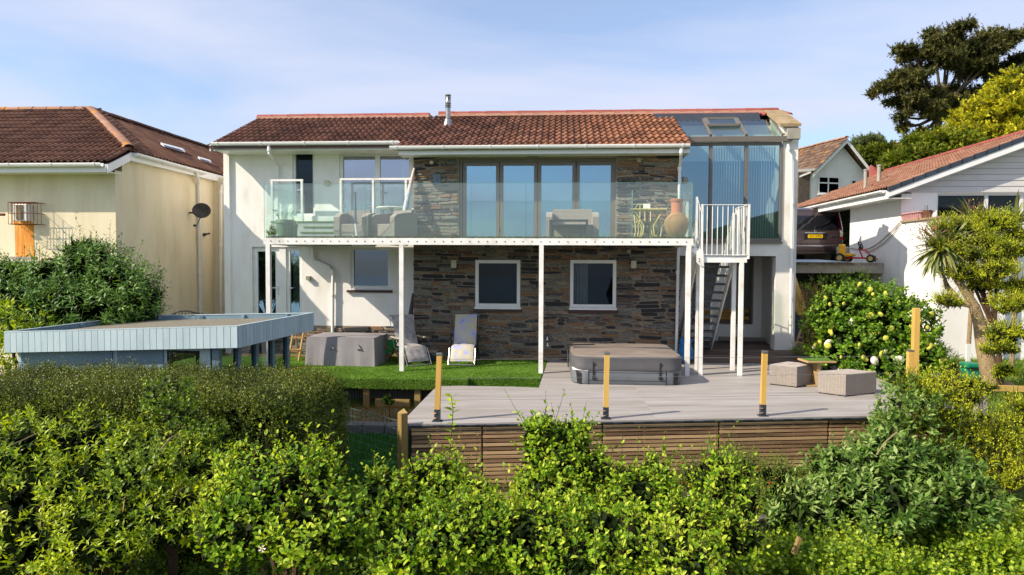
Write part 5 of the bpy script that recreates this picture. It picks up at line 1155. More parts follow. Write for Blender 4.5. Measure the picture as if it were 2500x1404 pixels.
def sb(p, q, z0, z1, th, nm, m, par=sh):
    n = (q-p).cross(Vector((0, 0, 1))).normalized()*th; return MB().prism([p+Vector((0, 0, z0-p.z)), q+Vector((0, 0, z0-p.z)), q+Vector((0, 0, z1-p.z)), p+Vector((0, 0, z1-p.z))], n).build(nm, m, par)
LAB = (wB-wA).length; 
def fr_u(px):
    n = (wB-wA).cross(Vector((0, 0, 1))); d = Vector(ray(px, 880)); t = (wA-Vector(CAM)).dot(n)/d.dot(n); return (Vector(CAM)+d*t-wA).dot((wB-wA).normalized())
us = [fr_u(x) for x in (44, 54, 276, 288, 400, 408, 488, 514)]
U_ = (wB-wA).normalized(); pt = lambda u: wA+U_*u
sb(pt(us[0]), pt(us[1]), -1.0, ztp, -.05, 'corner_post', BLUE); sb(pt(us[2]), pt(us[3]), -1.0, ztp, -.05, 'corner_post', BLUE)
for (a, b) in ((us[1], us[2]), (us[3], us[4])):
    z = ztp
    for k in range(12): sb(pt(a), pt(b), z-.125, z-.006-.0*k, -.018-.006*(k % 1), 'wall_board', BLUE); z -= .13
    sb(pt(a), pt(b), -1.0, ztp, .02, 'wall_backing', BLUED)
w_ = sb(pt(us[4]), pt(us[5]), -1, ztp, -.05, 'window_frame', BLUE); sb(pt(us[5]), pt(us[6]), ztp-.04, ztp, -.05, 'window_frame', BLUE); sb(pt(us[5]), pt(us[6]), -.2, ztp-.04, .004, 'pane', GLASSDARK, w_)
sb(pt(us[6]), pt(us[7]), -1.0, ztp, -.05, 'corner_post', BLUE)
sb(pt(us[7]), pt(LAB), -.6, ztp, .004, 'pane', GLASSDARK, w_)
V_ = (wC-wB).normalized(); LBC = (wC-wB).length
for k in range(5):
    q = wB+V_*(LBC*k/4.0)
    if k == 0: MB().box(q.x-.05, q.x+.05, q.y-.05, q.y+.05, -1.0, ztp).build('corner_post', BLUED, sh)
    else: MB().box(q.x-.04, q.x+.04, q.y-.05, q.y+.05, -1.0, ztp).build('corner_post', BLUED, sh)
    if k < 4: sb(wB+V_*(LBC*k/4.0+.06), wB+V_*(LBC*(k+1)/4.0-.06), -.6, ztp, .004, 'pane', GLASSDARK, w_)
sb(wD, wC, -1.0, -.1, .03, 'wall_backing', BLUED); sb(wD, wA, -1.0, ztp, .03, 'wall_backing', BLUED)
# garden bench behind shed (only its top shows)
gb_ = thing('garden_bench', 'black cast metal garden bench showing above the shed roof', 'bench', DP(468, 800, 14.6)); IR = M('black_cast_iron', [hx('1e1a1c'), hx('2c2628')], .5, 5)
pts = [DP(x, y, 14.6) for x, y in ((415, 772), (425, 764), (440, 759), (458, 759), (475, 763), (495, 768), (513, 766))]
b_ = MB().tube(pts, .018, 8); b_.build('back_rail', IR, gb_); b2_ = MB()
for k in range(9): a = DP(420+k*8, 764+k*.4, 14.6); b2_.tube([a, DP(428+k*8, 790, 14.6)], .007, 5).tube([DP(430+k*8, 763, 14.6), DP(420+k*8, 790, 14.6)], .007, 5)
b2_.build('lattice_back', IR, gb_); MB().box(pts[0].x, pts[-1].x, pts[0].y-.45, pts[0].y, .35, .4).build('seat', IR, gb_)
for x in (pts[0].x+.03, pts[-1].x-.03): MB().box(x-.02, x+.02, pts[0].y-.44, pts[0].y-.4, -.6, .35).box(x-.02, x+.02, pts[0].y-.04, pts[0].y, -.6, .75).build('leg', IR, gb_)
# ================================================================= PROPS ON LAWN AND DECK
def cover_fold_mesh(L, W, H, name, mat, parent, seed=1, flare=.03):
    bm = bmesh.new(); bmesh.ops.create_grid(bm, x_segments=2, y_segments=2, size=1); bm.free()
    nx, ny, nz = 22, 12, 9; mb = MB(); r = random.Random(seed); per = []
    c = .06
    def ring(t):  # t 0 bottom..1 top
        pts = []; f = flare*(1-t)
        for k in range(nx): pts.append((-L/2-f+(L+2*f)*k/nx, -W/2-f, 0))
        for k in range(ny): pts.append((L/2+f, -W/2-f+(W+2*f)*k/ny, 1))
        for k in range(nx): pts.append((L/2+f-(L+2*f)*k/nx, W/2+f, 2))
        for k in range(ny): pts.append((-L/2-f, W/2+f-(W+2*f)*k/ny, 3))
        return pts
    n = 2*(nx+ny); ph = [r.uniform(0, 6.28) for _ in range(6)]
    for i in range(nz+1):
        t = i/nz
        for j, (x, y, s) in enumerate(ring(t)):
            w_ = .012*(1-t)**.6*(math.sin(j*1.1+ph[0])+.7*math.sin(j*2.3+ph[1]+t*2))
            nx_v = (0, -1, 0) if s == 0 else (1, 0, 0) if s == 1 else (0, 1, 0) if s == 2 else (-1, 0, 0)
            zz = H*t+(-.012+.01*math.sin(j*.7+ph[2]) if i == 0 else 0)
            mb.v.append((x+nx_v[0]*w_, y+nx_v[1]*w_, zz))
    for i in range(nz):
        for j in range(n): mb.f.append((i*n+j, i*n+(j+1) % n, (i+1)*n+(j+1) % n, (i+1)*n+j))
    b = len(mb.v); m_ = 10
    for i in range(m_+1):
        for j in range(m_+1):
            x, y = -L/2+L*i/m_, -W/2+W*j/m_; e = min(i, m_-i, j, m_-j); mb.v.append((x, y, H+(.018 if e else .003)+.006*math.sin(i*1.3+ph[3])*math.sin(j*1.1+ph[4])))
    for i in range(m_):
        for j in range(m_): mb.f.append((b+i*(m_+1)+j, b+(i+1)*(m_+1)+j, b+(i+1)*(m_+1)+j+1, b+i*(m_+1)+j+1))
    return mb.build(name, mat, parent, smooth=True)
CLOTH = M('grey_cover_fabric', [hx('837f82'), hx('949094')], .85, 4, .4, 250, stretch=(1, 1, 1))
p0, p1 = GZ(749, 891), GZ(913, 895); dv_ = p1-p0; rz = math.atan2(dv_.y, dv_.x); Lc = dv_.length; Wc = .95
q = p0.lerp(p1, .5)+Vector((-math.sin(rz), math.cos(rz), 0))*Wc/2
hc = WY(830, 824, p0.lerp(p1, .5).y).z
tb = thing('covered_table', 'rectangular garden table hidden under a grey fabric cover on the lawn', 'covered table', (q.x, q.y, 0), rz)
cv = cover_fold_mesh(Lc, Wc, hc, 'cover', CLOTH, tb)
for u in (-.18, .42): MB().prism([(u-.05, -Wc/2-.03, hc*.62), (u+.07, -Wc/2-.03, hc*.60), (u, -Wc/2-.02, hc*.78)], (0, -.025, 0)).build('vent_flap', CLOTH, cv)
for sx_ in (-1, 1):
    for sy_ in (-1, 1): MB().box(sx_*(Lc/2-.12)-.03, sx_*(Lc/2-.12)+.03, sy_*(Wc/2-.12)-.03, sy_*(Wc/2-.12)+.03, 0, hc-.05).build('leg', DARKG, tb)
# hose on lawn (yellow)
hose = thing('hose', 'yellow garden hose lying on the lawn left of the covered table', 'hose', GZ(720, 898)); MB().tube([GZ(690, 905, .012), GZ(705, 901, .012), GZ(722, 900, .012), GZ(748, 896, .012)], .011, 8).build('tube', M('yellow_hose', [hx('c98f1e'), hx('d9a52c')], .4, 4), hose)
# wooden step stool by shed
ws = thing('step_stool', 'small wooden step stool against the stone plinth beside the shed corner', 'stool', GZ(716, 882)); b = GZ(716, 882); WD = wood_like('8f7248', 'b59a6c', 'light_wood')
for zz, dy in ((.26, .12), (.52, .28)): MB().box(b.x-.16, b.x+.16, b.y+dy-.06, b.y+dy+.16, zz-.02, zz).build('step', WD, ws)
for s in (-1, 1): MB().bar((b.x+s*.12, b.y, 0), (b.x+s*.12, b.y+.38, .74), .03, .06).build('rail', WD, ws); MB().bar((b.x+s*.12, b.y+.62, 0), (b.x+s*.12, b.y+.4, .74), .03, .05).build('leg', WD, ws)
# reclining garden chairs with quilted cushions
def cushion(parent, path, wdt, mat, thick=.07, name='cushion', tufts=True):
    """path: list of (y,z) along the cushion top line"""
    P2 = []; 
    for i in range(len(path)-1):
        for k in range(8): t = k/8; P2.append((path[i][0]*(1-t)+path[i+1][0]*t, path[i][1]*(1-t)+path[i+1][1]*t))
    P2.append(path[-1]); nn = len(P2); mx_ = 9; mb = MB()
    for side in (1, -1):
        for i, (y, z) in enumerate(P2):
            a = P2[max(i-1, 0)]; b = P2[min(i+1, nn-1)]; ty, tz = b[0]-a[0], b[1]-a[1]; l = math.hypot(ty, tz); ny_, nz_ = -tz/l, ty/l
            if nz_ < 0 and side == 1 and False: ny_, nz_ = -ny_, -nz_
            for j in range(mx_+1):
                s = j/mx_*2-1; e = (1-abs(s)**4)*(1-abs(2*i/(nn-1)-1)**10); e = max(e, 0)
                tf = 0
                if tufts: tf = -.5*math.exp(-((i % 8-4)**2/3.0))*(math.exp(-(abs(s)-.42)**2/.03)) - .18*math.exp(-((i % 8)**2)/2.0)
                h_ = thick*(.5+.5*tf)*e*side
                mb.v.append((s*wdt/2*(1-.03*(side == -1)), y+ny_*h_, z+nz_*h_))
    W_ = mx_+1
    for sd in range(2):
        o = sd*nn*W_
        for i in range(nn-1):
            for j in range(mx_):
                f = (o+i*W_+j, o+i*W_+j+1, o+(i+1)*W_+j+1, o+(i+1)*W_+j); mb.f.append(f if sd == 0 else f[::-1])
    o = nn*W_
    for i in range(nn-1): mb.f += [(i*W_, (i+1)*W_, o+(i+1)*W_, o+i*W_), (i*W_+mx_, o+i*W_+mx_, o+(i+1)*W_+mx_, (i+1)*W_+mx_)]
    for j in range(mx_): mb.f += [(j, o+j, o+j+1, j+1), ((nn-1)*W_+j, (nn-1)*W_+j+1, o+(nn-1)*W_+j+1, o+(nn-1)*W_+j)]
    return mb.build(name, mat, parent, smooth=True)
FLOR = M('floral_lilac_yellow_fabric', [hx('8d90c0'), hx('a8abd6'), hx('b9b6b4'), hx('c4ba90'), hx('b2aeca')], .9, 5, .2, 120, contrast=1.6, stretch=(1, 1, 1.4))
GREYF = M('grey_mottled_fabric', [hx('7f7c80'), hx('a6a09e'), hx('c2bab4')], .9, 9, .2, 120, contrast=1.4)
def recliner(label, loc, rz, mat, seat=None):
    t = thing('recliner_chair', label, 'lounge chair', loc, rz, group='cushioned reclining chairs on the lawn', local=True)
    path = [(-.52, .10), (-.34, .40), (.06, .40), (.34, 1.06)]
    cushion(t, path, .50, mat)
    for s in (-1, 1):
        x = s*.285
        MB().tube([(x, -.56, .03), (x, -.36, .36), (x, .08, .34), (x, .40, 1.04)], .012, 8).build('side_frame', STEEL, t)
        MB().tube([(x+s*.01, -.3, .0), (x+s*.01, .22, .56)], .012, 8).build('leg', IR, t); MB().tube([(x+s*.01, .42, .0), (x+s*.01, -.12, .56)], .012, 8).build('leg', IR, t)
        MB().cbox(x-.025+s*.02, x+.025+s*.02, -.22, .26, .565, .60, .01).build('armrest', IR if mat is FLOR else GREYCON, t)
    MB().tube([(-.285, -.56, .03), (.285, -.56, .03)], .012, 8).tube([(-.285, .40, 1.04), (.285, .40, 1.04)], .012, 8).build('cross_bar', STEEL, t)
    return t
r1_ = GZ(1126, 893); recliner('reclining garden chair with lilac and yellow floral cushion facing the camera', (r1_.x, r1_.y+.5, 0), 0.02, FLOR)
r2_ = GZ(1020, 894); recliner('reclining garden chair with mottled grey cushion turned sideways behind the post', (r2_.x-.30, r2_.y+.42, 0), math.radians(38), GREYF)
# green lounger folded, behind cover
gl = GZ(958, 884); t = thing('folded_lounger', 'folded green fabric sun lounger between covered table and grey recliner', 'lounger', (gl.x, gl.y, 0)); GF = M('bright_green_fabric', [hx('17803f'), hx('22a04f')], .8, 5)
MB().prism([(gl.x-.22, gl.y+.1, .18), (gl.x+.3, gl.y+.05, .22), (gl.x+.12, gl.y+.35, .46), (gl.x-.25, gl.y+.35, .44)], (0, 0, .02)).build('fabric', GF, t)
for s in (0, 1): MB().tube([(gl.x-.25, gl.y+s*.3, .02), (gl.x+.3, gl.y+s*.3+.05, .42)], .012, 8).tube([(gl.x-.25, gl.y+.1+s*.3, .40), (gl.x+.35, gl.y+s*.3, .02)], .012, 8).build('leg', M('orange_tube', [hx('9c5a1e'), hx('b8752c')], .5, 4) if s == 0 else bpy.data.materials['orange_tube'], t)
# closed parasol leaning in lower corner
pu = WY(1003, 700, 2.2); t = thing('closed_parasol', 'closed dark grey parasol leaning in the corner by the stone wall', 'parasol', (pu.x-.1, 2.1, 0)); DC = M('dark_grey_canvas', [hx('4a4a4f'), hx('5b5b60')], .9, 6, .3, 60)
a, b = WY(992, 850, 2.05), WY(1009, 716, 2.3)
MB().tube([Vector((a.x-.05, 2.0, .02)), b], .018, 8).build('pole', STEEL, t); MB().tube([a.lerp(b, .12), a.lerp(b, .3), a.lerp(b, .7), b], .09, 10, .03).build('canopy', DC, t, smooth=True)
# small dark box + lantern by wall
t = thing('storage_box', 'small dark grey storage crate beside the grey recliner foot', 'box', GZ(1048, 884)); b = GZ(1048, 884); MB().cbox(b.x-.16, b.x+.14, b.y+.1, b.y+.4, .005, .2, .02).build('body', DARKG, t); MB().cbox(b.x-.17, b.x+.15, b.y+.09, b.y+.41, .2, .225, .008).build('lid', GREYCON, t)
# bulbs hanging on stone wall
for k, (px, py, lb) in enumerate(((1336, 827, 'upper'), (1337, 842, 'lower'))):
    p = WY(px, py, YS-.08); t = thing('light_bulb', lb+' white festoon bulb hanging beside the white post', 'bulb', p); MB().lathe(p, [(.01, .05), (.014, .02), (.028, -.01), (.022, -.035), (.004, -.045)], 10).build('bulb', UPVC, t, smooth=True); MB().tube([p+Vector((0, 0, .05)), p+Vector((0, .05, .9))], .003, 5).build('cord', DARKG, t)
# ---------------------------------------------------------------- hot tub
ha, hb = GZ(1396, 938), GZ(1668, 942); dv_ = hb-ha; rz = math.atan2(dv_.y, dv_.x); S = dv_.length
ctr_ = ha.lerp(hb, .5)+Vector((-math.sin(rz), math.cos(rz), 0))*S/2
ht = thing('hot_tub', 'square grey hot tub with folded brown vinyl lid on the deck', 'hot tub', (ctr_.x, ctr_.y, 0), rz)
TUB = M('dark_grey_tub_panel', [hx('5c6165'), hx('6c7175')], .5, 4, .1, 80); LID = M('brown_grey_vinyl', [hx('6b6058'), hx('7f7369'), hx('8d8176')], .7, 3, .3, 90); LIDS = M('dark_vinyl_skirt', [hx('4b4a4c'), hx('5a595b')], .6, 4, .4, 30)
def rbox(L, W, z0, z1, r, seg=6, bulge=0, wob=0, seed=0):
    mb = MB(); per = []
    for (cx_, cy_, a0) in ((L/2-r, W/2-r, 0), (-L/2+r, W/2-r, 90), (-L/2+r, -W/2+r, 180), (L/2-r, -W/2+r, 270)):
        for k in range(seg+1): a = math.radians(a0+90*k/seg); per.append((cx_+r*math.cos(a), cy_+r*math.sin(a)))
    # densify
    pp = []
    for i in range(len(per)):
        a, b = per[i], per[(i+1) % len(per)]; d = math.hypot(a[0]-b[0], a[1]-b[1]); n = max(1, int(d/.1))
        for k in range(n): pp.append((a[0]+(b[0]-a[0])*k/n, a[1]+(b[1]-a[1])*k/n))
    return pp
def shell(pp, zs, scales, mat, name, parent, wob=0, cap=True, seed=0, crown=0.0):
    mb = MB(); n = len(pp); r = random.Random(seed); ph = [r.uniform(0, 6) for _ in range(4)]
    for i, z in enumerate(zs):
        for j, (x, y) in enumerate(pp):
            w_ = 1+wob*(math.sin(j*.55+ph[0]+i)+.6*math.sin(j*1.3+ph[1]-i*2))*(1 if 0 < i < len(zs)-1 else .4); mb.v.append((x*scales[i]*w_, y*scales[i]*w_, z+wob*2*math.sin(j*.4+i)))
    for i in range(len(zs)-1):
        for j in range(n): mb.f.append((i*n+j, i*n+(j+1) % n, (i+1)*n+(j+1) % n, (i+1)*n+j))
    if cap:
        b = len(mb.v); mb.v.append((0, 0, zs[-1]+crown)); 
        for j in range(n): mb.f.append(((len(zs)-1)*n+j, (len(zs)-1)*n+(j+1) % n, b))
    return mb.build(name, mat, parent, smooth=True)
pp = rbox(S, S, 0, 1, .28)
zL = WY(1530, 872, ha.y).z; zM = WY(1530, 901, ha.y).z
shell(pp, [0, .02, zM-.02, zM], [.985, 1, 1, .99], TUB, 'cabinet', ht)
shell(pp, [zM-.03, zM+.02, zM+.06, zL-.02, zL], [1.012, 1.02, 1.008, 1.015, .995], LIDS, 'lid_skirt', ht, wob=.0022, seed=3)
lidm = shell([(x, y) for x, y in pp if True], [zL-.01, zL+.012, zL+.02], [1.0, .985, .93], LID, 'lid', ht, wob=.001, seed=4, crown=.03)
MB().box(-S/2+.05, S/2-.05, .05, .075, zL+.02, zL+.052).build('lid_hinge', LIDS, lidm)
MB().prism([(-S/2+.02, -S/2+.03, zM-.03), (-S/2+.30, -S/2-.006, zM-.05), (-S/2+.30, -S/2-.006, zM-.035), (-S/2-.004, -S/2+.12, zM+.01)], (0, -.004, 0)).build('rim', UPVC, ht)
for (u0, u1) in ((-S/2+.31, S/2-.31),):
    for zz in (zM-.07, zM-.22): MB().box(u0, u1, -S/2-.004, -S/2+.01, zz-.006, zz).build('panel_groove', IR, ht)
    for u in (u0, u1): MB().box(u-.008, u+.008, -S/2-.004, -S/2+.01, .0, zM-.03).build('panel_groove', IR, ht)
for u in (-S/2+.40, S/2-.42):
    MB().prism([(u-.015, -S/2-.03, zM+.12), (u+.015, -S/2-.03, zM+.12), (u+.012, -S/2-.012, zM-.12), (u-.018, -S/2-.012, zM-.12)], (0, .008, 0)).build('strap', IR, ht); MB().cbox(u-.03, u+.04, -S/2-.03, -S/2, zM-.2, zM-.14, .01).build('buckle', IR, ht)
MB().prism([(-S/2+.10, -S/2+.035, .02), (-S/2+.17, -S/2+.018, .02), (-S/2+.17, -S/2+.018, .22), (-S/2+.08, -S/2+.04, .22)], (0, -.012, 0)).prism([(S/2-.17, -S/2+.018, .02), (S/2-.10, -S/2+.035, .02), (S/2-.08, -S/2+.04, .22), (S/2-.17, -S/2+.018, .22)], (0, -.012, 0)).build('corner_light', IR, ht)
MB().tube([(-S/2-.05, -.3, zL-.3), (-S/2-.06, .0, zL), (-S/2-.02, .35, zL+.05), (-S/2+.5, .4, zL+.06)], .014, 8).build('lid_lifter', IR, ht)
# ---------------------------------------------------------------- footstools and wooden table
def stool(lbl, c3, w_, d_, h_, rz):
    t = thing('wicker_footstool', lbl, 'footstool', c3, rz, group='grey wicker footstools on the deck', local=True)
    MB().cbox(-w_/2, w_/2, -d_/2, d_/2, .02, h_, .02).build('woven_body', RATTAN, t)
    for sx_ in (-1, 1):
        for sy_ in (-1, 1): MB().box(sx_*(w_/2-.06)-.02, sx_*(w_/2-.06)+.02, sy_*(d_/2-.06)-.02, sy_*(d_/2-.06)+.02, 0, .02).build('foot', IR, t)
    return t
def stool_px(lbl, L, M_, R_, topM):
    a, b, c = GZ(*L), GZ(*M_), GZ(*R_); h_ = WY(topM[0], topM[1], b.y).z; w_ = (b-a).length; dd = (c-b).length; c3 = a+(c-b)/2+(b-a)/2; rz = math.atan2((b-a).y, (b-a).x)
    t = thing('wicker_footstool', lbl, 'footstool', (c3.x, c3.y, 0), group='grey wicker footstools on the deck'); d4 = a+c-b; z1 = h_; m4 = (a+b+c+d4)/4
    s_ = lambda p, k, z: (m4.x+(p.x-m4.x)*k, m4.y+(p.y-m4.y)*k, z); q = [a, b, c, d4]
    mb = MB(); rg = [(.985, .02), (1, .035), (1, z1-.02), (.985, z1-.004), (.96, z1)]
    for k, z in rg: mb.v += [s_(p, k, z) for p in q]
    for i in range(4):
        for j in range(4): mb.f.append((i*4+j, i*4+(j+1) % 4, (i+1)*4+(j+1) % 4, (i+1)*4+j))
    mb.f += [(3, 2, 1, 0), (16, 17, 18, 19)]; mb.build('woven_body', RATTAN, t)
    for p in q: x, y, _ = s_(p, .9, 0); MB().box(x-.02, x+.02, y-.02, y+.02, 0, .02).build('foot', IR, t)
    return t
stool_px('square grey wicker footstool behind the small wooden table', (1878, 939), (1945, 947), (1988, 938), (1945, 896)); stool_px('square grey wicker footstool nearest the golden conifer', (1995, 960), (2064, 969), (2139, 961), (2064, 914))
tc_ = GZ(2001, 944); t = thing('side_table', 'low wooden side table with green turf top between the wicker footstools', 'table', (tc_.x, tc_.y+.15, 0), .1)
MB().cbox(-.27, .27, -.2, .22, .44, .475, .006).build('top', WD, t); MB().box(-.24, .24, -.17, .19, .476, .482).build('turf_pad', TURF, t); MB().box(-.06, .0, -.14, .2, .03, .44).build('leg', WD, t); MB().cbox(-.27, .2, -.18, .2, .0, .03, .004).build('base_board', WD, t)
gp_ = GZ(2052, 893); t = thing('metal_pole', 'slim grey metal pole standing in front of the hydrangea', 'pole', gp_); MB().tube([gp_, WY(2053, 823, gp_.y)], .022, 10).build('tube', GREYCON, t); MB().lathe(gp_, [(.05, 0), (.05, .01), (.02, .015)], 10).build('base', GREYCON, t)
# tall timber posts at right of deck
for (pb_, pt_, wd, lb, m, cap) in (((2232, 935), (2233, 752), .048, 'tall square new timber post rising in front of the hydrangea', YT, 0), ((2220, 942), (2222, 856), .042, 'short timber post with metal cap beside the tall timber post', YT, 1)):
    d = 11.6 if not cap else 11.2; b = DP(pb_[0], pb_[1], d); q = DP(pt_[0], pt_[1], d); t = thing('timber_post', lb, 'post', (b.x, b.y, -.2)); MB().cbox(b.x-wd, b.x+wd, b.y-wd, b.y+wd, -.3, q.z, .005).build('timber', m, t)
    if cap: MB().cbox(b.x-wd-.005, b.x+wd+.005, b.y-wd-.005, b.y+wd+.005, q.z-.01, q.z+.02, .006).build('cap', STEEL, t)
# blue bag, rolled mats, tarp, planks, trellis, bins
BAGB = M('blue_plastic_bag', [hx('135a8c'), hx('1b72ab')], .4, 5, .3, 20)
def lump(name, label, cat, c, r, mat, seed=0, nlob=4):
    t = thing(name, label, cat, c); bm = bmesh.new(); bmesh.ops.create_icosphere(bm, subdivisions=3, radius=1)
    rr = random.Random(seed); ax = [(Vector((rr.uniform(-1, 1), rr.uniform(-1, 1), rr.uniform(-1, 1))).normalized(), rr.uniform(.05, .16), rr.uniform(3, 8)) for _ in range(nlob)]
    for v in bm.verts:
        k = 1+sum(a*math.sin(f*v.co.dot(d)) for d, a, f in ax); v.co = Vector((c[0]+v.co.x*r[0]*k, c[1]+v.co.y*r[1]*k, max(c[2], c[2]+r[2]+v.co.z*r[2]*k)))
    mb = MB().frombm(bm); return t, mb
def addlump(*a, part='body', **k):
    t = thing(a[0], a[1], a[2], a[3]); c, r, mat = a[3], a[4], a[5]; bm = bmesh.new(); bmesh.ops.create_icosphere(bm, subdivisions=3, radius=1)
    rr = random.Random(k.get('seed', 0)); ax = [(Vector((rr.uniform(-1, 1), rr.uniform(-1, 1), rr.uniform(-1, 1))).normalized(), rr.uniform(.05, .14), rr.uniform(3, 8)) for _ in range(5)]
    for v in bm.verts:
        kk = 1+sum(a_*math.sin(f*v.co.dot(d)) for d, a_, f in ax); v.co = Vector((c[0]+v.co.x*r[0]*kk, c[1]+v.co.y*r[1]*kk, max(c[2], c[2]+r[2]*.9+v.co.z*r[2]*kk)))
    mb = MB(); mb.frombm(bm); mb.build(part, mat, t, smooth=True); return t
bp_ = WY(1673, 865, 1.7); bagt = addlump('plastic_bag', 'full blue plastic bag standing behind the right white post', 'bag', Vector((bp_.x, 1.7, 0.0)), (.17, .16, .30), BAGB, seed=3)
bt_ = Vector((bp_.x+.08, 1.72, .42)); MB().lathe(bt_, [(.03, 0), (.08, .06), (.1, .12), (.02, .13)], 8).build('knot', BAGB, bagt)
mt = thing('rolled_mat', 'rolled grey carpet lying along the undercroft wall', 'mat', WY(1820, 832, YC+1.6)); MB().tube([WY(1755, 828, YC+1.5), WY(1868, 831, YC+1.5)], .07, 12).build('roll', M('taupe_carpet', [hx('6b625a'), hx('80776d')], .95, 8), mt, smooth=True)
TARP = M('green_tarpaulin', [hx('454a35'), hx('6a6b45'), hx('8b8450')], .7, 3, .5, 12)
addlump('tarpaulin', 'crumpled green and yellow tarpaulin heap beside the white corner pier', 'tarpaulin', Vector((GZ(1965, 872).x, GZ(1965, 872).y, -.02)), (.45, .3, .16), TARP, seed=6, part='sheet')
for k, (x0, y0, x1, y1, lb) in enumerate(((1942, 672, 1967, 765, 'longest new timber beam leaning behind the white pier'), (1941, 708, 1958, 770, 'middle new timber beam leaning behind the white pier'), (1940, 690, 1952, 768, 'shortest new timber beam leaning behind the white pier'))):
    a, b = WY(x0-12, y0-20, 4.6+.1*k), WY(x1, y1, 4.2+.1*k); t = thing('timber_beam', lb, 'timber', b, group='timber beams leaning behind the pier'); MB().bar(a, b, .1, .06).build('beam', YT, t)
tl = thing('trellis_panel', 'brown slatted pallet panel leaning by the hydrangea', 'trellis', WY(1960, 850, 3.6)); 
q0, q1, q2, q3 = WY(1937, 858, 3.5), WY(1968, 768, 4.2), WY(1986, 775, 4.2), WY(1962, 862, 3.5)
for k in range(9): t_ = k/8; MB().bar(q0.lerp(q1, t_), q3.lerp(q2, t_), .02, .035).build('slat', TIMBER, tl)
MB().bar(q0, q1, .04, .05).build('stile', TIMBER, tl); MB().bar(q3, q2, .04, .05).build('stile', TIMBER, tl)
wb = thing('wheelie_bin', 'dark blue lidded bin just visible behind the white corner pier', 'bin', WY(1952, 850, 5.2)); b = WY(1954, 850, 5.2); MB().cbox(b.x-.28, b.x+.28, 5.0, 5.6, .1, .95, .04).build('body', M('dark_blue_bin', [hx('263446'), hx('33445a')], .5, 4), wb); MB().cbox(b.x-.31, b.x+.31, 4.96, 5.64, .95, 1.03, .03).build('lid', GREYCON, wb)
# right-hand garden bits
gbx = DP(2372, 905, 13.2); t = thing('garden_tool_box', 'green plastic garden box with black strap beside the tree trunk', 'box', (gbx.x, gbx.y, gbx.z-.12)); GRP = M('teal_green_plastic', [hx('0e6b4f'), hx('168062')], .4, 4)
MB().cbox(gbx.x-.16, gbx.x+.14, gbx.y-.15, gbx.y+.15, gbx.z-.16, gbx.z+.06, .04).build('body', GRP, t); MB().cbox(gbx.x-.17, gbx.x+.10, gbx.y-.16, gbx.y+.16, gbx.z+.06, gbx.z+.16, .035).build('lid', GRP, t); MB().box(gbx.x-.175, gbx.x+.145, gbx.y-.165, gbx.y-.158, gbx.z+.04, gbx.z+.06).build('strap', IR, t)
wp = DP(2365, 870, 13.6); t = thing('white_stake', 'thin white stake standing beside the green garden box', 'stake', (wp.x, wp.y, 0)); MB().box(wp.x-.05, wp.x+.03, wp.y-.02, wp.y+.02, 0, wp.z+.25).build('stake', UPVC, t)
a, b = DP(2285, 936, 11.8), DP(2520, 945, 12.0); t = thing('timber_rail', 'low horizontal timber rail across the right garden edge', 'rail', a); MB().bar(a-Vector((0, 0, .04)), b-Vector((0, 0, .04)), .05, .10).build('rail', YT, t)
c3 = DP(2394, 985, 10.6); t = thing('concrete_post', 'stubby rough concrete post below the timber rail', 'post', (c3.x, c3.y, c3.z-.2)); MB().cbox(c3.x-.075, c3.x+.075, c3.y-.07, c3.y+.07, c3.z-.35, c3.z+.14, .015).build('post', GREYCON, t)
addlump('boulder', 'pale rounded stone at the foot of the palm trunk', 'stone', DP(2448, 942, 12.6)+Vector((0, 0, -.05)), (.17, .14, .07), COP, seed=2, part='rock')
addlump('watering_ball', 'dark blue plastic pot half hidden behind the short capped post', 'pot', DP(2289, 925, 12.4)+Vector((0, 0, -.06)), (.10, .1, .09), M('navy_plastic', [hx('1a2b5c'), hx('23376f')], .4, 4), seed=5)
# screen-block wall in front undergrowth
sbw = thing('screen_block_wall', 'low grey pierced concrete block wall below the red flowered shrub', 'wall', DP(1940, 1290, 7.6)); SB = M('grey_screen_block', [hx('56514b'), hx('6f6a63')], .9, 8, .4, 40)
a, b = DP(1830, 1272, 7.6), DP(2040, 1222, 8.3); dd = (b-a); dd.z = 0; nbk = 5
for k in range(nbk):
    for rw in range(2):
        p = a+dd*(k/nbk)+Vector((0, 0, -.3*rw)); L = dd/nbk; m_ = MB(); c = p+L/2+Vector((0, 0, -.02))
        for q0, q1 in ((p, p+L), (p-Vector((0, 0, .27)), p+L-Vector((0, 0, .27)))): m_.bar(q0, q1, .09, .03)
        for q0 in (p, p+L*.97): m_.bar(q0, q0-Vector((0, 0, .28)), .03, .09)
        for an in range(6):
            t_ = math.pi*an/6+.2; v_ = L.normalized()*math.cos(t_)*.17+Vector((0, 0, math.sin(t_)*.14)); m_.bar(p+L/2-Vector((0, 0, .14))-v_, p+L/2-Vector((0, 0, .14))+v_, .08, .022)
        m_.build('screen_block', SB, sbw)
t = thing('stake', 'short pale broken timber stake in the front undergrowth', 'stake', DP(1945, 1340, 6.4)); MB().bar(DP(1938, 1352, 6.4), DP(1952, 1312, 6.4), .05, .03).build('stake', PT, t)
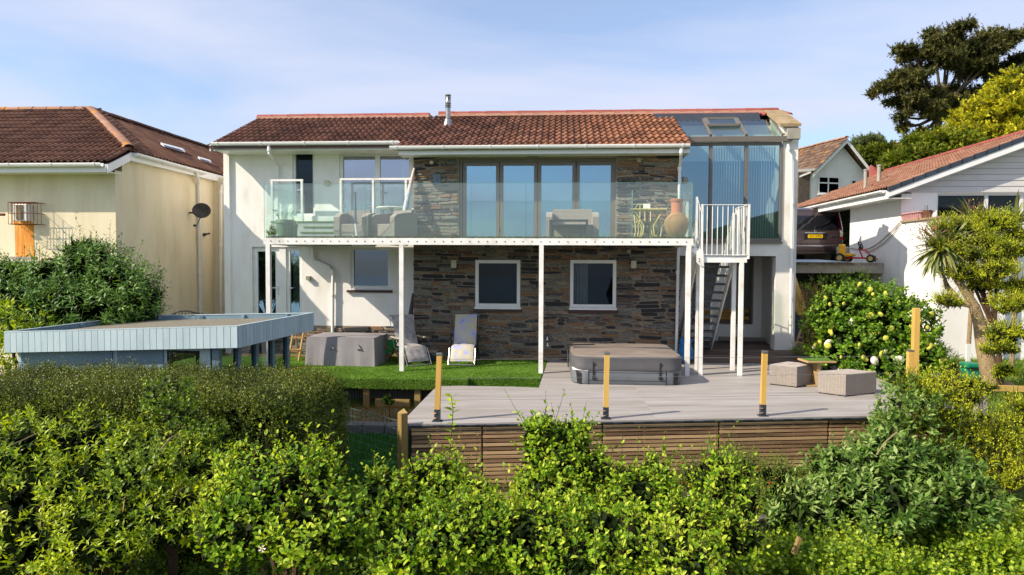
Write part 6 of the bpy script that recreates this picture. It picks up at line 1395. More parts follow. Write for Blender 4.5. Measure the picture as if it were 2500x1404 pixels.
# ================================================================= BALCONY FURNITURE
zB = zb1
def armchair(label, px, Y, w, d, h, rz, name='wicker_armchair', cat='armchair', grp='grey wicker armchairs on the balcony'):
    p = WY(px, 560, Y); t = thing(name, label, cat, (p.x, Y, zB), rz, group=grp, local=True); W2 = w/2; aw = .13
    MB().cbox(-W2+aw, W2-aw, -d/2+.02, d/2-.08, .05, .32, .015).build('seat', RATTAN, t)
    for s in (-1, 1):
        x0 = s*(W2-aw) if s > 0 else -W2
        pr = [(-d/2, .03), (d/2, .03), (d/2, h*.80), (d/2-.10, h*.90), (-.02, h*.86), (-d/2+.1, h*.80), (-d/2, h*.70)]
        MB().prism([(x0, y, z) for y, z in pr], (aw, 0, 0)).build('arm', RATTAN, t)
    MB().prism([(-W2+aw, d/2-.16, .30), (-W2+aw, d/2-.02, .30), (-W2+aw, d/2+.06, h), (-W2+aw, d/2-.03, h)], (w-2*aw, 0, 0)).build('backrest', RATTAN, t)
    for sx_ in (-1, 1):
        for sy_ in (-1, 1): MB().box(sx_*(W2-.06)-.02, sx_*(W2-.06)+.02, sy_*(d/2-.06)-.02, sy_*(d/2-.06)+.02, 0, .05).build('foot', IR, t)
    return t
hS = lambda px, y, Y: WY(px, y, Y).z-zB
armchair('grey wicker armchair facing forward beside the balcony parasol stand', 868, .95, .74, .72, hS(868, 513, 1.2), 0)
armchair('grey wicker armchair turned left near the stone wall corner', 958, .95, .78, .74, hS(958, 513, 1.2), math.radians(-28))
armchair('grey wicker two seat bench in front of the folding glass doors', 1397, 1.1, 1.12, .66, hS(1397, 511, 1.4), 0, name='wicker_sofa', cat='sofa', grp='wicker sofas on the balcony')
ct = WY(1388, 540, .85); t = thing('coffee_table', 'low dark framed wicker coffee table in front of the wicker two seat bench', 'table', (ct.x, .6, zB)); hz = hS(1388, 537, .6)
MB().box(ct.x-.42, ct.x+.42, .5, .8, hz-.04, hz+.0).v if False else None
cm_ = MB().box(ct.x-.40, ct.x+.40, .45, .80, zB+hz-.03, zB+hz); cm_.build('top', DARKG, t); MB().box(ct.x-.38, ct.x+.38, .46, .79, zB+hz-.12, zB+hz-.1).build('shelf', DARKG, t)
for sx_ in (-1, 1):
    for yy in (.46, .76): MB().box(ct.x+sx_*.38-.02, ct.x+sx_*.38+.02, yy, yy+.03, zB, zB+hz-.03).build('leg', DARKG, t)
# parasol pole stand
p = WY(868, 560, .5); t = thing('parasol_stand', 'blue grey parasol pole in its base in front of the forward facing armchair', 'parasol stand', (p.x, .5, zB)); MB().tube([(p.x+.03, .5, zB+.03), (p.x, .5, WY(868, 546, .5).z)], .022, 10).build('lower_pole', UPVC, t); MB().tube([(p.x, .5, WY(868, 546, .5).z), (p.x-.01, .5, WY(870, 474, .5).z)], .026, 10).build('upper_pole', M('blue_grey_tube', [hx('4c6373'), hx('5a7484')], .4, 4), t); MB().lathe((p.x, .5, zB), [(.2, 0), (.2, .04), (.05, .06)], 16).build('base', GREYCON, t)
# leaning closed parasol upstairs
t = thing('closed_parasol', 'closed white and grey striped parasol leaning at the stone wall corner upstairs', 'parasol', WY(988, 560, 1.6)); a, b = WY(978, 560, 1.4), WY(1011, 412, 1.92)
MB().tube([a, b], .02, 8).build('pole', UPVC, t); MB().tube([a.lerp(b, .22), a.lerp(b, .35), a.lerp(b, .6)], .05, 10, .06).build('canopy', M('striped_canvas', [hx('5b6a78'), hx('c9ccce'), hx('8a97a3')], .9, 9, stretch=(3, 3, .3), contrast=1.5), t, smooth=True); MB().tube([a.lerp(b, .6), a.lerp(b, .8), a.lerp(b, .98)], .055, 10, .03).build('canopy', M('pale_pink_canvas', [hx('c2aaa4'), hx('d3bcb5')], .9, 5), t, smooth=True)
# pots with plants
POTG = M('green_plastic_pot', [hx('4d6a4d'), hx('5e7d5c')], .5, 4)
def pot(label, px, Y, wtop, ytop, ybot=585):
    p = WY(px, 560, Y); k = (Y+13.8)/F_PX; r = wtop/2*k; h = WY(px, ytop, Y).z-zB; t = thing('plant_pot', label, 'plant pot', (p.x, Y, zB))
    MB().lathe((p.x, Y, zB), [(r*.72, 0), (r*.9, h*.78), (r*.93, h*.79), (r*.99, h*.80), (r, h*.98), (r*.97, h), (r*.88, h), (r*.86, h*.9), (r*.05, h*.88)], 24).build('pot', POTG, t, smooth=True); return t, p, r, h
POTS = [pot('large green plastic pot with lemon seedling at the balcony left end', 694, .5, 42, 537), pot('small green plastic pot beside the large green pot', 716, .62, 24, 547)]
# chiminea
p = WY(1651, 560, .55); k = (.55+13.8)/F_PX; t = thing('chiminea', 'round terracotta chiminea with a tall neck at the balcony right end', 'chiminea', (p.x, .55, zB)); CH = M('mossy_terracotta', [hx('6a6636'), hx('97784a'), hx('a87a50'), hx('b07e5a')], .85, 3, .3, 40, contrast=1.0, stretch=(1, 1, 1.4))
zz = lambda y: WY(1651, y, .55).z-zB
MB().lathe((p.x, .55, zB), [(r_*k, zz(y)) for r_, y in ((12, 584), (17, 577), (23, 569), (27, 560), (29, 550), (29, 543), (26, 534), (20, 527), (14, 520))], 28).build('bowl', CH, t, smooth=True)
MB().lathe((p.x, .55, zB), [(r_*k, zz(y)) for r_, y in ((14.5, 521), (13, 517), (13, 495), (15.5, 492), (16, 487), (12.5, 486), (11, 495))], 24).build('neck', M('red_terracotta', [hx('a5603f'), hx('b9775a')], .85, 4, .2, 40), t, smooth=True)
# bistro set
CRM = M('cream_painted_metal', [hx('b59a54'), hx('cdb878'), hx('d8cda0')], .6, 8, contrast=1.2)
p = WY(1581, 560, 1.1); zt = hS(1581, 511, 1.1); t = thing('bistro_table', 'cream painted bistro table in front of the right stone panel', 'table', (p.x, 1.1, zB))
MB().cbox(p.x-.38, p.x+.38, .85, 1.35, zB+zt-.03, zB+zt, .008).build('top', CRM, t)
for s in (-1, 1):
    for yy in (.92, 1.28): MB().tube([(p.x+s*.30, yy, zB+zt-.03), (p.x+s*.22, yy, zB+zt*.75), (p.x+s*.10, yy, zB+zt*.45), (p.x+s*.12, yy, zB+zt*.2), (p.x+s*.2, yy, zB)], .016, 8).build('leg', CRM, t)
def bchair(label, px, Y, rz):
    q = WY(px, 560, Y); c = thing('bistro_chair', label, 'chair', (q.x, Y, zB), rz, group='cream bistro chairs on the balcony', local=True); hs = .43
    MB().cbox(-.19, .19, -.19, .19, hs-.02, hs, .006).build('seat', CRM, c)
    for s in (-1, 1):
        for s2 in (-1, 1): MB().tube([(s*.17, s2*.17, hs-.02), (s*.16, s2*.15, hs*.5), (s*.2, s2*.2, 0)], .014, 8).build('leg', CRM, c)
    MB().tube([(-.18, .18, hs), (-.19, .22, hs+.28), (-.1, .24, hs+.40), (.1, .24, hs+.40), (.19, .22, hs+.28), (.18, .18, hs)], .013, 8).tube([(-.06, .19, hs), (-.05, .235, hs+.38)], .01, 6).tube([(.06, .19, hs), (.05, .235, hs+.38)], .01, 6).build('backrest', CRM, c)
bchair('cream bistro chair tucked behind the bistro table', 1573, 1.62, .1); bchair('cream bistro chair between the bistro table and the chiminea', 1628, 1.25, math.radians(-85))
q = WY(1579, 500, 1.05); t = thing('paper_box', 'small white box lying on the bistro table top', 'box', (q.x, 1.05, zB+zt)); MB().cbox(q.x-.07, q.x+.07, 1.0, 1.1, zB+zt+.001, zB+zt+.11, .004).build('box', UPVC, t)
# slate clock plaque
r = rect(1057, 1076, 425, 449, YS-.05); t = thing('wall_clock', 'square slate plaque clock hanging on the left stone panel', 'clock', ((r[0]+r[1])/2, YS, r[2])); MB().cbox(r[0], r[1], YS-.06, YS-.036, r[2], r[3], .003).build('plaque', M('blue_slate', [hx('5b6a78'), hx('6f7e8a')], .7, 9, .3, 60), t)
cx_, cz_ = (r[0]+r[1])/2, (r[2]+r[3])/2+.01; hd_ = MB(); 
for k in range(12): a_ = k*math.pi/6; hd_.bar((cx_+.045*math.sin(a_), YS-.063, cz_+.045*math.cos(a_)), (cx_+.058*math.sin(a_), YS-.063, cz_+.058*math.cos(a_)), .004, .006)
hd_.bar((cx_, YS-.063, cz_), (cx_+.03, YS-.063, cz_+.01), .005, .005).bar((cx_, YS-.063, cz_), (cx_-.02, YS-.063, cz_-.04), .005, .005); hd_.build('clock_face', DARKG, t)
# free-standing glass windbreak edge
xw = WY(1540, 560, .6).x; t = thing('glass_screen', 'narrow upright glass panel standing edge on beside the bistro table', 'screen', (xw, .8, zB)); MB().box(xw-.006, xw+.006, .35, 1.3, zB+.01, WY(1540, 468, .6).z).build('glass', GLASSBAL, t); MB().box(xw-.008, xw+.008, .34, .349, zB+.01, WY(1540, 468, .6).z).build('glass_rim', GLASSEDGE, t)
wt = WY(955, 530, 1.75); t = thing('side_table', 'white round topped side table behind the armchairs upstairs', 'table', (wt.x, 1.75, zB)); zt_ = hS(955, 506, 1.75); MB().lathe((wt.x, 1.75, zB), [(.33, zt_-.03), (.34, zt_-.01), (.33, zt_)], 24).build('top', UPVC, t); MB().lathe((wt.x, 1.75, zB), [(.18, 0), (.16, .03), (.05, .08), (.05, zt_-.04)], 16).build('leg', UPVC, t)
# black pendant bracket (grey weathered box near right downpipe)
r = rect(1667, 1679, 432, 449, YS+.15); MB().prism([(r[0], YS+.1, r[2]), (r[1], YS+.1, r[2]), (r[1], YS+.1, r[3]-.03), (r[0], YS+.1, r[3])], (0, .12, 0)).build('vent_hood', GREYCON, WHOLE)
# ================================================================= TERRACE POTS, CABLES
zt = zter+.052
q = SX(2226, 530, XRW+.12); t = thing('trough_planter', 'pink ribbed plastic trough planter on the white terrace wall', 'planter', (q.x, q.y, zt)); PK = M('pink_plastic', [hx('b07f80'), hx('c79a98')], .6, 4); kpx = (q.y+13.8)/F_PX; h = (538-521)*kpx
MB().prism([(q.x-.10, q.y-.36*1, zt), (q.x+.12, q.y-.36, zt), (q.x+.16, q.y-.42, zt+h), (q.x-.14, q.y-.42, zt+h)], (0, 0, 0)) if False else None
tb_ = MB(); y0_, y1_ = SX(2246, 530, XRW).y, SX(2203, 530, XRW).y
tb_.add([(XRW+.02, y0_, zt), (XRW+.26, y0_, zt), (XRW+.26, y1_, zt), (XRW+.02, y1_, zt), (XRW-.03, y0_-.04, zt+h), (XRW+.31, y0_-.04, zt+h), (XRW+.31, y1_+.04, zt+h), (XRW-.03, y1_+.04, zt+h)], [(3, 2, 1, 0), (4, 5, 6, 7), (0, 1, 5, 4), (1, 2, 6, 5), (2, 3, 7, 6), (3, 0, 4, 7)]); tb_.build('trough', PK, t)
MB().box(XRW-.05, XRW+.33, y0_-.06, y1_+.06, zt+h-.03, zt+h+.005).build('rim', PK, t)
for k in range(9): y = y0_+(y1_-y0_)*(k+.5)/9; MB().bar((XRW+.015, y, zt+.01), (XRW-.035, y, zt+h-.03), .03, .01).build('rib', PK, t)
q = SX(2262, 525, XRW+.15); t = thing('metal_bucket', 'rusty brown metal bucket stove on the white terrace wall', 'bucket', (q.x, q.y, zt)); k = (q.y+13.8)/F_PX; h = 19*k
MB().lathe((q.x, q.y, zt), [(.11, 0), (.125, h*.9), (.135, h)], 20).build('bucket', M('rust_brown_metal', [hx('4e3324'), hx('7a5238')], .7, 6), t, smooth=True); MB().tube([(q.x, q.y+.02, zt+h), (q.x, q.y+.02, zt+h+.13)], .035, 10).build('chimney', STEEL, t); MB().tube([(q.x+.12, q.y, zt+h*.8), (q.x+.2, q.y, zt+h*.95), (q.x+.2, q.y, zt+h)], .012, 6).build('handle', IR, t)
for lb, m_, pts in (('upper brown', M('brown_cable', [hx('6e5a30'), hx('86703e')], .6, 4), ((2196, 544), (2176, 565), (2155, 585), (2135, 600), (2120, 607), (2105, 610), (2090, 609), (2076, 606))), ('lower grey', GREYCON, ((2198, 546), (2180, 572), (2160, 592), (2140, 606), (2128, 612), (2112, 617)))):
    t = thing('cable', lb+' cable sagging across the white side wall', 'cable', SX(2150, 590, XRW-.03)); MB().tube([SX(x, y, XRW-.03) for x, y in pts], .012, 6).build('cable', m_, t)
# ================================================================= VAN
def text(s, size, parent, loc, mat, name='lettering', rot=(math.pi/2, 0, 0), ex=.002, sx=1.0):
    cu = bpy.data.curves.new('t', 'FONT'); cu.body = s; cu.size = size; cu.extrude = ex; cu.align_x = 'CENTER'; cu.align_y = 'CENTER'
    o = bpy.data.objects.new('t', cu); COL.objects.link(o); bpy.context.view_layer.update(); me = bpy.data.meshes.new_from_object(o.evaluated_get(bpy.context.evaluated_depsgraph_get())); bpy.data.objects.remove(o)
    me.materials.clear(); me.materials.append(mat); q = link(name, me, parent); q.location = loc; q.rotation_euler = rot; q.scale = (sx, 1, 1); return q
VB = M('dark_brown_metallic_paint', [hx('43373a'), hx('4b3f40')], .3, 2, metal=.3, coat=.6); BLKP = M('black_plastic', [hx('141416'), hx('1c1c1e')], .5, 4); REDL = M('red_tail_lens', [hx('9c0f14'), hx('b8161b')], .2, 4, coat=.5); CLR = M('clear_lens', [hx('b9b3b0'), hx('cfcac7')], .2, 4); YPL = M('yellow_plate', [hx('e0b400'), hx('e6bc05')], .5, 4); CHR = M('chrome_trim', [hx('a9b4c4'), hx('c3ccd8')], .2, 4, metal=.9)
VD = 9.3; vc = WY(1991, 560, VD); zv = ztop-.01
van = thing('van', 'dark brown people carrier van parked rear first on the raised platform', 'van', (vc.x, VD, zv), 0.0, local=True)
scl = .93
rows = [(.28, .84, .06, 4.5), (.34, .90, -.02, 4.66), (.50, .915, -.05, 4.72), (.60, .92, -.04, 4.70), (.62, .93, .02, 4.68), (.95, .935, .03, 4.5), (1.08, .925, .05, 4.0), (1.35, .89, .09, 3.5), (1.66, .84, .15, 2.9), (1.78, .78, .22, 2.7), (1.84, .62, .40, 2.5)]
mbv = MB()
for (z, hw, yr, yf) in rows:
    r = .13; ring = []
    for (cx_, cy_, a0) in ((hw-r, yr+r, -90), (hw-r, yf-r, 0), (-hw+r, yf-r, 90), (-hw+r, yr+r, 180)):
        for k in range(5): a = math.radians(a0+90*k/4); ring.append((cx_+r*math.cos(a), cy_+r*math.sin(a), z))
    mbv.v += ring
n = 20
for i in range(len(rows)-1):
    for j in range(n): mbv.f.append((i*n+j, i*n+(j+1) % n, (i+1)*n+(j+1) % n, (i+1)*n+j))
mbv.f += [tuple(range(n))[::-1], tuple((len(rows)-1)*n+j for j in range(n))]
mbv.build('body', VB, van, smooth=True)
yr_ = lambda z: np.interp(z, [r[0] for r in rows], [r[2] for r in rows]); hw_ = lambda z: np.interp(z, [r[0] for r in rows], [r[1] for r in rows])
def rear(x0, x1, z0, z1, nm, m, e=.006, th=.02, x0t=None, x1t=None, nz=3):
    mb = MB(); x0t = x0 if x0t is None else x0t; x1t = x1 if x1t is None else x1t
    for i in range(nz+1):
        t_ = i/nz; z = z0+(z1-z0)*t_; a, b = x0+(x0t-x0)*t_, x1+(x1t-x1)*t_; mb.v += [(a, yr_(z)-e, z), (b, yr_(z)-e, z), (b, yr_(z)-e+th, z), (a, yr_(z)-e+th, z)]
    for i in range(nz):
        for j in range(4): mb.f.append((i*4+j, i*4+(j+1) % 4, (i+1)*4+(j+1) % 4, (i+1)*4+j))
    mb.f += [(3, 2, 1, 0), tuple(nz*4+j for j in range(4))]
    return mb.build(nm, m, van)
TG = M('black_tinted_glass', [hx('12131a'), hx('191a22')], .05, 3, spec=.6)
rear(-.76, .76, 1.07, 1.72, 'rear_window', TG, x0t=-.70, x1t=.70)
rear(-.76, -.74, .64, 1.07, 'door_seam', BLKP, e=.003); rear(.74, .76, .64, 1.07, 'door_seam', BLKP, e=.003); rear(-.74, .74, .63, .64, 'door_seam', BLKP, e=.003)
for s in (-1, 1):
    def tl(z0, z1, nm, m, lab=None):
        mb = MB(); nz = 4
        for i in range(nz+1):
            z = z0+(z1-z0)*i/nz; h_ = hw_(z); y_ = yr_(z); mb.v += [(s*(h_-.135), y_-.012, z), (s*(h_-.045), y_+.018, z), (s*(h_+.008), y_+.10, z), (s*(h_-.06), y_+.14, z)]
        for i in range(nz):
            for j in range(4):
                f = (i*4+j, i*4+(j+1) % 4, (i+1)*4+(j+1) % 4, (i+1)*4+j); mb.f.append(f if s > 0 else f[::-1])
        mb.f += [(3, 2, 1, 0), tuple(nz*4+j for j in range(4))]
        return mb.build(nm, m, van)
    tlo = tl(1.07, 1.66, 'tail_light', REDL); tl(.86, 1.069, 'reversing_light', CLR); tl(.76, .859, 'tail_light', REDL)
MB().cbox(-.33, .33, -.02, .02, .965, 1.0, .01).build('handle', CHR, van)
MB().box(-.34, .34, .012, .03, .78, .95).build('plate_recess', BLKP, van)
pl_ = MB().box(-.235, .235, -.002, .008, .815, .93).build('number_plate', YPL, van)
text('V11 VTO', .105, pl_, (0, -.004, .872), BLKP, sx=.95)
text('Vito', .06, van, (-.66, .012, .93), CHR, 'badge'); text('BlueCDI', .045, van, (.60, .012, .90), CHR, 'badge'); MB().box(.49, .70, .008, .02, .862, .872).build('badge_bar', CHR, van)
MB().lathe((0, .028, 1.045), [(.038, -.012), (.042, -.004), (.032, -.012)], 18, 'y').tube([(0, .012, 1.045), (0, .012, 1.08)], .004, 5).tube([(0, .012, 1.045), (.03, .012, 1.028)], .004, 5).tube([(0, .012, 1.045), (-.03, .012, 1.028)], .004, 5).build('star_badge', CHR, van)
MB().tube([(-.06, .01, 1.06), (.02, .03, 1.20), (.25, .04, 1.24), (.62, .07, 1.44)], .012, 6).build('wiper', BLKP, van)
rear(-.80, .80, .55, .565, 'bumper_trim', CHR, e=.008, th=.01, nz=1); rear(-.72, .72, .30, .40, 'bumper_lower', BLKP, e=.01, th=.02, nz=1)
for s in (-1, 1):
    for yy in (.85, 3.9):
        w_ = MB().lathe((s*.84, yy, .31), [(.20, -.09), (.30, -.10), (.31, -.08), (.31, .08), (.30, .10), (.20, .09)], 22, 'x').build('wheel', BLKP, van); MB().lathe((s*.84, yy, .31), [(.18, -.08), (.2, -.07), (.2, .07), (.18, .08)], 14, 'x').build('rim', STEEL, w_)
    MB().cbox(s*1.02-.10, s*1.02+.10, 3.35, 3.43, 1.15, 1.35, .02).build('mirror', BLKP, van)
# silver sheet on the platform edge
a, b = WY(1950, 637, 5.9), WY(2085, 637, 5.9); t = thing('metal_sheet', 'curved silver metal sheet lying on the platform edge behind the white pier', 'sheet', (a.x, 5.9, ztop)); mb = MB(); n = 14; z1_ = WY(2000, 634, 5.7).z-ztop
for i in range(n+1):
    t_ = i/n; x = XR+.2+(b.x-XR-.2)*t_; zt_ = z1_*(1-max(0, t_-.6)*2.4)
    mb.v += [(x, 5.62, ztop+.006), (x, 5.66, ztop+.006+zt_*.8), (x, 5.85, ztop+.006+zt_), (x, 6.5, ztop+.006+zt_*.9)]
for i in range(n):
    for j in range(3): mb.f.append((i*4+j, (i+1)*4+j, (i+1)*4+j+1, i*4+j+1))
mb.build('sheet', M('silver_sheet', [hx('8795a2'), hx('a9b4be')], .35, 3, metal=.5), t, smooth=True)
# pedal kart
K = DP(2094, 632, 19.6); kt = thing('pedal_kart', 'small red pedal go kart with yellow seat and black steering wheel', 'pedal kart', (K.x, K.y, ztop), math.radians(48), local=True); RED = M('bright_red_paint', [hx('b01420'), hx('c81c28')], .35, 4, coat=.4); YEL = M('bright_yellow_plastic', [hx('d9a010'), hx('e8b51c')], .5, 4)
fr_ = MB().tube([(0, -.42, .10), (0, -.1, .12), (0, .36, .12)], .024, 8).tube([(-.24, -.40, .09), (.24, -.40, .09)], .018, 8).tube([(-.24, .34, .10), (.24, .34, .10)], .018, 8).tube([(0, -.36, .12), (0, -.2, .30), (0, -.02, .36)], .022, 8).tube([(0, -.12, .12), (0, -.02, .36)], .02, 8); fr_.build('frame', RED, kt)
for sx_ in (-1, 1):
    for yy, r_ in ((-.40, .10), (.34, .12)):
        w_ = MB().lathe((sx_*.27, yy, r_), [(r_*.6, -.035), (r_, -.03), (r_, .03), (r_*.6, .035)], 18, 'x').build('wheel', BLKP, kt); MB().lathe((sx_*.27, yy, r_), [(r_*.2, -.04), (r_*.58, -.036), (r_*.58, .036), (r_*.2, .04)], 14, 'x').build('rim', M('tan_plastic', [hx('b59a55'), hx('c4a964')], .5, 4) if (sx_ == -1 and yy < 0) else bpy.data.materials['tan_plastic'], w_)
mbw = MB(); R_ = .12
pts = [(R_*math.cos(a_), -.06+.5*R_*math.sin(a_)*.6, .44+R_*math.sin(a_)*.8) for a_ in np.linspace(0, 2*math.pi, 21)]
mbw.tube(pts, .016, 6)
for a_ in (0.5, 2.6, 4.7): mbw.tube([(0, -.06, .44), (R_*math.cos(a_), -.06+.3*R_*math.sin(a_), .44+.8*R_*math.sin(a_))], .012, 5)
mbw.tube([(0, -.03, .36), (0, -.06, .44)], .02, 6); mbw.build('steering_wheel', BLKP, kt)
MB().cbox(-.16, .16, .10, .38, .16, .24, .03).cbox(-.15, .15, .34, .44, .16, .48, .04).build('seat', YEL, kt)
kt.scale = (1.12, 1.12, 1.12)
bb = DP(2088, 615, 21.0); t = thing('concrete_block', 'grey rounded concrete block behind the pedal kart', 'block', (bb.x, bb.y, ztop)); MB().cbox(bb.x-.38, bb.x+.10, bb.y+.3, bb.y+.5, ztop, DP(2088, 602, 21.3).z, .04).build('block', GREYCON, t)
t = thing('wheel', 'small loose trolley wheel left of the pedal kart', 'wheel', DP(2064, 632, 21)); q = DP(2064, 634, 21); MB().lathe((q.x, q.y, ztop+.075), [(.05, -.03), (.08, -.025), (.08, .025), (.05, .03)], 16, 'y').build('tyre', BLKP, t); MB().lathe((q.x, q.y, ztop+.075), [(.02, -.033), (.048, -.03), (.048, .03), (.02, .033)], 12, 'y').build('rim', bpy.data.materials['tan_plastic'], t)
bt = DP(2448, 545, 16.4); t = thing('blue_cover', 'bright blue cover lying on the terrace behind the palms', 'cover', (bt.x, bt.y, zt)); MB().cbox(bt.x-.42, bt.x+.5, bt.y, bt.y+.6, zter-.2, DP(2448, 531, 16.4).z, .06).build('cover', M('bright_blue_sheet', [hx('2d52b8'), hx('456dd0')], .6, 5), t)
# ================================================================= VEGETATION (numpy built leaf meshes)
BROAD = (np.array([(0, 0, 0), (.3, -.26, .05), (.3, 0, 0), (.3, .26, .05), (.7, -.22, -.03), (.7, 0, -.07), (.7, .22, -.03), (1, 0, -.2)], float), [(0, 1, 2), (0, 2, 3), (1, 4, 5), (1, 5, 2), (2, 5, 6), (2, 6, 3), (4, 7, 5), (5, 7, 6)])
NARROW = (np.array([(0, 0, 0), (.4, -.13, .03), (.4, 0, 0), (.4, .13, .03), (1, 0, -.22)], float), [(0, 1, 2), (0, 2, 3), (1, 4, 2), (2, 4, 3)])
SMALL = (np.array([(0, 0, 0), (.5, -.3, .03), (1, 0, 0), (.5, .3, .03)], float), [(0, 1, 2), (0, 2, 3)])
ROUNDL = (np.array([(0, 0, 0), (.25, -.35, .05), (.75, -.34, 0), (1, 0, -.08), (.75, .34, 0), (.25, .35, .05), (.5, 0, -.03)], float), [(0, 1, 6), (1, 2, 6), (2, 3, 6), (3, 4, 6), (4, 5, 6), (5, 0, 6)])
BLADE = (np.array([(0, -.02, 0), (0, .02, 0), (.35, -.035, -.01), (.35, .035, -.01), (.7, -.028, -.09), (.7, .028, -.09), (1, 0, -.24)], float), [(0, 2, 3), (0, 3, 1), (2, 4, 5), (2, 5, 3), (4, 6, 5)])
SPRAY = (np.array([(0, 0, 0), (.25, -.16, 0), (.3, -.03, 0), (.55, -.2, .02), (.55, -.02, 0), (1, 0, 0), (.55, .02, 0), (.6, .2, .02), (.3, .03, 0), (.3, .17, 0)], float), [(0, 1, 2), (2, 3, 4), (0, 2, 8), (2, 4, 8), (4, 6, 8), (4, 5, 6), (8, 6, 7), (0, 8, 9)])
def nrmz(a): return a/np.maximum(np.linalg.norm(a, axis=-1, keepdims=True), 1e-9)
def leaf_mesh(name, mat, pos, d, n, size, tpl, parent=None, width=1.0, **k):
    T, Fs = tpl; T = T*np.array([1, width, 1]); d = nrmz(d); s = nrmz(np.cross(n, d)); n = np.cross(d, s); N_ = len(pos); K = len(T)
    V = pos[:, None, :]+size[:, None, None]*(T[None, :, 0:1]*d[:, None, :]+T[None, :, 1:2]*s[:, None, :]+T[None, :, 2:3]*n[:, None, :])
    Fa = (np.arange(N_)[:, None, None]*K+np.array(Fs)[None]).reshape(-1)
    me = bpy.data.meshes.new(name); off = np.array(WL[parent.name]) if parent is not None else np.zeros(3)
    me.vertices.add(N_*K); me.vertices.foreach_set('co', (V.reshape(-1, 3)-off).astype('f').ravel()); me.loops.add(len(Fa)); me.loops.foreach_set('vertex_index', Fa.astype('i'))
    nf = len(Fa)//3; me.polygons.add(nf); me.polygons.foreach_set('loop_start', np.arange(0, nf*3, 3, dtype='i')); me.polygons.foreach_set('loop_total', np.full(nf, 3, 'i')); me.materials.append(mat); me.update()
    return link(name, me, parent, **k)
def perp(d, r):
    a = nrmz(np.cross(d, nrmz(r.normal(size=d.shape)))); return a
def shoots(r, P0, D, L, nl, tilt=(45, 70), start=.1, tipbias=1.0, pairs=False):
    """leaf positions/dirs/normals along shoots; returns arrays plus stem segs"""
    M_ = len(P0); D = nrmz(D); bend = r.normal(0, .12, (M_, 3))
    t = (start+(1-start)*((np.arange(nl)+.5)/nl)**tipbias)[None, :]*np.ones((M_, 1)); t = np.clip(t+r.normal(0, .03, t.shape), 0, 1)
    a = perp(D, r); b = np.cross(D, a); az = (np.arange(nl)*2.4)[None, :]+r.uniform(0, 6.28, (M_, 1))+r.normal(0, .3, (M_, nl))
    P = P0[:, None]+D[:, None]*(t*L[:, None])[..., None]+bend[:, None]*((t**2)*L[:, None])[..., None]
    rad = a[:, None]*np.cos(az)[..., None]+b[:, None]*np.sin(az)[..., None]; tl = np.radians(r.uniform(*tilt, (M_, nl)))*(1-.45*t)
    d = D[:, None]*np.cos(tl)[..., None]+rad*np.sin(tl)[..., None]; n = D[:, None]*np.sin(tl)[..., None]-rad*np.cos(tl)[..., None]+r.normal(0, .25, (M_, nl, 3))
    sz = (1-.45*t**2)*r.uniform(.7, 1.15, (M_, nl))
    return P.reshape(-1, 3), d.reshape(-1, 3), n.reshape(-1, 3), sz.ravel(), (P0, P0+D*L[:, None]*.5+bend*.25*L[:, None], P0+D*L[:, None]+bend*L[:, None])
def stems(name, mat, segs, rad, parent=None, **k):
    A, B, Cc = segs; N_ = len(A); V = []; off = np.array([(1, 0, 0), (-.5, .87, 0), (-.5, -.87, 0)])
    V = np.stack([A[:, None]+off*rad, B[:, None]+off*rad*.8, Cc[:, None]+off*rad*.35], 1).reshape(-1, 3)
    Fs = []; 
    for i in range(2):
        for j in range(3): a, b, c, d = i*3+j, i*3+(j+1) % 3, (i+1)*3+(j+1) % 3, (i+1)*3+j; Fs += [(a, b, c), (a, c, d)]
    Fa = (np.arange(N_)[:, None, None]*9+np.array(Fs)[None]).reshape(-1); me = bpy.data.meshes.new(name); o = np.array(WL[parent.name]) if parent is not None else np.zeros(3)
    me.vertices.add(len(V)); me.vertices.foreach_set('co', (V-o).astype('f').ravel()); me.loops.add(len(Fa)); me.loops.foreach_set('vertex_index', Fa.astype('i')); nf = len(Fa)//3
    me.polygons.add(nf); me.polygons.foreach_set('loop_start', np.arange(0, nf*3, 3, dtype='i')); me.polygons.foreach_set('loop_total', np.full(nf, 3, 'i')); me.materials.append(mat); me.update()
    return link(name, me, parent, **k)
def blob(px, py, d, rx, ry, rd): c = np.array(DP(px, py, d)); return (c, rx/F_PX*d, rd, ry/F_PX*d)
def nz3(P, f, s=0.0):
    x, y, z = P[:, 0]*f+s, P[:, 1]*f+s*1.7, P[:, 2]*f-s; return .5*(np.sin(x*1.7+np.sin(z*2.1))*np.sin(z*2.3+np.cos(y*1.9)+x*.6)+.6*np.sin(x*3.9+y*2.2)*np.cos(z*4.1-y*1.3))
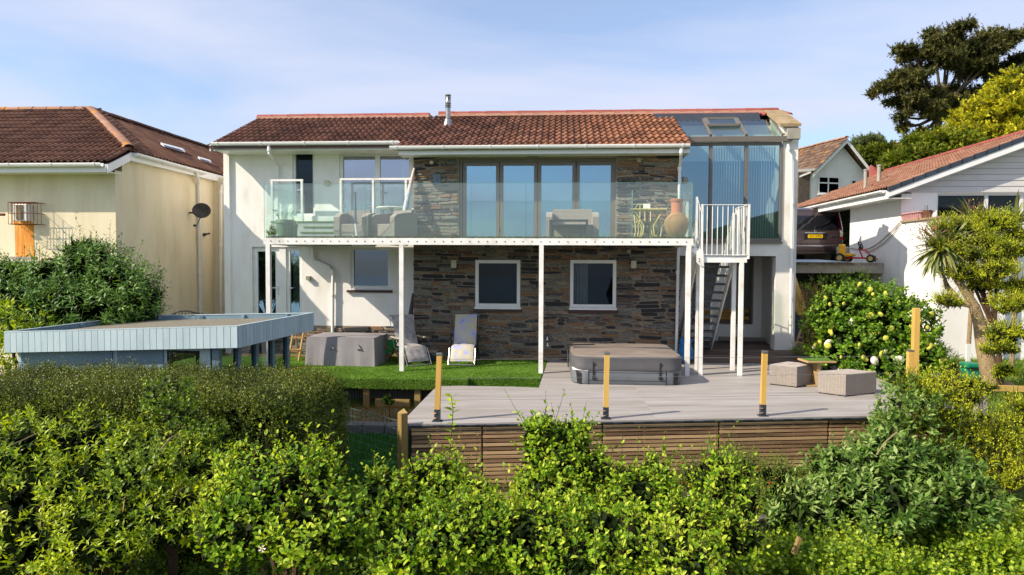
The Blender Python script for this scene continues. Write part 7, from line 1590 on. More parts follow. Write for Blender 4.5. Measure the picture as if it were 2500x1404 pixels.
def surf(r, blobs, n, rough=.12, back=.35, low=-.75, shell=(.9, 1.0), clump=0.0, cf=5.0):
    """points + normals on the union surface of ellipsoids"""
    ar = np.array([(b[1]*b[3]+b[1]*b[2]+b[2]*b[3]) for b in blobs]); ns = np.maximum(1, (n*ar/ar.sum()*1.6)).astype(int); PP, NN = [], []
    for b, m in zip(blobs, ns):
        u = nrmz(r.normal(size=(m, 3))); R_ = np.array([b[1], b[2], b[3]]); k = 1+rough*np.sin(u[:, 0:1]*7+b[0][0]*3)*np.sin(u[:, 2:3]*6+b[0][2]*5)+r.normal(0, rough*.35, (m, 1))
        P = b[0]+u*R_*k*r.uniform(*shell, (m, 1)); Nn = nrmz(u/R_); ok = u[:, 2] > low
        if clump: cn = nz3(P, cf); P = P+Nn*(cn*clump*R_.min()*.55)[:, None]; ok &= cn > -.30+r.normal(0, .1, m)
        to = nrmz(CAM-P); ok &= (Nn*to).sum(1) > -back
        for b2 in blobs:
            if b2 is b: continue
            q = (P-b2[0])/np.array([b2[1], b2[2], b2[3]]); ok &= (q**2).sum(1) > .72
        PP.append(P[ok]); NN.append(Nn[ok])
    return np.concatenate(PP), np.concatenate(NN)
BRN = M('brown_twig', [hx('3a2a1c'), hx('5c4530')], .9, 8); GST = M('green_twig', [hx('4a5a26'), hx('6a7a3a')], .8, 8)
def core(name, blobs, parent, mat, k=.72):
    mb = MB()
    for b in blobs:
        bm = bmesh.new(); bmesh.ops.create_icosphere(bm, subdivisions=2, radius=1)
        for v in bm.verts: q = 1+.18*math.sin(v.co.x*7+b[0][0]*9)*math.cos(v.co.z*6+v.co.y*5); v.co = Vector((b[0][0]+v.co.x*b[1]*k*q, b[0][1]+v.co.y*b[2]*k*q, b[0][2]+v.co.z*b[3]*k*q))
        mb.frombm(bm)
    return mb.build(name, mat, parent, kind='stuff')
def bush(name, label, cat, blobs, mat, tpl, n_sh, L, nl, leaf, seed, up=.35, tilt=(45, 75), width=1.0, stem=BRN, srad=.004, trunk=None, group=None, kind=None, rough=.12, inner=.9, pairs=False, tipbias=1.0, dark=None, back=.35, camb=.15, coremat=None, corek=.6, shell=(.9, 1.0), clump=.5, cf=5.0, low=-.75, lead=.08):
    r = np.random.default_rng(seed); c0 = np.mean([b[0] for b in blobs], 0); zb = min(b[0][2]-b[3] for b in blobs)
    if trunk is not None: base = trunk
    else: base = (c0[0], c0[1], float(hterr(c0[0], c0[1])))
    t = thing(name, label, cat, base, group=group) if kind is None else thing(name, label, cat, base, kind=kind)
    P, Nn = surf(r, blobs, int(n_sh*1.25), rough, back, low, shell=shell, clump=clump, cf=cf); D = Nn*(1-up)+np.array([0, 0, up])+r.normal(0, .28, P.shape)+nrmz(CAM-P)*camb; LL = L*r.uniform(.5, 1.35, len(P)); ld = (r.random(len(P)) < lead) & (Nn[:, 2] > -.1); LL[ld] *= 1.7; D[ld] += np.array([0, 0, .7]); P0 = P-nrmz(D)*np.minimum(LL, L*1.2)[:, None]*.55
    lp_, d, n, sz, sg = shoots(r, P0, D, LL, nl, tilt, tipbias=tipbias); leaf_mesh('foliage', mat, lp_, d, n, sz*leaf, tpl, t, width, kind='stuff'); 
    if srad: stems('twigs', stem, sg, srad, t, kind='stuff')
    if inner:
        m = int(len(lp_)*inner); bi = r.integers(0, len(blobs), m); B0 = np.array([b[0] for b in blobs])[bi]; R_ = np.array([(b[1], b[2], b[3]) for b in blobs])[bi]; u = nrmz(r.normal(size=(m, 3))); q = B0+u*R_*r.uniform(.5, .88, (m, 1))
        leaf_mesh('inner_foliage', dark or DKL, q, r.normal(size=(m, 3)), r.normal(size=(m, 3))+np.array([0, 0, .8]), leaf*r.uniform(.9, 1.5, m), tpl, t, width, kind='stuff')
    if coremat: core('inner_branches', blobs, t, coremat, corek)  # near-black blobs standing in for the shade inside the bush
    # trunk and limbs
    mb = MB(); top = Vector(c0); b0 = Vector(base)
    tops = [Vector(b[0]) for b in blobs]; tr = max(.012, min(.07, (top.z-b0.z)*.02))
    fork = b0.lerp(top, .45)+Vector((.03, .02, 0)); mb.tube([b0-Vector((0, 0, .1)), b0.lerp(fork, .5)+Vector((.02, -.02, 0)), fork], tr*1.3, 7, tr)
    for q in tops[:8]: mb.tube([fork, fork.lerp(q, .5)+Vector((0, 0, .04)), q], tr*.8, 6, tr*.35)
    mb.build('stem' if cat != 'tree' else 'trunk', BRN, t)
    return t
DKL = leafmat('shaded_old_leaf', [hx('161f08'), hx('22300c'), hx('304212')], .7, .1, .15)  # inner leaf colour darkened to paint the shade inside bushes
DKC = M('dark_bush_interior', [hx('050703'), hx('0a0d05')], 1.0, 6, world=True, spec=0)  # near-black colour painted in as shade deep inside the plants
A_M = leafmat('apple_leaf', [hx('4c7410'), hx('7aa01c'), hx('a2bc2c'), hx('c4d048')], .5, .34, .25, cs=.9)
BR_M = leafmat('bramble_leaf', [hx('34500f'), hx('526f18'), hx('728f22'), hx('94ab34')], .5, .3, .35, cs=1.1)
BR2_M = leafmat('bright_bramble_leaf', [hx('527412'), hx('7a981c'), hx('9cb42a'), hx('b8c63c')], .5, .35, .35, cs=1.1)
HG_M = leafmat('box_hedge_leaf', [hx('2a3c0e'), hx('465c16'), hx('667a22'), hx('8c963c')], .45, .22, .4, cs=2.2)
CH_M = leafmat('mock_orange_leaf', [hx('5c7c12'), hx('869e18'), hx('a8bc22'), hx('c8d438')], .45, .35, .4, cs=1.4)
BU_M = leafmat('buddleja_leaf', [hx('35561a'), hx('4e7024'), hx('6c8a34'), hx('98ac64')], .6, .28, .3, cs=1.4)
SA_M = leafmat('salvia_leaf', [hx('5a6e1e'), hx('7c9030'), hx('96a63c')], .6, .3, .3)
HY_M = leafmat('hydrangea_leaf', [hx('385a10'), hx('547a18'), hx('749a22'), hx('98b636')], .45, .35, .4)
GO_M = leafmat('golden_conifer_spray', [hx('6a8610'), hx('a4b61a'), hx('ccd626'), hx('e2e648')], .6, .3, .25, cs=2.4)
GD_M = leafmat('green_conifer_spray', [hx('252f0c'), hx('38450f'), hx('4e5c14'), hx('6c741a')], .6, .2, .25, cs=2)  # inner sprays coloured dark for the shade within the conifer crowns
CY_M = leafmat('dark_cypress_spray', [hx('2a3014'), hx('40471e'), hx('585a2a'), hx('726e3a')], .7, .15, .2, cs=.35)
WI_M = leafmat('willowy_shrub_leaf', [hx('30501a'), hx('496e26'), hx('648c34'), hx('8aac52')], .45, .25, .4, cs=1.2)
CO_M = leafmat('cordyline_blade', [hx('4c5a2c'), hx('6c7840'), hx('8a8f52'), hx('a09858')], .5, .15, .35)
# --- box hedge
def hedge():
    r = np.random.default_rng(5); x1 = DP(768, 930, 8.4).x; x0 = -7.5; y0, y1 = DP(400, 960, 7.9).y, DP(400, 895, 10.0).y; zt = DP(400, 903, 9.8).z
    hgt = lambda x, y: zt+.04*np.sin(x*2.1)+.03*np.sin(x*5.3+y*2)+.03*np.cos(y*4)
    base = (-4.5, (y0+y1)/2, -1.5); t = thing('box_hedge', 'long clipped dark green small leaved hedge in front of the blue garden room', 'hedge', base)
    n = 17000; zb = -1.6; W_, D__, H__ = x1-x0, y1-y0, zt-zb
    # faces: top, front, right end
    at, af, ae = W_*D__, W_*H__, D__*H__; nt_, nf_, ne_ = [int(n*q) for q in (at/(at+af+ae)*1.1, af/(at+af+ae), ae/(at+af+ae)*1.2)]
    P = []; Nn = []
    x = r.uniform(x0, x1, nt_); y = r.uniform(y0, y1, nt_); P.append(np.stack([x, y, hgt(x, y)], 1)); Nn.append(np.tile([0, 0, 1.], (nt_, 1)))
    x = r.uniform(x0, x1, nf_); z = r.uniform(zb, zt, nf_); P.append(np.stack([x, y0+.06*np.sin(x*3)+.05*np.sin(z*4+x), z], 1)); Nn.append(np.tile([0, -1., 0], (nf_, 1)))
    y = r.uniform(y0, y1, ne_); z = r.uniform(zb, zt, ne_); P.append(np.stack([x1+.12*(1-((z-zb)/H__))+.05*np.sin(y*4)+.04*np.sin(z*5), y, z], 1)); Nn.append(np.tile([1., 0, 0], (ne_, 1)))
    P = np.concatenate(P); Nn = np.concatenate(Nn)
    # round the edges
    c = np.array([(x0+x1)/2, (y0+y1)/2, (zb+zt)/2]); hs = np.array([W_, D__, H__])/2; q = np.maximum(np.abs(P-c)-(hs-.45), 0)*np.array([P[:, 0] > 0, np.ones(len(P)), P[:, 2] > c[2]]).T if False else np.maximum(np.abs(P-c)-(hs-.45), 0)
    q[:, 0] *= (P[:, 0] > c[0]); q[:, 2] *= (P[:, 2] > c[2]); l = np.linalg.norm(q, axis=1, keepdims=True); k = np.where(l > .45, .45/np.maximum(l, 1e-6), 1); P = P+np.sign(P-c)*q*(k-1)
    Nn = nrmz(Nn+np.sign(P-c)*q*2); P += r.normal(0, .035, P.shape)
    D = Nn+np.array([0, 0, .55])+r.normal(0, .35, P.shape); LL = .14*r.uniform(.5, 1.5, len(P)); topm = (Nn[:, 2] > .7) & (r.random(len(P)) < .25); LL[topm] *= 2.0
    lp_, d, nn_, sz, sg = shoots(r, P-nrmz(D)*LL[:, None]*.5, D, LL, 9, (35, 75)); leaf_mesh('foliage', HG_M, lp_, d, nn_, sz*.034, SMALL, t, 1.1, kind='stuff'); stems('twigs', BRN, sg, .0022, t, kind='stuff')
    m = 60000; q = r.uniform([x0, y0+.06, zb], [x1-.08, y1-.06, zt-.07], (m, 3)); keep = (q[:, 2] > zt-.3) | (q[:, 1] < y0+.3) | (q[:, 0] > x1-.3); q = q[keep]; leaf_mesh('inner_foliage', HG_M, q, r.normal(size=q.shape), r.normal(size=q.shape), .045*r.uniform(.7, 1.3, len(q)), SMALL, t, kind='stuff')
    MB().cbox(x0, x1-.25, y0+.25, y1-.25, zb, zt-.22, .1).build('inner_branches', DKC, t)  # near-black box standing in for the shade inside the hedge
    mb = MB()
    for i in range(7): xx = x0+.6+i*(W_-1)/6; mb.tube([(xx, (y0+y1)/2, -1.7), (xx+.05, (y0+y1)/2, -.6)], .03, 6)
    mb.build('stem', BRN, t)
hedge()
B = blob
# --- mock orange (yellow-green) left
bush('mock_orange', 'yellow green long leaved shrub spilling down the left front of the hedge', 'shrub', [B(60, 1110, 7.1, 120, 80, .5), B(215, 1080, 7.3, 110, 70, .45), B(380, 1120, 7.0, 130, 65, .45), B(290, 1190, 6.8, 200, 90, .5), B(510, 1150, 7.1, 80, 50, .4), B(90, 1230, 6.7, 130, 100, .5), B(60, 1330, 6.3, 150, 90, .5), B(240, 1310, 6.3, 150, 70, .5), B(420, 1260, 6.4, 120, 70, .4)], CH_M, NARROW, 1300, .20, 9, .088, 21, up=.4, tilt=(40, 85), width=1.25, stem=GST, coremat=DKC, corek=.5)
bush('climbing_rose', 'rose with rounder mid green leaves climbing the middle of the hedge', 'shrub', [B(410, 965, 7.6, 55, 45, .25), B(440, 1030, 7.4, 60, 60, .25), B(500, 1070, 7.2, 60, 40, .25), B(380, 1135, 6.6, 110, 40, .3), B(300, 1210, 6.4, 90, 60, .3)], BR_M, ROUNDL, 330, .16, 7, .045, 22, up=.4, stem=GST, coremat=None, inner=.2)
# arching dead canes
cane = thing('dry_canes', 'pale dry arching canes sticking out of the undergrowth before the hedge', 'twigs', DP(500, 1190, 6.2)); CN = M('dry_cane', [hx('8c7650'), hx('a8946c')], .8, 5); mb = MB()
for pts in (((425, 1225), (432, 1200), (455, 1187), (490, 1192), (525, 1212)), ((378, 1240), (380, 1200), (385, 1190)), ((382, 1205), (400, 1240), (418, 1255)), ((98, 1290), (103, 1240), (110, 1205)), ((300, 1250), (305, 1215), (325, 1190)), ((30, 1085), (60, 1072), (95, 1055)), ((390, 1100), (415, 1070), (435, 1060)), ((440, 1060), (450, 1100), (447, 1110)), ((2140, 1110), (2160, 1080), (2190, 1055))): MB().tube([DP(x, y, 6.25+.1*i) for i, (x, y) in enumerate(pts)], .0055, 5).build('cane', CN, cane)
# --- bramble thickets over the sloping foreground
def thicket(name, label, x0, x1, y0, y1, zf_, mat, n, leaf, seed, L=.22, tpl=ROUNDL):
    r = np.random.default_rng(seed); P = np.stack([r.uniform(x0, x1, n), r.uniform(y0, y1, n), np.zeros(n)], 1); P[:, 2] = zf_(P[:, 0], P[:, 1])+r.normal(0, .05, n)
    D = np.array([0, -.25, .9])+r.normal(0, .5, P.shape); LL = L*r.uniform(.5, 1.5, n); lp_, d, nn_, sz, sg = shoots(r, P-np.array([0, 0, .08]), D, LL, 7, (50, 85)); 
    o = leaf_mesh(name, mat, lp_, d, nn_+np.array([0, 0, .7]), sz*leaf, tpl, None); setp(o, kind='stuff')
    s = stems('bramble_canes', GST, sg, .003, None, kind='stuff')
    m = n*3; q = np.stack([r.uniform(x0, x1, m), r.uniform(y0, y1, m), np.zeros(m)], 1); q[:, 2] = zf_(q[:, 0], q[:, 1])-r.uniform(.03, .3, m); o2 = leaf_mesh('bramble_understorey', mat, q, r.normal(size=q.shape), r.normal(size=q.shape)+np.array([0, 0, 1]), leaf*1.3*r.uniform(.7, 1.3, m), tpl, None, kind='stuff')
def canopy(x, y): return -.95+.13*np.sin(x*2.3+1)*np.cos(y*1.9)+.1*np.sin(x*4.7+y*3.1)+.10*np.sin(y*6+x*2)-.10*(y+7)*(y < -7)*-.6+.02*x
thicket('bramble_thicket', '', -5.2, 1.6, -10.4, -5.9, canopy, BR_M, 7500, .052, 31)
thicket('bright_bramble_thicket', '', 1.2, 6.6, -10.2, -5.2, lambda x, y: canopy(x, y)+.12+.08*np.sin(x*3), BR2_M, 8500, .056, 32)
gx_ = np.linspace(-6, 6, 49); gy_ = np.linspace(-11.5, -4.9, 28); mb = MB(); mb.v = [(x, y, float(canopy(x, y))-.38+.06*math.sin(x*9+y*7)) for x in gx_ for y in gy_]; mb.f = [(i*28+j, (i+1)*28+j, (i+1)*28+j+1, i*28+j+1) for i in range(48) for j in range(27)]; mb.build('leaf_litter', DKC, None, smooth=True, kind='structure')  # near-black sheet standing in for the shade under the brambles
# --- apple trees
AP = dict(lead=.12, mat=A_M, tpl=BROAD, L=.34, nl=9, up=.55, tilt=(45, 80), width=1.0, stem=BRN, srad=.0045, cat='tree', inner=1.0, coremat=DKC, corek=.5, group='young apple trees in the front undergrowth')
def apple(label, blobs, n, seed, leaf=.072, **k):
    q = dict(AP); q.update(k); c = np.mean([b[0] for b in blobs], 0); return bush('apple_tree', label, q.pop('cat'), blobs, q.pop('mat'), q.pop('tpl'), int(n*1.6), q.pop('L'), q.pop('nl'), leaf, seed, trunk=(c[0], c[1]+.1, float(hterr(c[0], c[1]))), **q)
apple('broad apple tree in the lower left middle below the hedge corner', [B(620, 1165, 6.2, 90, 60, .4), B(745, 1160, 6.2, 80, 60, .4), B(690, 1220, 5.9, 150, 90, .5), B(600, 1290, 5.6, 110, 70, .4), B(780, 1290, 5.6, 120, 80, .45)], 400, 41)
apple('spindly apple tree beside the square fence post', [B(940, 1220, 6.6, 60, 60, .35), B(1060, 1180, 6.8, 60, 60, .35), B(1150, 1225, 6.6, 60, 50, .35), B(900, 1270, 6.2, 60, 50, .3)], 190, 42)
apple('tall apple tree rising above the deck edge left of the hot tub post', [B(1320, 1065, 7.2, 34, 50, .25), B(1395, 1075, 7.2, 40, 45, .25), B(1350, 1140, 7.1, 78, 60, .35), B(1440, 1150, 7.0, 40, 45, .25), B(1350, 1220, 6.8, 110, 60, .4)], 270, 43, leaf=.076)
apple('apple tree directly below the middle yellow post shadow', [B(1530, 1195, 6.9, 50, 50, .3), B(1600, 1180, 6.9, 40, 50, .3), B(1560, 1220, 6.7, 90, 60, .35)], 170, 44)
apple('apple tree in front of the red flowered shrub', [B(1760, 1180, 6.6, 50, 60, .3), B(1770, 1240, 6.5, 60, 60, .3), B(1700, 1290, 6.2, 90, 60, .35), B(1790, 1310, 6.2, 60, 50, .3)], 190, 45)
apple('low apple tree at the bottom centre of the undergrowth', [B(1150, 1300, 5.7, 130, 70, .45), B(1300, 1320, 5.6, 120, 70, .4), B(1020, 1340, 5.5, 110, 60, .4)], 260, 46)
apple('low apple tree at the bottom edge right of centre', [B(1500, 1330, 5.6, 120, 70, .4), B(1640, 1380, 5.4, 100, 60, .4), B(1420, 1390, 5.3, 90, 60, .4)], 230, 47)
# whip
wh = thing('apple_sapling', 'single thin upright sapling crossing the left end of the deck', 'sapling', (DP(1100, 1180, 6.8).x, DP(1100, 1180, 6.8).y, -1.6)); pts = [DP(x, y, 6.8) for x, y in ((1090, 1250), (1092, 1180), (1098, 1110), (1103, 1050), (1106, 1000), (1102, 968))]; MB().tube(pts, .007, 6, .003).build('stem', BRN, wh)
r = np.random.default_rng(51); LP = []; LD = []
for i, t_ in enumerate(np.linspace(.35, 1, 26)):
    k = min(4, int(t_*5)); q = pts[k].lerp(pts[k+1], t_*5-k) if k < 5 else pts[5]; a_ = i*2.4; LP.append(q); LD.append((math.cos(a_), math.sin(a_), .5-.3*(1-t_)))
LP, LD = np.array(LP), np.array(LD); leaf_mesh('foliage', A_M, LP, LD, np.tile([0, 0, 1.], (26, 1))+r.normal(0, .3, (26, 3)), r.uniform(.07, .10, 26), BROAD, wh, kind='stuff')
# --- salvia
sv = bush('salvia', 'airy olive green shrub dotted with small red flowers below the deck screens', 'shrub', [B(1710, 1175, 8.4, 70, 55, .35), B(1810, 1160, 8.5, 80, 60, .35), B(1900, 1180, 8.4, 90, 60, .35), B(1800, 1230, 8.1, 120, 60, .4), B(1960, 1210, 8.2, 50, 45, .3)], SA_M, NARROW, 1500, .22, 8, .035, 61, up=.6, width=1.3, stem=GST, srad=.0025, coremat=DKC, corek=.6)
def flowers(parent, blobs, n, size, mat, seed, name='flower', low=-.1, out_=.03, group=None):
    r = np.random.default_rng(seed); P, Nn = surf(r, blobs, n*6, .08, -.2, low); i = r.permutation(len(P))[:n]; P, Nn = P[i], Nn[i]
    bm = bmesh.new(); bmesh.ops.create_icosphere(bm, subdivisions=2, radius=1)
    for v in bm.verts: k = 1+.14*math.sin(v.co.x*11)*math.sin(v.co.y*12)*math.cos(v.co.z*10); v.co = v.co*k
    mb = MB().frombm(bm) if False else MB(); mb.frombm(bm); me = mb.mesh(name, mat)
    for p, q in zip(P, Nn): o = link(name, me, parent, off=Vector(p)+Vector(q)*out_); s = size*r.uniform(.6, 1.25); o.scale = (s, s, s*.62); o.rotation_euler = r.uniform(0, 3, 3)
REDF = M('red_petal', [hx('a5101c'), hx('c81a26')], .6, 5); WHF = M('white_pink_petal', [hx('d9cfb8'), hx('e6d9cf'), hx('e0c4bc')], .7, 9, .6, 40); YGF = M('yellow_green_floret', [hx('b5b53a'), hx('cbc858')], .7, 9, .8, 60)
sb_ = [B(1710, 1185, 8.4, 75, 60, .35), B(1810, 1170, 8.5, 85, 65, .35), B(1870, 1230, 8.2, 110, 60, .4)]
flowers(sv, sb_, 34, .014, REDF, 62, low=-.6)
# --- buddleja right
bush('buddleja', 'large buddleja with grey green lance leaves at the right end of the deck screens', 'shrub', [B(2060, 1170, 8.0, 80, 60, .4), B(2160, 1130, 8.1, 90, 70, .45), B(2270, 1160, 8.0, 100, 70, .45), B(2120, 1230, 7.6, 130, 60, .5), B(2330, 1220, 7.6, 90, 60, .4), B(1970, 1245, 7.6, 80, 40, .3)], BU_M, NARROW, 620, .30, 9, .125, 71, up=.45, width=1.5, stem=GST, coremat=DKC)
bush('buddleja', 'upright grey green buddleja sprays in front of the wicker footstools', 'shrub', [B(2170, 1000, 9.2, 28, 55, .2), B(2200, 935, 9.4, 22, 50, .15), B(2150, 1040, 9.0, 30, 30, .2), B(2240, 1010, 9.0, 40, 60, .2)], BU_M, NARROW, 75, .34, 8, .12, 72, up=.6, width=1.5, stem=GST, inner=.1)
# --- golden conifers
def scat(blobs, k, seed, fr=(.32, .6), fl=1.0):
    r = np.random.default_rng(seed); o = []
    for c, a, b, h in blobs:
        for i in range(k): u = nrmz(r.normal(size=3))*r.uniform(.35, .95); s = r.uniform(*fr); o.append((c+u*np.array([a, b, h*1.5]), a*s, b*s, max(h*s*fl, a*s*.22)))
    return o
def conifer(label, blobs, n, seed, mat=GO_M, leaf=.065, name='golden_conifer', L=.26, nl=9, up=.25, group='golden conifers on the right', dark=GD_M, core_=True, trunk=None, inner=.5, srad=.005, rough=.16, ck=.5):
    blobs = scat(blobs, 5, seed)+[(c+np.array([.05, .12, -.02]), a*.7, b_*.8, h*1.5) for c, a, b_, h in blobs]
    return bush(name, label, 'tree', blobs, mat, SPRAY, n, L, nl, leaf, seed, up=up, tilt=(20, 60), width=1.2, group=group, dark=dark, coremat=DKC if core_ else None, corek=ck, trunk=trunk, inner=inner, srad=srad, rough=rough, clump=1.0, cf=6.0, low=-.05)
conifer('low spreading golden conifer at the right end of the composite deck', [B(2215, 938, 9.6, 60, 12, .3), B(2310, 935, 9.9, 80, 13, .35), B(2270, 965, 9.4, 80, 15, .3), B(2370, 975, 9.8, 60, 14, .3), B(2240, 1005, 9.5, 60, 14, .3), B(2330, 1015, 9.2, 70, 16, .3), B(2270, 1050, 9.3, 70, 14, .3), B(2370, 1060, 9.2, 60, 15, .3), B(2180, 1025, 9.4, 34, 10, .2), B(2400, 945, 9.9, 30, 7, .15), B(2300, 1100, 9.1, 80, 14, .3)], 2200, 81)
conifer('golden conifer at the lower right picture edge', [B(2480, 1035, 9.4, 55, 13, .3), B(2430, 1065, 9.2, 45, 12, .3), B(2490, 1085, 9.0, 50, 13, .3), B(2420, 1115, 9.0, 40, 10, .25), B(2490, 1140, 8.8, 50, 14, .3), B(2440, 1170, 8.7, 45, 11, .25), B(2500, 995, 9.6, 40, 10, .25)], 1200, 82)
conifer('twisted golden conifer with clouded foliage beside the palm on the right', [B(2330, 555, 13.0, 55, 16, .35), B(2420, 545, 13.0, 70, 20, .4), B(2320, 600, 12.8, 50, 16, .35), B(2400, 592, 12.8, 65, 13, .4), B(2480, 570, 13.0, 45, 14, .4), B(2370, 625, 12.6, 60, 13, .4), B(2470, 615, 12.8, 50, 15, .4), B(2350, 670, 12.6, 60, 14, .35), B(2440, 660, 12.4, 60, 15, .4), B(2400, 700, 12.6, 60, 14, .35), B(2490, 700, 12.6, 40, 14, .3), B(2310, 735, 12.4, 40, 12, .25), B(2470, 740, 12.2, 60, 20, .35), B(2470, 815, 11.8, 50, 22, .3), B(2450, 850, 11.8, 55, 12, .3)], 6500, 83, trunk=tuple(DP(2440, 930, 12.4)), up=.15)
bush('conifer_seedling', 'small golden green conifer tuft left of the boulder', 'shrub', [B(2455, 905, 12.2, 22, 10, .12), B(2440, 910, 12.2, 10, 12, .1)], GO_M, SPRAY, 80, .16, 7, .08, 84, tilt=(20, 60))
# --- palm trunk + cordylines
BARK = M('pale_palm_bark', [hx('7c6648'), hx('a08a68'), hx('b59f7c')], .95, 26, 1.0, 60, contrast=1.2, bdist=.03)
tp = [DP(x, y, 12.6) for x, y in ((2430, 950), (2415, 905), (2402, 850), (2392, 790), (2378, 745), (2352, 705), (2325, 660), (2308, 620))]
ptree = thing('cordyline', 'leaning palm like cordyline with rough pale trunk against the white wall', 'tree', tp[0]-Vector((0, 0, .1)), group='cordyline palms on the right'); MB().tube(tp[:5], .175, 14, .085).build('trunk', BARK, ptree, smooth=True); MB().tube(tp[4:], .08, 10, .04).tube([tp[4], DP(2345, 740, 12.7), DP(2312, 700, 12.8), DP(2296, 650, 12.8)], .07, 8, .04).build('branch', BARK, ptree, smooth=True)
def rosette(parent, c, n, L, seed, down=.3, mat=CO_M, w=1.3, name='fronds'):
    r = np.random.default_rng(seed); u = nrmz(r.normal(size=(n, 3))); u[:, 2] = np.abs(u[:, 2])*(1)-down*r.random(n)*1.8; u = nrmz(u); leaf_mesh(name, mat, np.array(c)+u*.04, u, np.array([0, 0, 1.])+r.normal(0, .2, (n, 3)), L*r.uniform(.65, 1.1, n), BLADE, parent, w, kind='stuff')
rosette(ptree, DP(2298, 605, 12.8), 190, .62, 91, down=.75); rosette(ptree, DP(2325, 590, 12.9), 80, .5, 92)
def floret_spike(parent, c, seed):
    r = np.random.default_rng(seed); n = 260; P = np.array(c)+r.normal(0, 1, (n, 3))*np.array([.12, .12, .14]); D = nrmz(P-np.array(c)+np.array([0, 0, .2])); leaf_mesh('dry_flower_head', M('dry_brown_panicle_%d' % seed, [hx('6b4a34'), hx('8c6a4c')], .9, 5), P, D, r.normal(size=(n, 3)), r.uniform(.05, .12, n), NARROW, parent, .6, kind='stuff')
floret_spike(ptree, DP(2262, 568, 12.8), 93)
for (px, py, d, L_, lb, sd) in ((2372, 545, 15.5, .62, 'cordyline with a brown seed head standing behind the golden conifer', 94), (2480, 550, 15.0, .75, 'cordyline at the right picture edge behind the golden conifer', 95), (2415, 545, 15.6, .55, 'small cordyline between the seed head one and the edge one', 96)):
    b = DP(px, py, d); t = thing('cordyline', lb, 'tree', (b.x, b.y, 0), group='cordyline palms on the right'); MB().tube([(b.x, b.y, -.1), (b.x+.05, b.y, b.z*.5), b], .05, 8, .035).build('trunk', BARK, t, smooth=True); rosette(t, b, 90, L_, sd, down=.25)
    if sd == 94: floret_spike(t, b+Vector((0, 0, .22)), 97)
# --- hydrangea
hb_ = [B(2050, 780, 14.6, 75, 70, .7), B(2130, 770, 14.6, 85, 75, .8), B(2200, 820, 14.3, 85, 90, .8), B(2080, 850, 14.3, 90, 70, .7), B(2150, 890, 14.0, 100, 50, .6), B(2240, 880, 13.8, 50, 60, .5), B(2010, 830, 14.6, 40, 50, .4), B(2120, 725, 14.9, 40, 22, .4)]
hyd = bush('hydrangea', 'large hydrangea bush with pale yellow and white flower heads beside the white wall', 'shrub', hb_, HY_M, BROAD, 1900, .22, 8, .09, 101, up=.4, stem=GST, coremat=DKC, width=1.3)
flowers(hyd, hb_[3:6]+[hb_[1], hb_[0], hb_[2]], 64, .058, YGF, 102, name='flower_head', low=-.3); flowers(hyd, hb_[3:5], 9, .085, WHF, 103, name='flower_head', low=-.5)
bush('dry_shrub', 'brownish dry twiggy shrub between the pallet panel and the hydrangea', 'shrub', [B(2005, 730, 14.9, 50, 28, .4), B(1985, 775, 14.8, 25, 35, .3), B(1975, 820, 14.4, 15, 25, .2)], leafmat('brown_dry_leaf', [hx('5a4228'), hx('7c5a38'), hx('5c6b2c')], .8, .2, .2), NARROW, 300, .25, 7, .05, 104, up=.6)
# --- left willow-leaved shrub + reed
ls = [B(60, 740, 12.6, 90, 80, .8), B(150, 700, 12.8, 90, 75, .8), B(230, 680, 13.0, 90, 80, .8), B(300, 720, 12.8, 75, 75, .7), B(340, 740, 12.6, 45, 45, .5), B(180, 760, 12.3, 150, 60, .8), B(20, 680, 12.8, 60, 40, .5), B(210, 615, 13.1, 40, 25, .4)]
bush('bamboo_shrub', 'large leafy willow like shrub behind the garden room against the cream house', 'shrub', ls, WI_M, NARROW, 1500, .42, 10, .135, 111, up=.5, tilt=(50, 95), width=.95, stem=GST, coremat=DKC, corek=.8)
rd = thing('reed', 'tall thin reed stems rising before the rust stained wall', 'reed', DP(85, 750, 12.3)); mb = MB(); LP, LD = [], []
for k, (x0, y0, x1, y1) in enumerate(((88, 700, 82, 572), (70, 720, 90, 590), (40, 740, 22, 640), (95, 720, 97, 600))):
    a, b = DP(x0, y0, 12.3), DP(x1, y1, 12.3); mb.tube([a, a.lerp(b, .5), b], .008, 5, .004)
    for j in range(7): q = a.lerp(b, .3+.1*j); LP.append(q); LD.append((math.cos(j*2.4+k), .3*math.sin(j*2.4), .25))
mb.build('stem', GST, rd); leaf_mesh('foliage', WI_M, np.array(LP), np.array(LD), np.tile([0, 0, 1.], (len(LP), 1)), rng.uniform(.15, .28, len(LP)), NARROW, rd, .8, kind='stuff')
bush('low_shrub', 'yellow leafed strappy plants beside the garden room left corner', 'shrub', [B(20, 760, 10.9, 30, 20, .2), B(30, 830, 10.8, 40, 30, .3), B(5, 870, 10.5, 30, 40, .3), B(90, 790, 11.3, 50, 14, .3)], CH_M, NARROW, 90, .3, 8, .16, 112, up=.6, stem=GST, inner=.2)
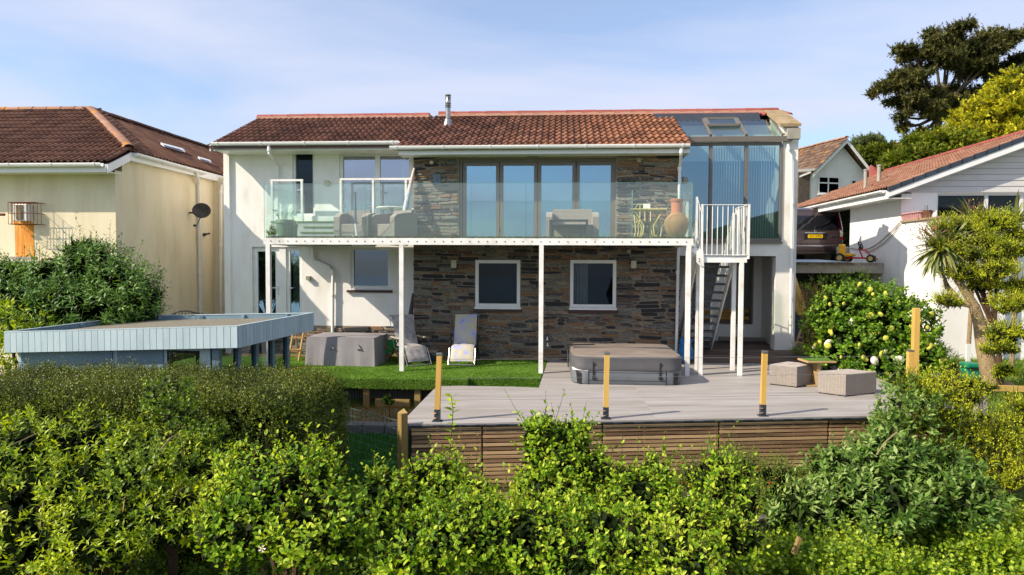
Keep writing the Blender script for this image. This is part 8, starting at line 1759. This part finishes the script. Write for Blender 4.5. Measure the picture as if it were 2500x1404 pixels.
# --- grass and weeds on right garden, gravel plants
GR2 = leafmat('rough_grass_blade', [hx('3f5a1c'), hx('5c7a26'), hx('7c9638'), hx('97a04c')], .7, .3, .2)
tri_obj('rough_grass', blades(None, 5.3, 12, -3, 3.0, 0, 30000, .10, .007, .6, 13, zf_=lambda x, y: hterr(x, y)), GR2, None, kind='stuff')
tri_obj('gravel_weeds', blades(None, -4.6, -1.7, yl1-1.1, yl1+.3, -.6, 5000, .07, .006, .8, 14), leafmat('orange_moss', [hx('7c5a20'), hx('96702a'), hx('5c7426')], .8, .2, .2), None, kind='stuff')
bush('gravel_plant', 'small bright green weed growing by the sleeper under the lawn edge', 'plant', [B(948, 978, 12.3, 14, 9, .1)], HY_M, ROUNDL, 40, .1, 6, .035, 115)
bush('pier_weeds', 'rough green weeds at the foot of the leaning pallet panel', 'plant', [B(1975, 860, 15.6, 40, 10, .25), B(2290, 880, 14.6, 40, 30, .3), B(2320, 900, 13.6, 50, 25, .3)], GR2, BLADE, 160, .2, 6, .18, 116, up=.7, width=1.2, inner=.2)
bush('void_weeds', 'shaded green weeds growing under the parking platform', 'plant', [B(2030, 700, 17.6, 60, 20, .5), B(2090, 690, 17.8, 30, 25, .4)], HY_M, BROAD, 160, .25, 6, .09, 117, coremat=DKC)
# potted plants on the balcony
for (t_, p, r_, h), (n, hh, sd) in zip(POTS, ((46, .34, 118), (14, .14, 119))):
    r = np.random.default_rng(sd); P0 = np.array([p.x, p.y, zB+h*.9])+r.normal(0, r_*.3, (9, 3))*[1, 1, 0]; D = np.array([.15, 0, 1.])+r.normal(0, .3, (9, 3)); lp_, d, nn_, sz, sg = shoots(r, P0, D, hh*r.uniform(.6, 1.3, 9), 7, (50, 85), start=.35)
    leaf_mesh('foliage', HY_M, lp_, d, nn_, sz*.055, BROAD, t_, kind='stuff'); stems('twigs', GST, sg, .003, t_, kind='stuff')
bush('succulent', 'small dark spiky plant left of the large green pot', 'plant', [B(664, 566, 14.2, 10, 11, .08)], BU_M, NARROW, 40, .1, 7, .05, 120, trunk=(WY(664, 570, .3).x, .3, zB), inner=.1)
# --- background trees
def bgtree(label, trunk_pts, d, blobs, mat, n, leaf, seed, name='cypress_tree', L=1.0, nl=9, inner=.5, rad=.35, limbs=True, up=.1, group=None, ck=.45, dark=None, sk=0):
    blobs = scat(blobs, sk, seed, (.25, .5), fl=.7) if sk else blobs
    b0 = DP(trunk_pts[0][0], trunk_pts[0][1], d); r = np.random.default_rng(seed); t = thing(name, label, 'tree', b0, group=group)
    P, Nn = surf(r, blobs, int(n*1.2), .22, .8, -1.1, clump=.8, cf=1.1); D = Nn*(1-up)+np.array([0, 0, up])+r.normal(0, .35, P.shape); D[:, 2] *= .6; LL = L*r.uniform(.4, 1.3, len(P)); lp_, dd_, nn_, sz, sg = shoots(r, P-nrmz(D)*LL[:, None]*.6, D, LL, nl, (20, 65)); nn_[:, 2] += 1.0
    leaf_mesh('crown', mat, lp_, dd_, nn_, sz*leaf, SPRAY, t, 1.3, kind='stuff'); stems('twigs', BRN, sg, leaf*.06, t, kind='stuff')
    m = int(len(lp_)*inner); bi = r.integers(0, len(blobs), m); B0 = np.array([b[0] for b in blobs])[bi]; R_ = np.array([(b[1], b[2], b[3]) for b in blobs])[bi]; u = nrmz(r.normal(size=(m, 3))); q = B0+u*R_*r.uniform(.3, .88, (m, 1)); leaf_mesh('crown', dark or mat, q, r.normal(size=(m, 3)), np.array([0, 0, 1.])+r.normal(0, .6, (m, 3)), leaf*r.uniform(.8, 1.4, m), SPRAY, t, 1.3, kind='stuff')
    mb = MB(); pts = [DP(x, y, d) for x, y in trunk_pts]; pts[0].z = min(pts[0].z, float(hterr(pts[0].x, pts[0].y))+.2); mb.tube(pts, rad, 9, rad*.5)
    if limbs:
        for b in blobs[::3]: q = Vector(b[0]); f = pts[-1] if q.z > pts[-1].z else pts[len(pts)//2].lerp(pts[-1], .6); mb.tube([f, f.lerp(q, .5)+Vector((0, 0, -.2)), q], rad*.4, 6, rad*.12)
    mb.build('trunk', M('grey_brown_bark_%d' % seed, [hx('5c4c3c'), hx('7a6a58')], .95, 3, .6, 10), t); return t
d = 44
def bb_(px, py, rx, ry, rd=2.4, dd=44): return blob(px, py, dd, rx, ry, rd)
bgtree('big dark windswept cypress towering over the right hand roofs', ((2290, 420), (2288, 360), (2290, 310), (2300, 260)), d,
    [bb_(2380, 95, 45, 14, 2), bb_(2300, 100, 55, 20), bb_(2240, 120, 45, 16), bb_(2200, 125, 25, 9, 1.2), bb_(2340, 130, 70, 25), bb_(2430, 120, 60, 28), bb_(2490, 130, 50, 40), bb_(2270, 155, 60, 20), bb_(2210, 180, 35, 10, 1.5), bb_(2180, 195, 26, 12, 1.5), bb_(2150, 222, 24, 9, 1.2), bb_(2240, 200, 60, 22), bb_(2330, 190, 70, 28), bb_(2410, 180, 70, 35), bb_(2210, 235, 50, 15, 2), bb_(2290, 240, 60, 22), bb_(2250, 272, 50, 12, 1.8), bb_(2205, 285, 25, 7, 1), bb_(2205, 310, 18, 6, .8), bb_(2350, 250, 60, 25), bb_(2450, 210, 60, 40), bb_(2265, 325, 25, 10, 1), bb_(2335, 300, 40, 22, 2)], CY_M, 4000, .38, 131, L=.8, nl=8, inner=.08, rad=.32, sk=4)
GB = leafmat('background_golden_spray', [hx('6a7414'), hx('9c9e1a'), hx('c4be22'), hx('dad23a')], .7, .25, .2, cs=.5)
bgtree('bright golden cypress beside the big dark cypress', ((2440, 420), (2440, 330)), 34, [bb_(2480, 200, 30, 25, 2, 34), bb_(2460, 240, 50, 30, 2, 34), bb_(2410, 265, 50, 18, 2, 34), bb_(2440, 300, 70, 35, 2.5, 34), bb_(2380, 300, 45, 22, 2, 34), bb_(2490, 290, 50, 50, 2.5, 34), bb_(2350, 330, 45, 20, 2, 34), bb_(2420, 345, 80, 25, 2.5, 34)], GB, 1500, .34, 132, name='golden_cypress', L=.8, up=.25, dark=GD_M)
bgtree('olive green conifer at the foot of the big cypress', ((2310, 420), (2310, 360)), 32, [bb_(2270, 350, 45, 16, 1.6, 32), bb_(2230, 385, 50, 18, 1.6, 32), bb_(2320, 360, 50, 25, 1.8, 32), bb_(2290, 385, 60, 20, 1.6, 32), bb_(2225, 345, 14, 14, .6, 32), bb_(2190, 395, 30, 14, 1, 32)], leafmat('olive_conifer_spray', [hx('384a12'), hx('566a18'), hx('74841e'), hx('94982a')], .7, .25, .2, cs=.6), 1000, .30, 133, name='conifer', L=.7, up=.3, dark=GD_M)
bgtree('dark green rounded conifer hedge behind the white gable', ((2140, 430), (2140, 400)), 46, [bb_(2140, 385, 50, 25, 2, 46), bb_(2170, 405, 40, 20, 2, 46), bb_(2110, 375, 25, 15, 1.2, 46), bb_(2190, 370, 20, 10, 1, 46)], leafmat('dark_olive_spray', [hx('2c3c10'), hx('485a14'), hx('6a781a'), hx('848a24')], .7, .25, .2, cs=.6), 700, .32, 134, name='conifer', L=.6, up=.2, dark=GD_M)
bgtree('small grey green palm like tree on the skyline behind the gable', ((2118, 375), (2118, 356)), 52, [bb_(2118, 348, 26, 9, 1.2, 52), bb_(2100, 353, 14, 6, .8, 52), bb_(2135, 352, 14, 6, .8, 52)], leafmat('grey_green_crown', [hx('4c5c34'), hx('66744a'), hx('7c8858')], .8, .2, .2), 260, .45, 135, name='small_tree', L=.8, up=.6, rad=.15)
bgtree('dark tree tops showing over the cream house roof at far left', ((30, 330), (30, 300)), 60, [bb_(12, 284, 16, 8, 1.5, 60), bb_(45, 288, 26, 6, 1.5, 60), bb_(70, 291, 10, 3, 1, 60)], CY_M, 260, .45, 136, name='dark_tree', L=.8, up=.3, rad=.2)
bgtree('small green bush showing between the cream and the white house', ((535, 400), (535, 394)), 30, [bb_(538, 391, 8, 6, .4, 30), bb_(546, 388, 6, 6, .3, 30)], GB, 60, .2, 137, name='small_tree', L=.3, up=.3, rad=.05)
# wild rose blossoms in the undergrowth
for k, (x, y, dd, lb) in enumerate(((1675, 1208, 6.9, 'largest white rose blossom left of the red flowers'), (1085, 1118+150, 6.1, 'white rose blossom in the centre undergrowth'), (640, 1338, 5.4, 'pale pink blossom in the lower left undergrowth'), (1450, 1265, 6.3, 'small white blossom right of the tall apple tree'), (1505, 1262, 6.3, 'pink white blossom below the middle yellow post'))):
    p = DP(x, y, dd-.3); t = thing('rose_blossom', lb, 'flower', p); m_ = MB()
    for q in range(5): a_ = q*1.2566; m_.add([tuple(p), tuple(p+Vector((math.cos(a_-.4)*.022, -.012, math.sin(a_-.4)*.022))), tuple(p+Vector((math.cos(a_)*.034, -.008, math.sin(a_)*.034))), tuple(p+Vector((math.cos(a_+.4)*.022, -.012, math.sin(a_+.4)*.022)))], [(0, 1, 2, 3)])
    m_.build('petals', WHF, t); MB().lathe(tuple(p+Vector((0, -.012, 0))), [(.002, -.006), (.008, -.003), (.008, .002)], 8, 'y').build('centre', YGF, t)
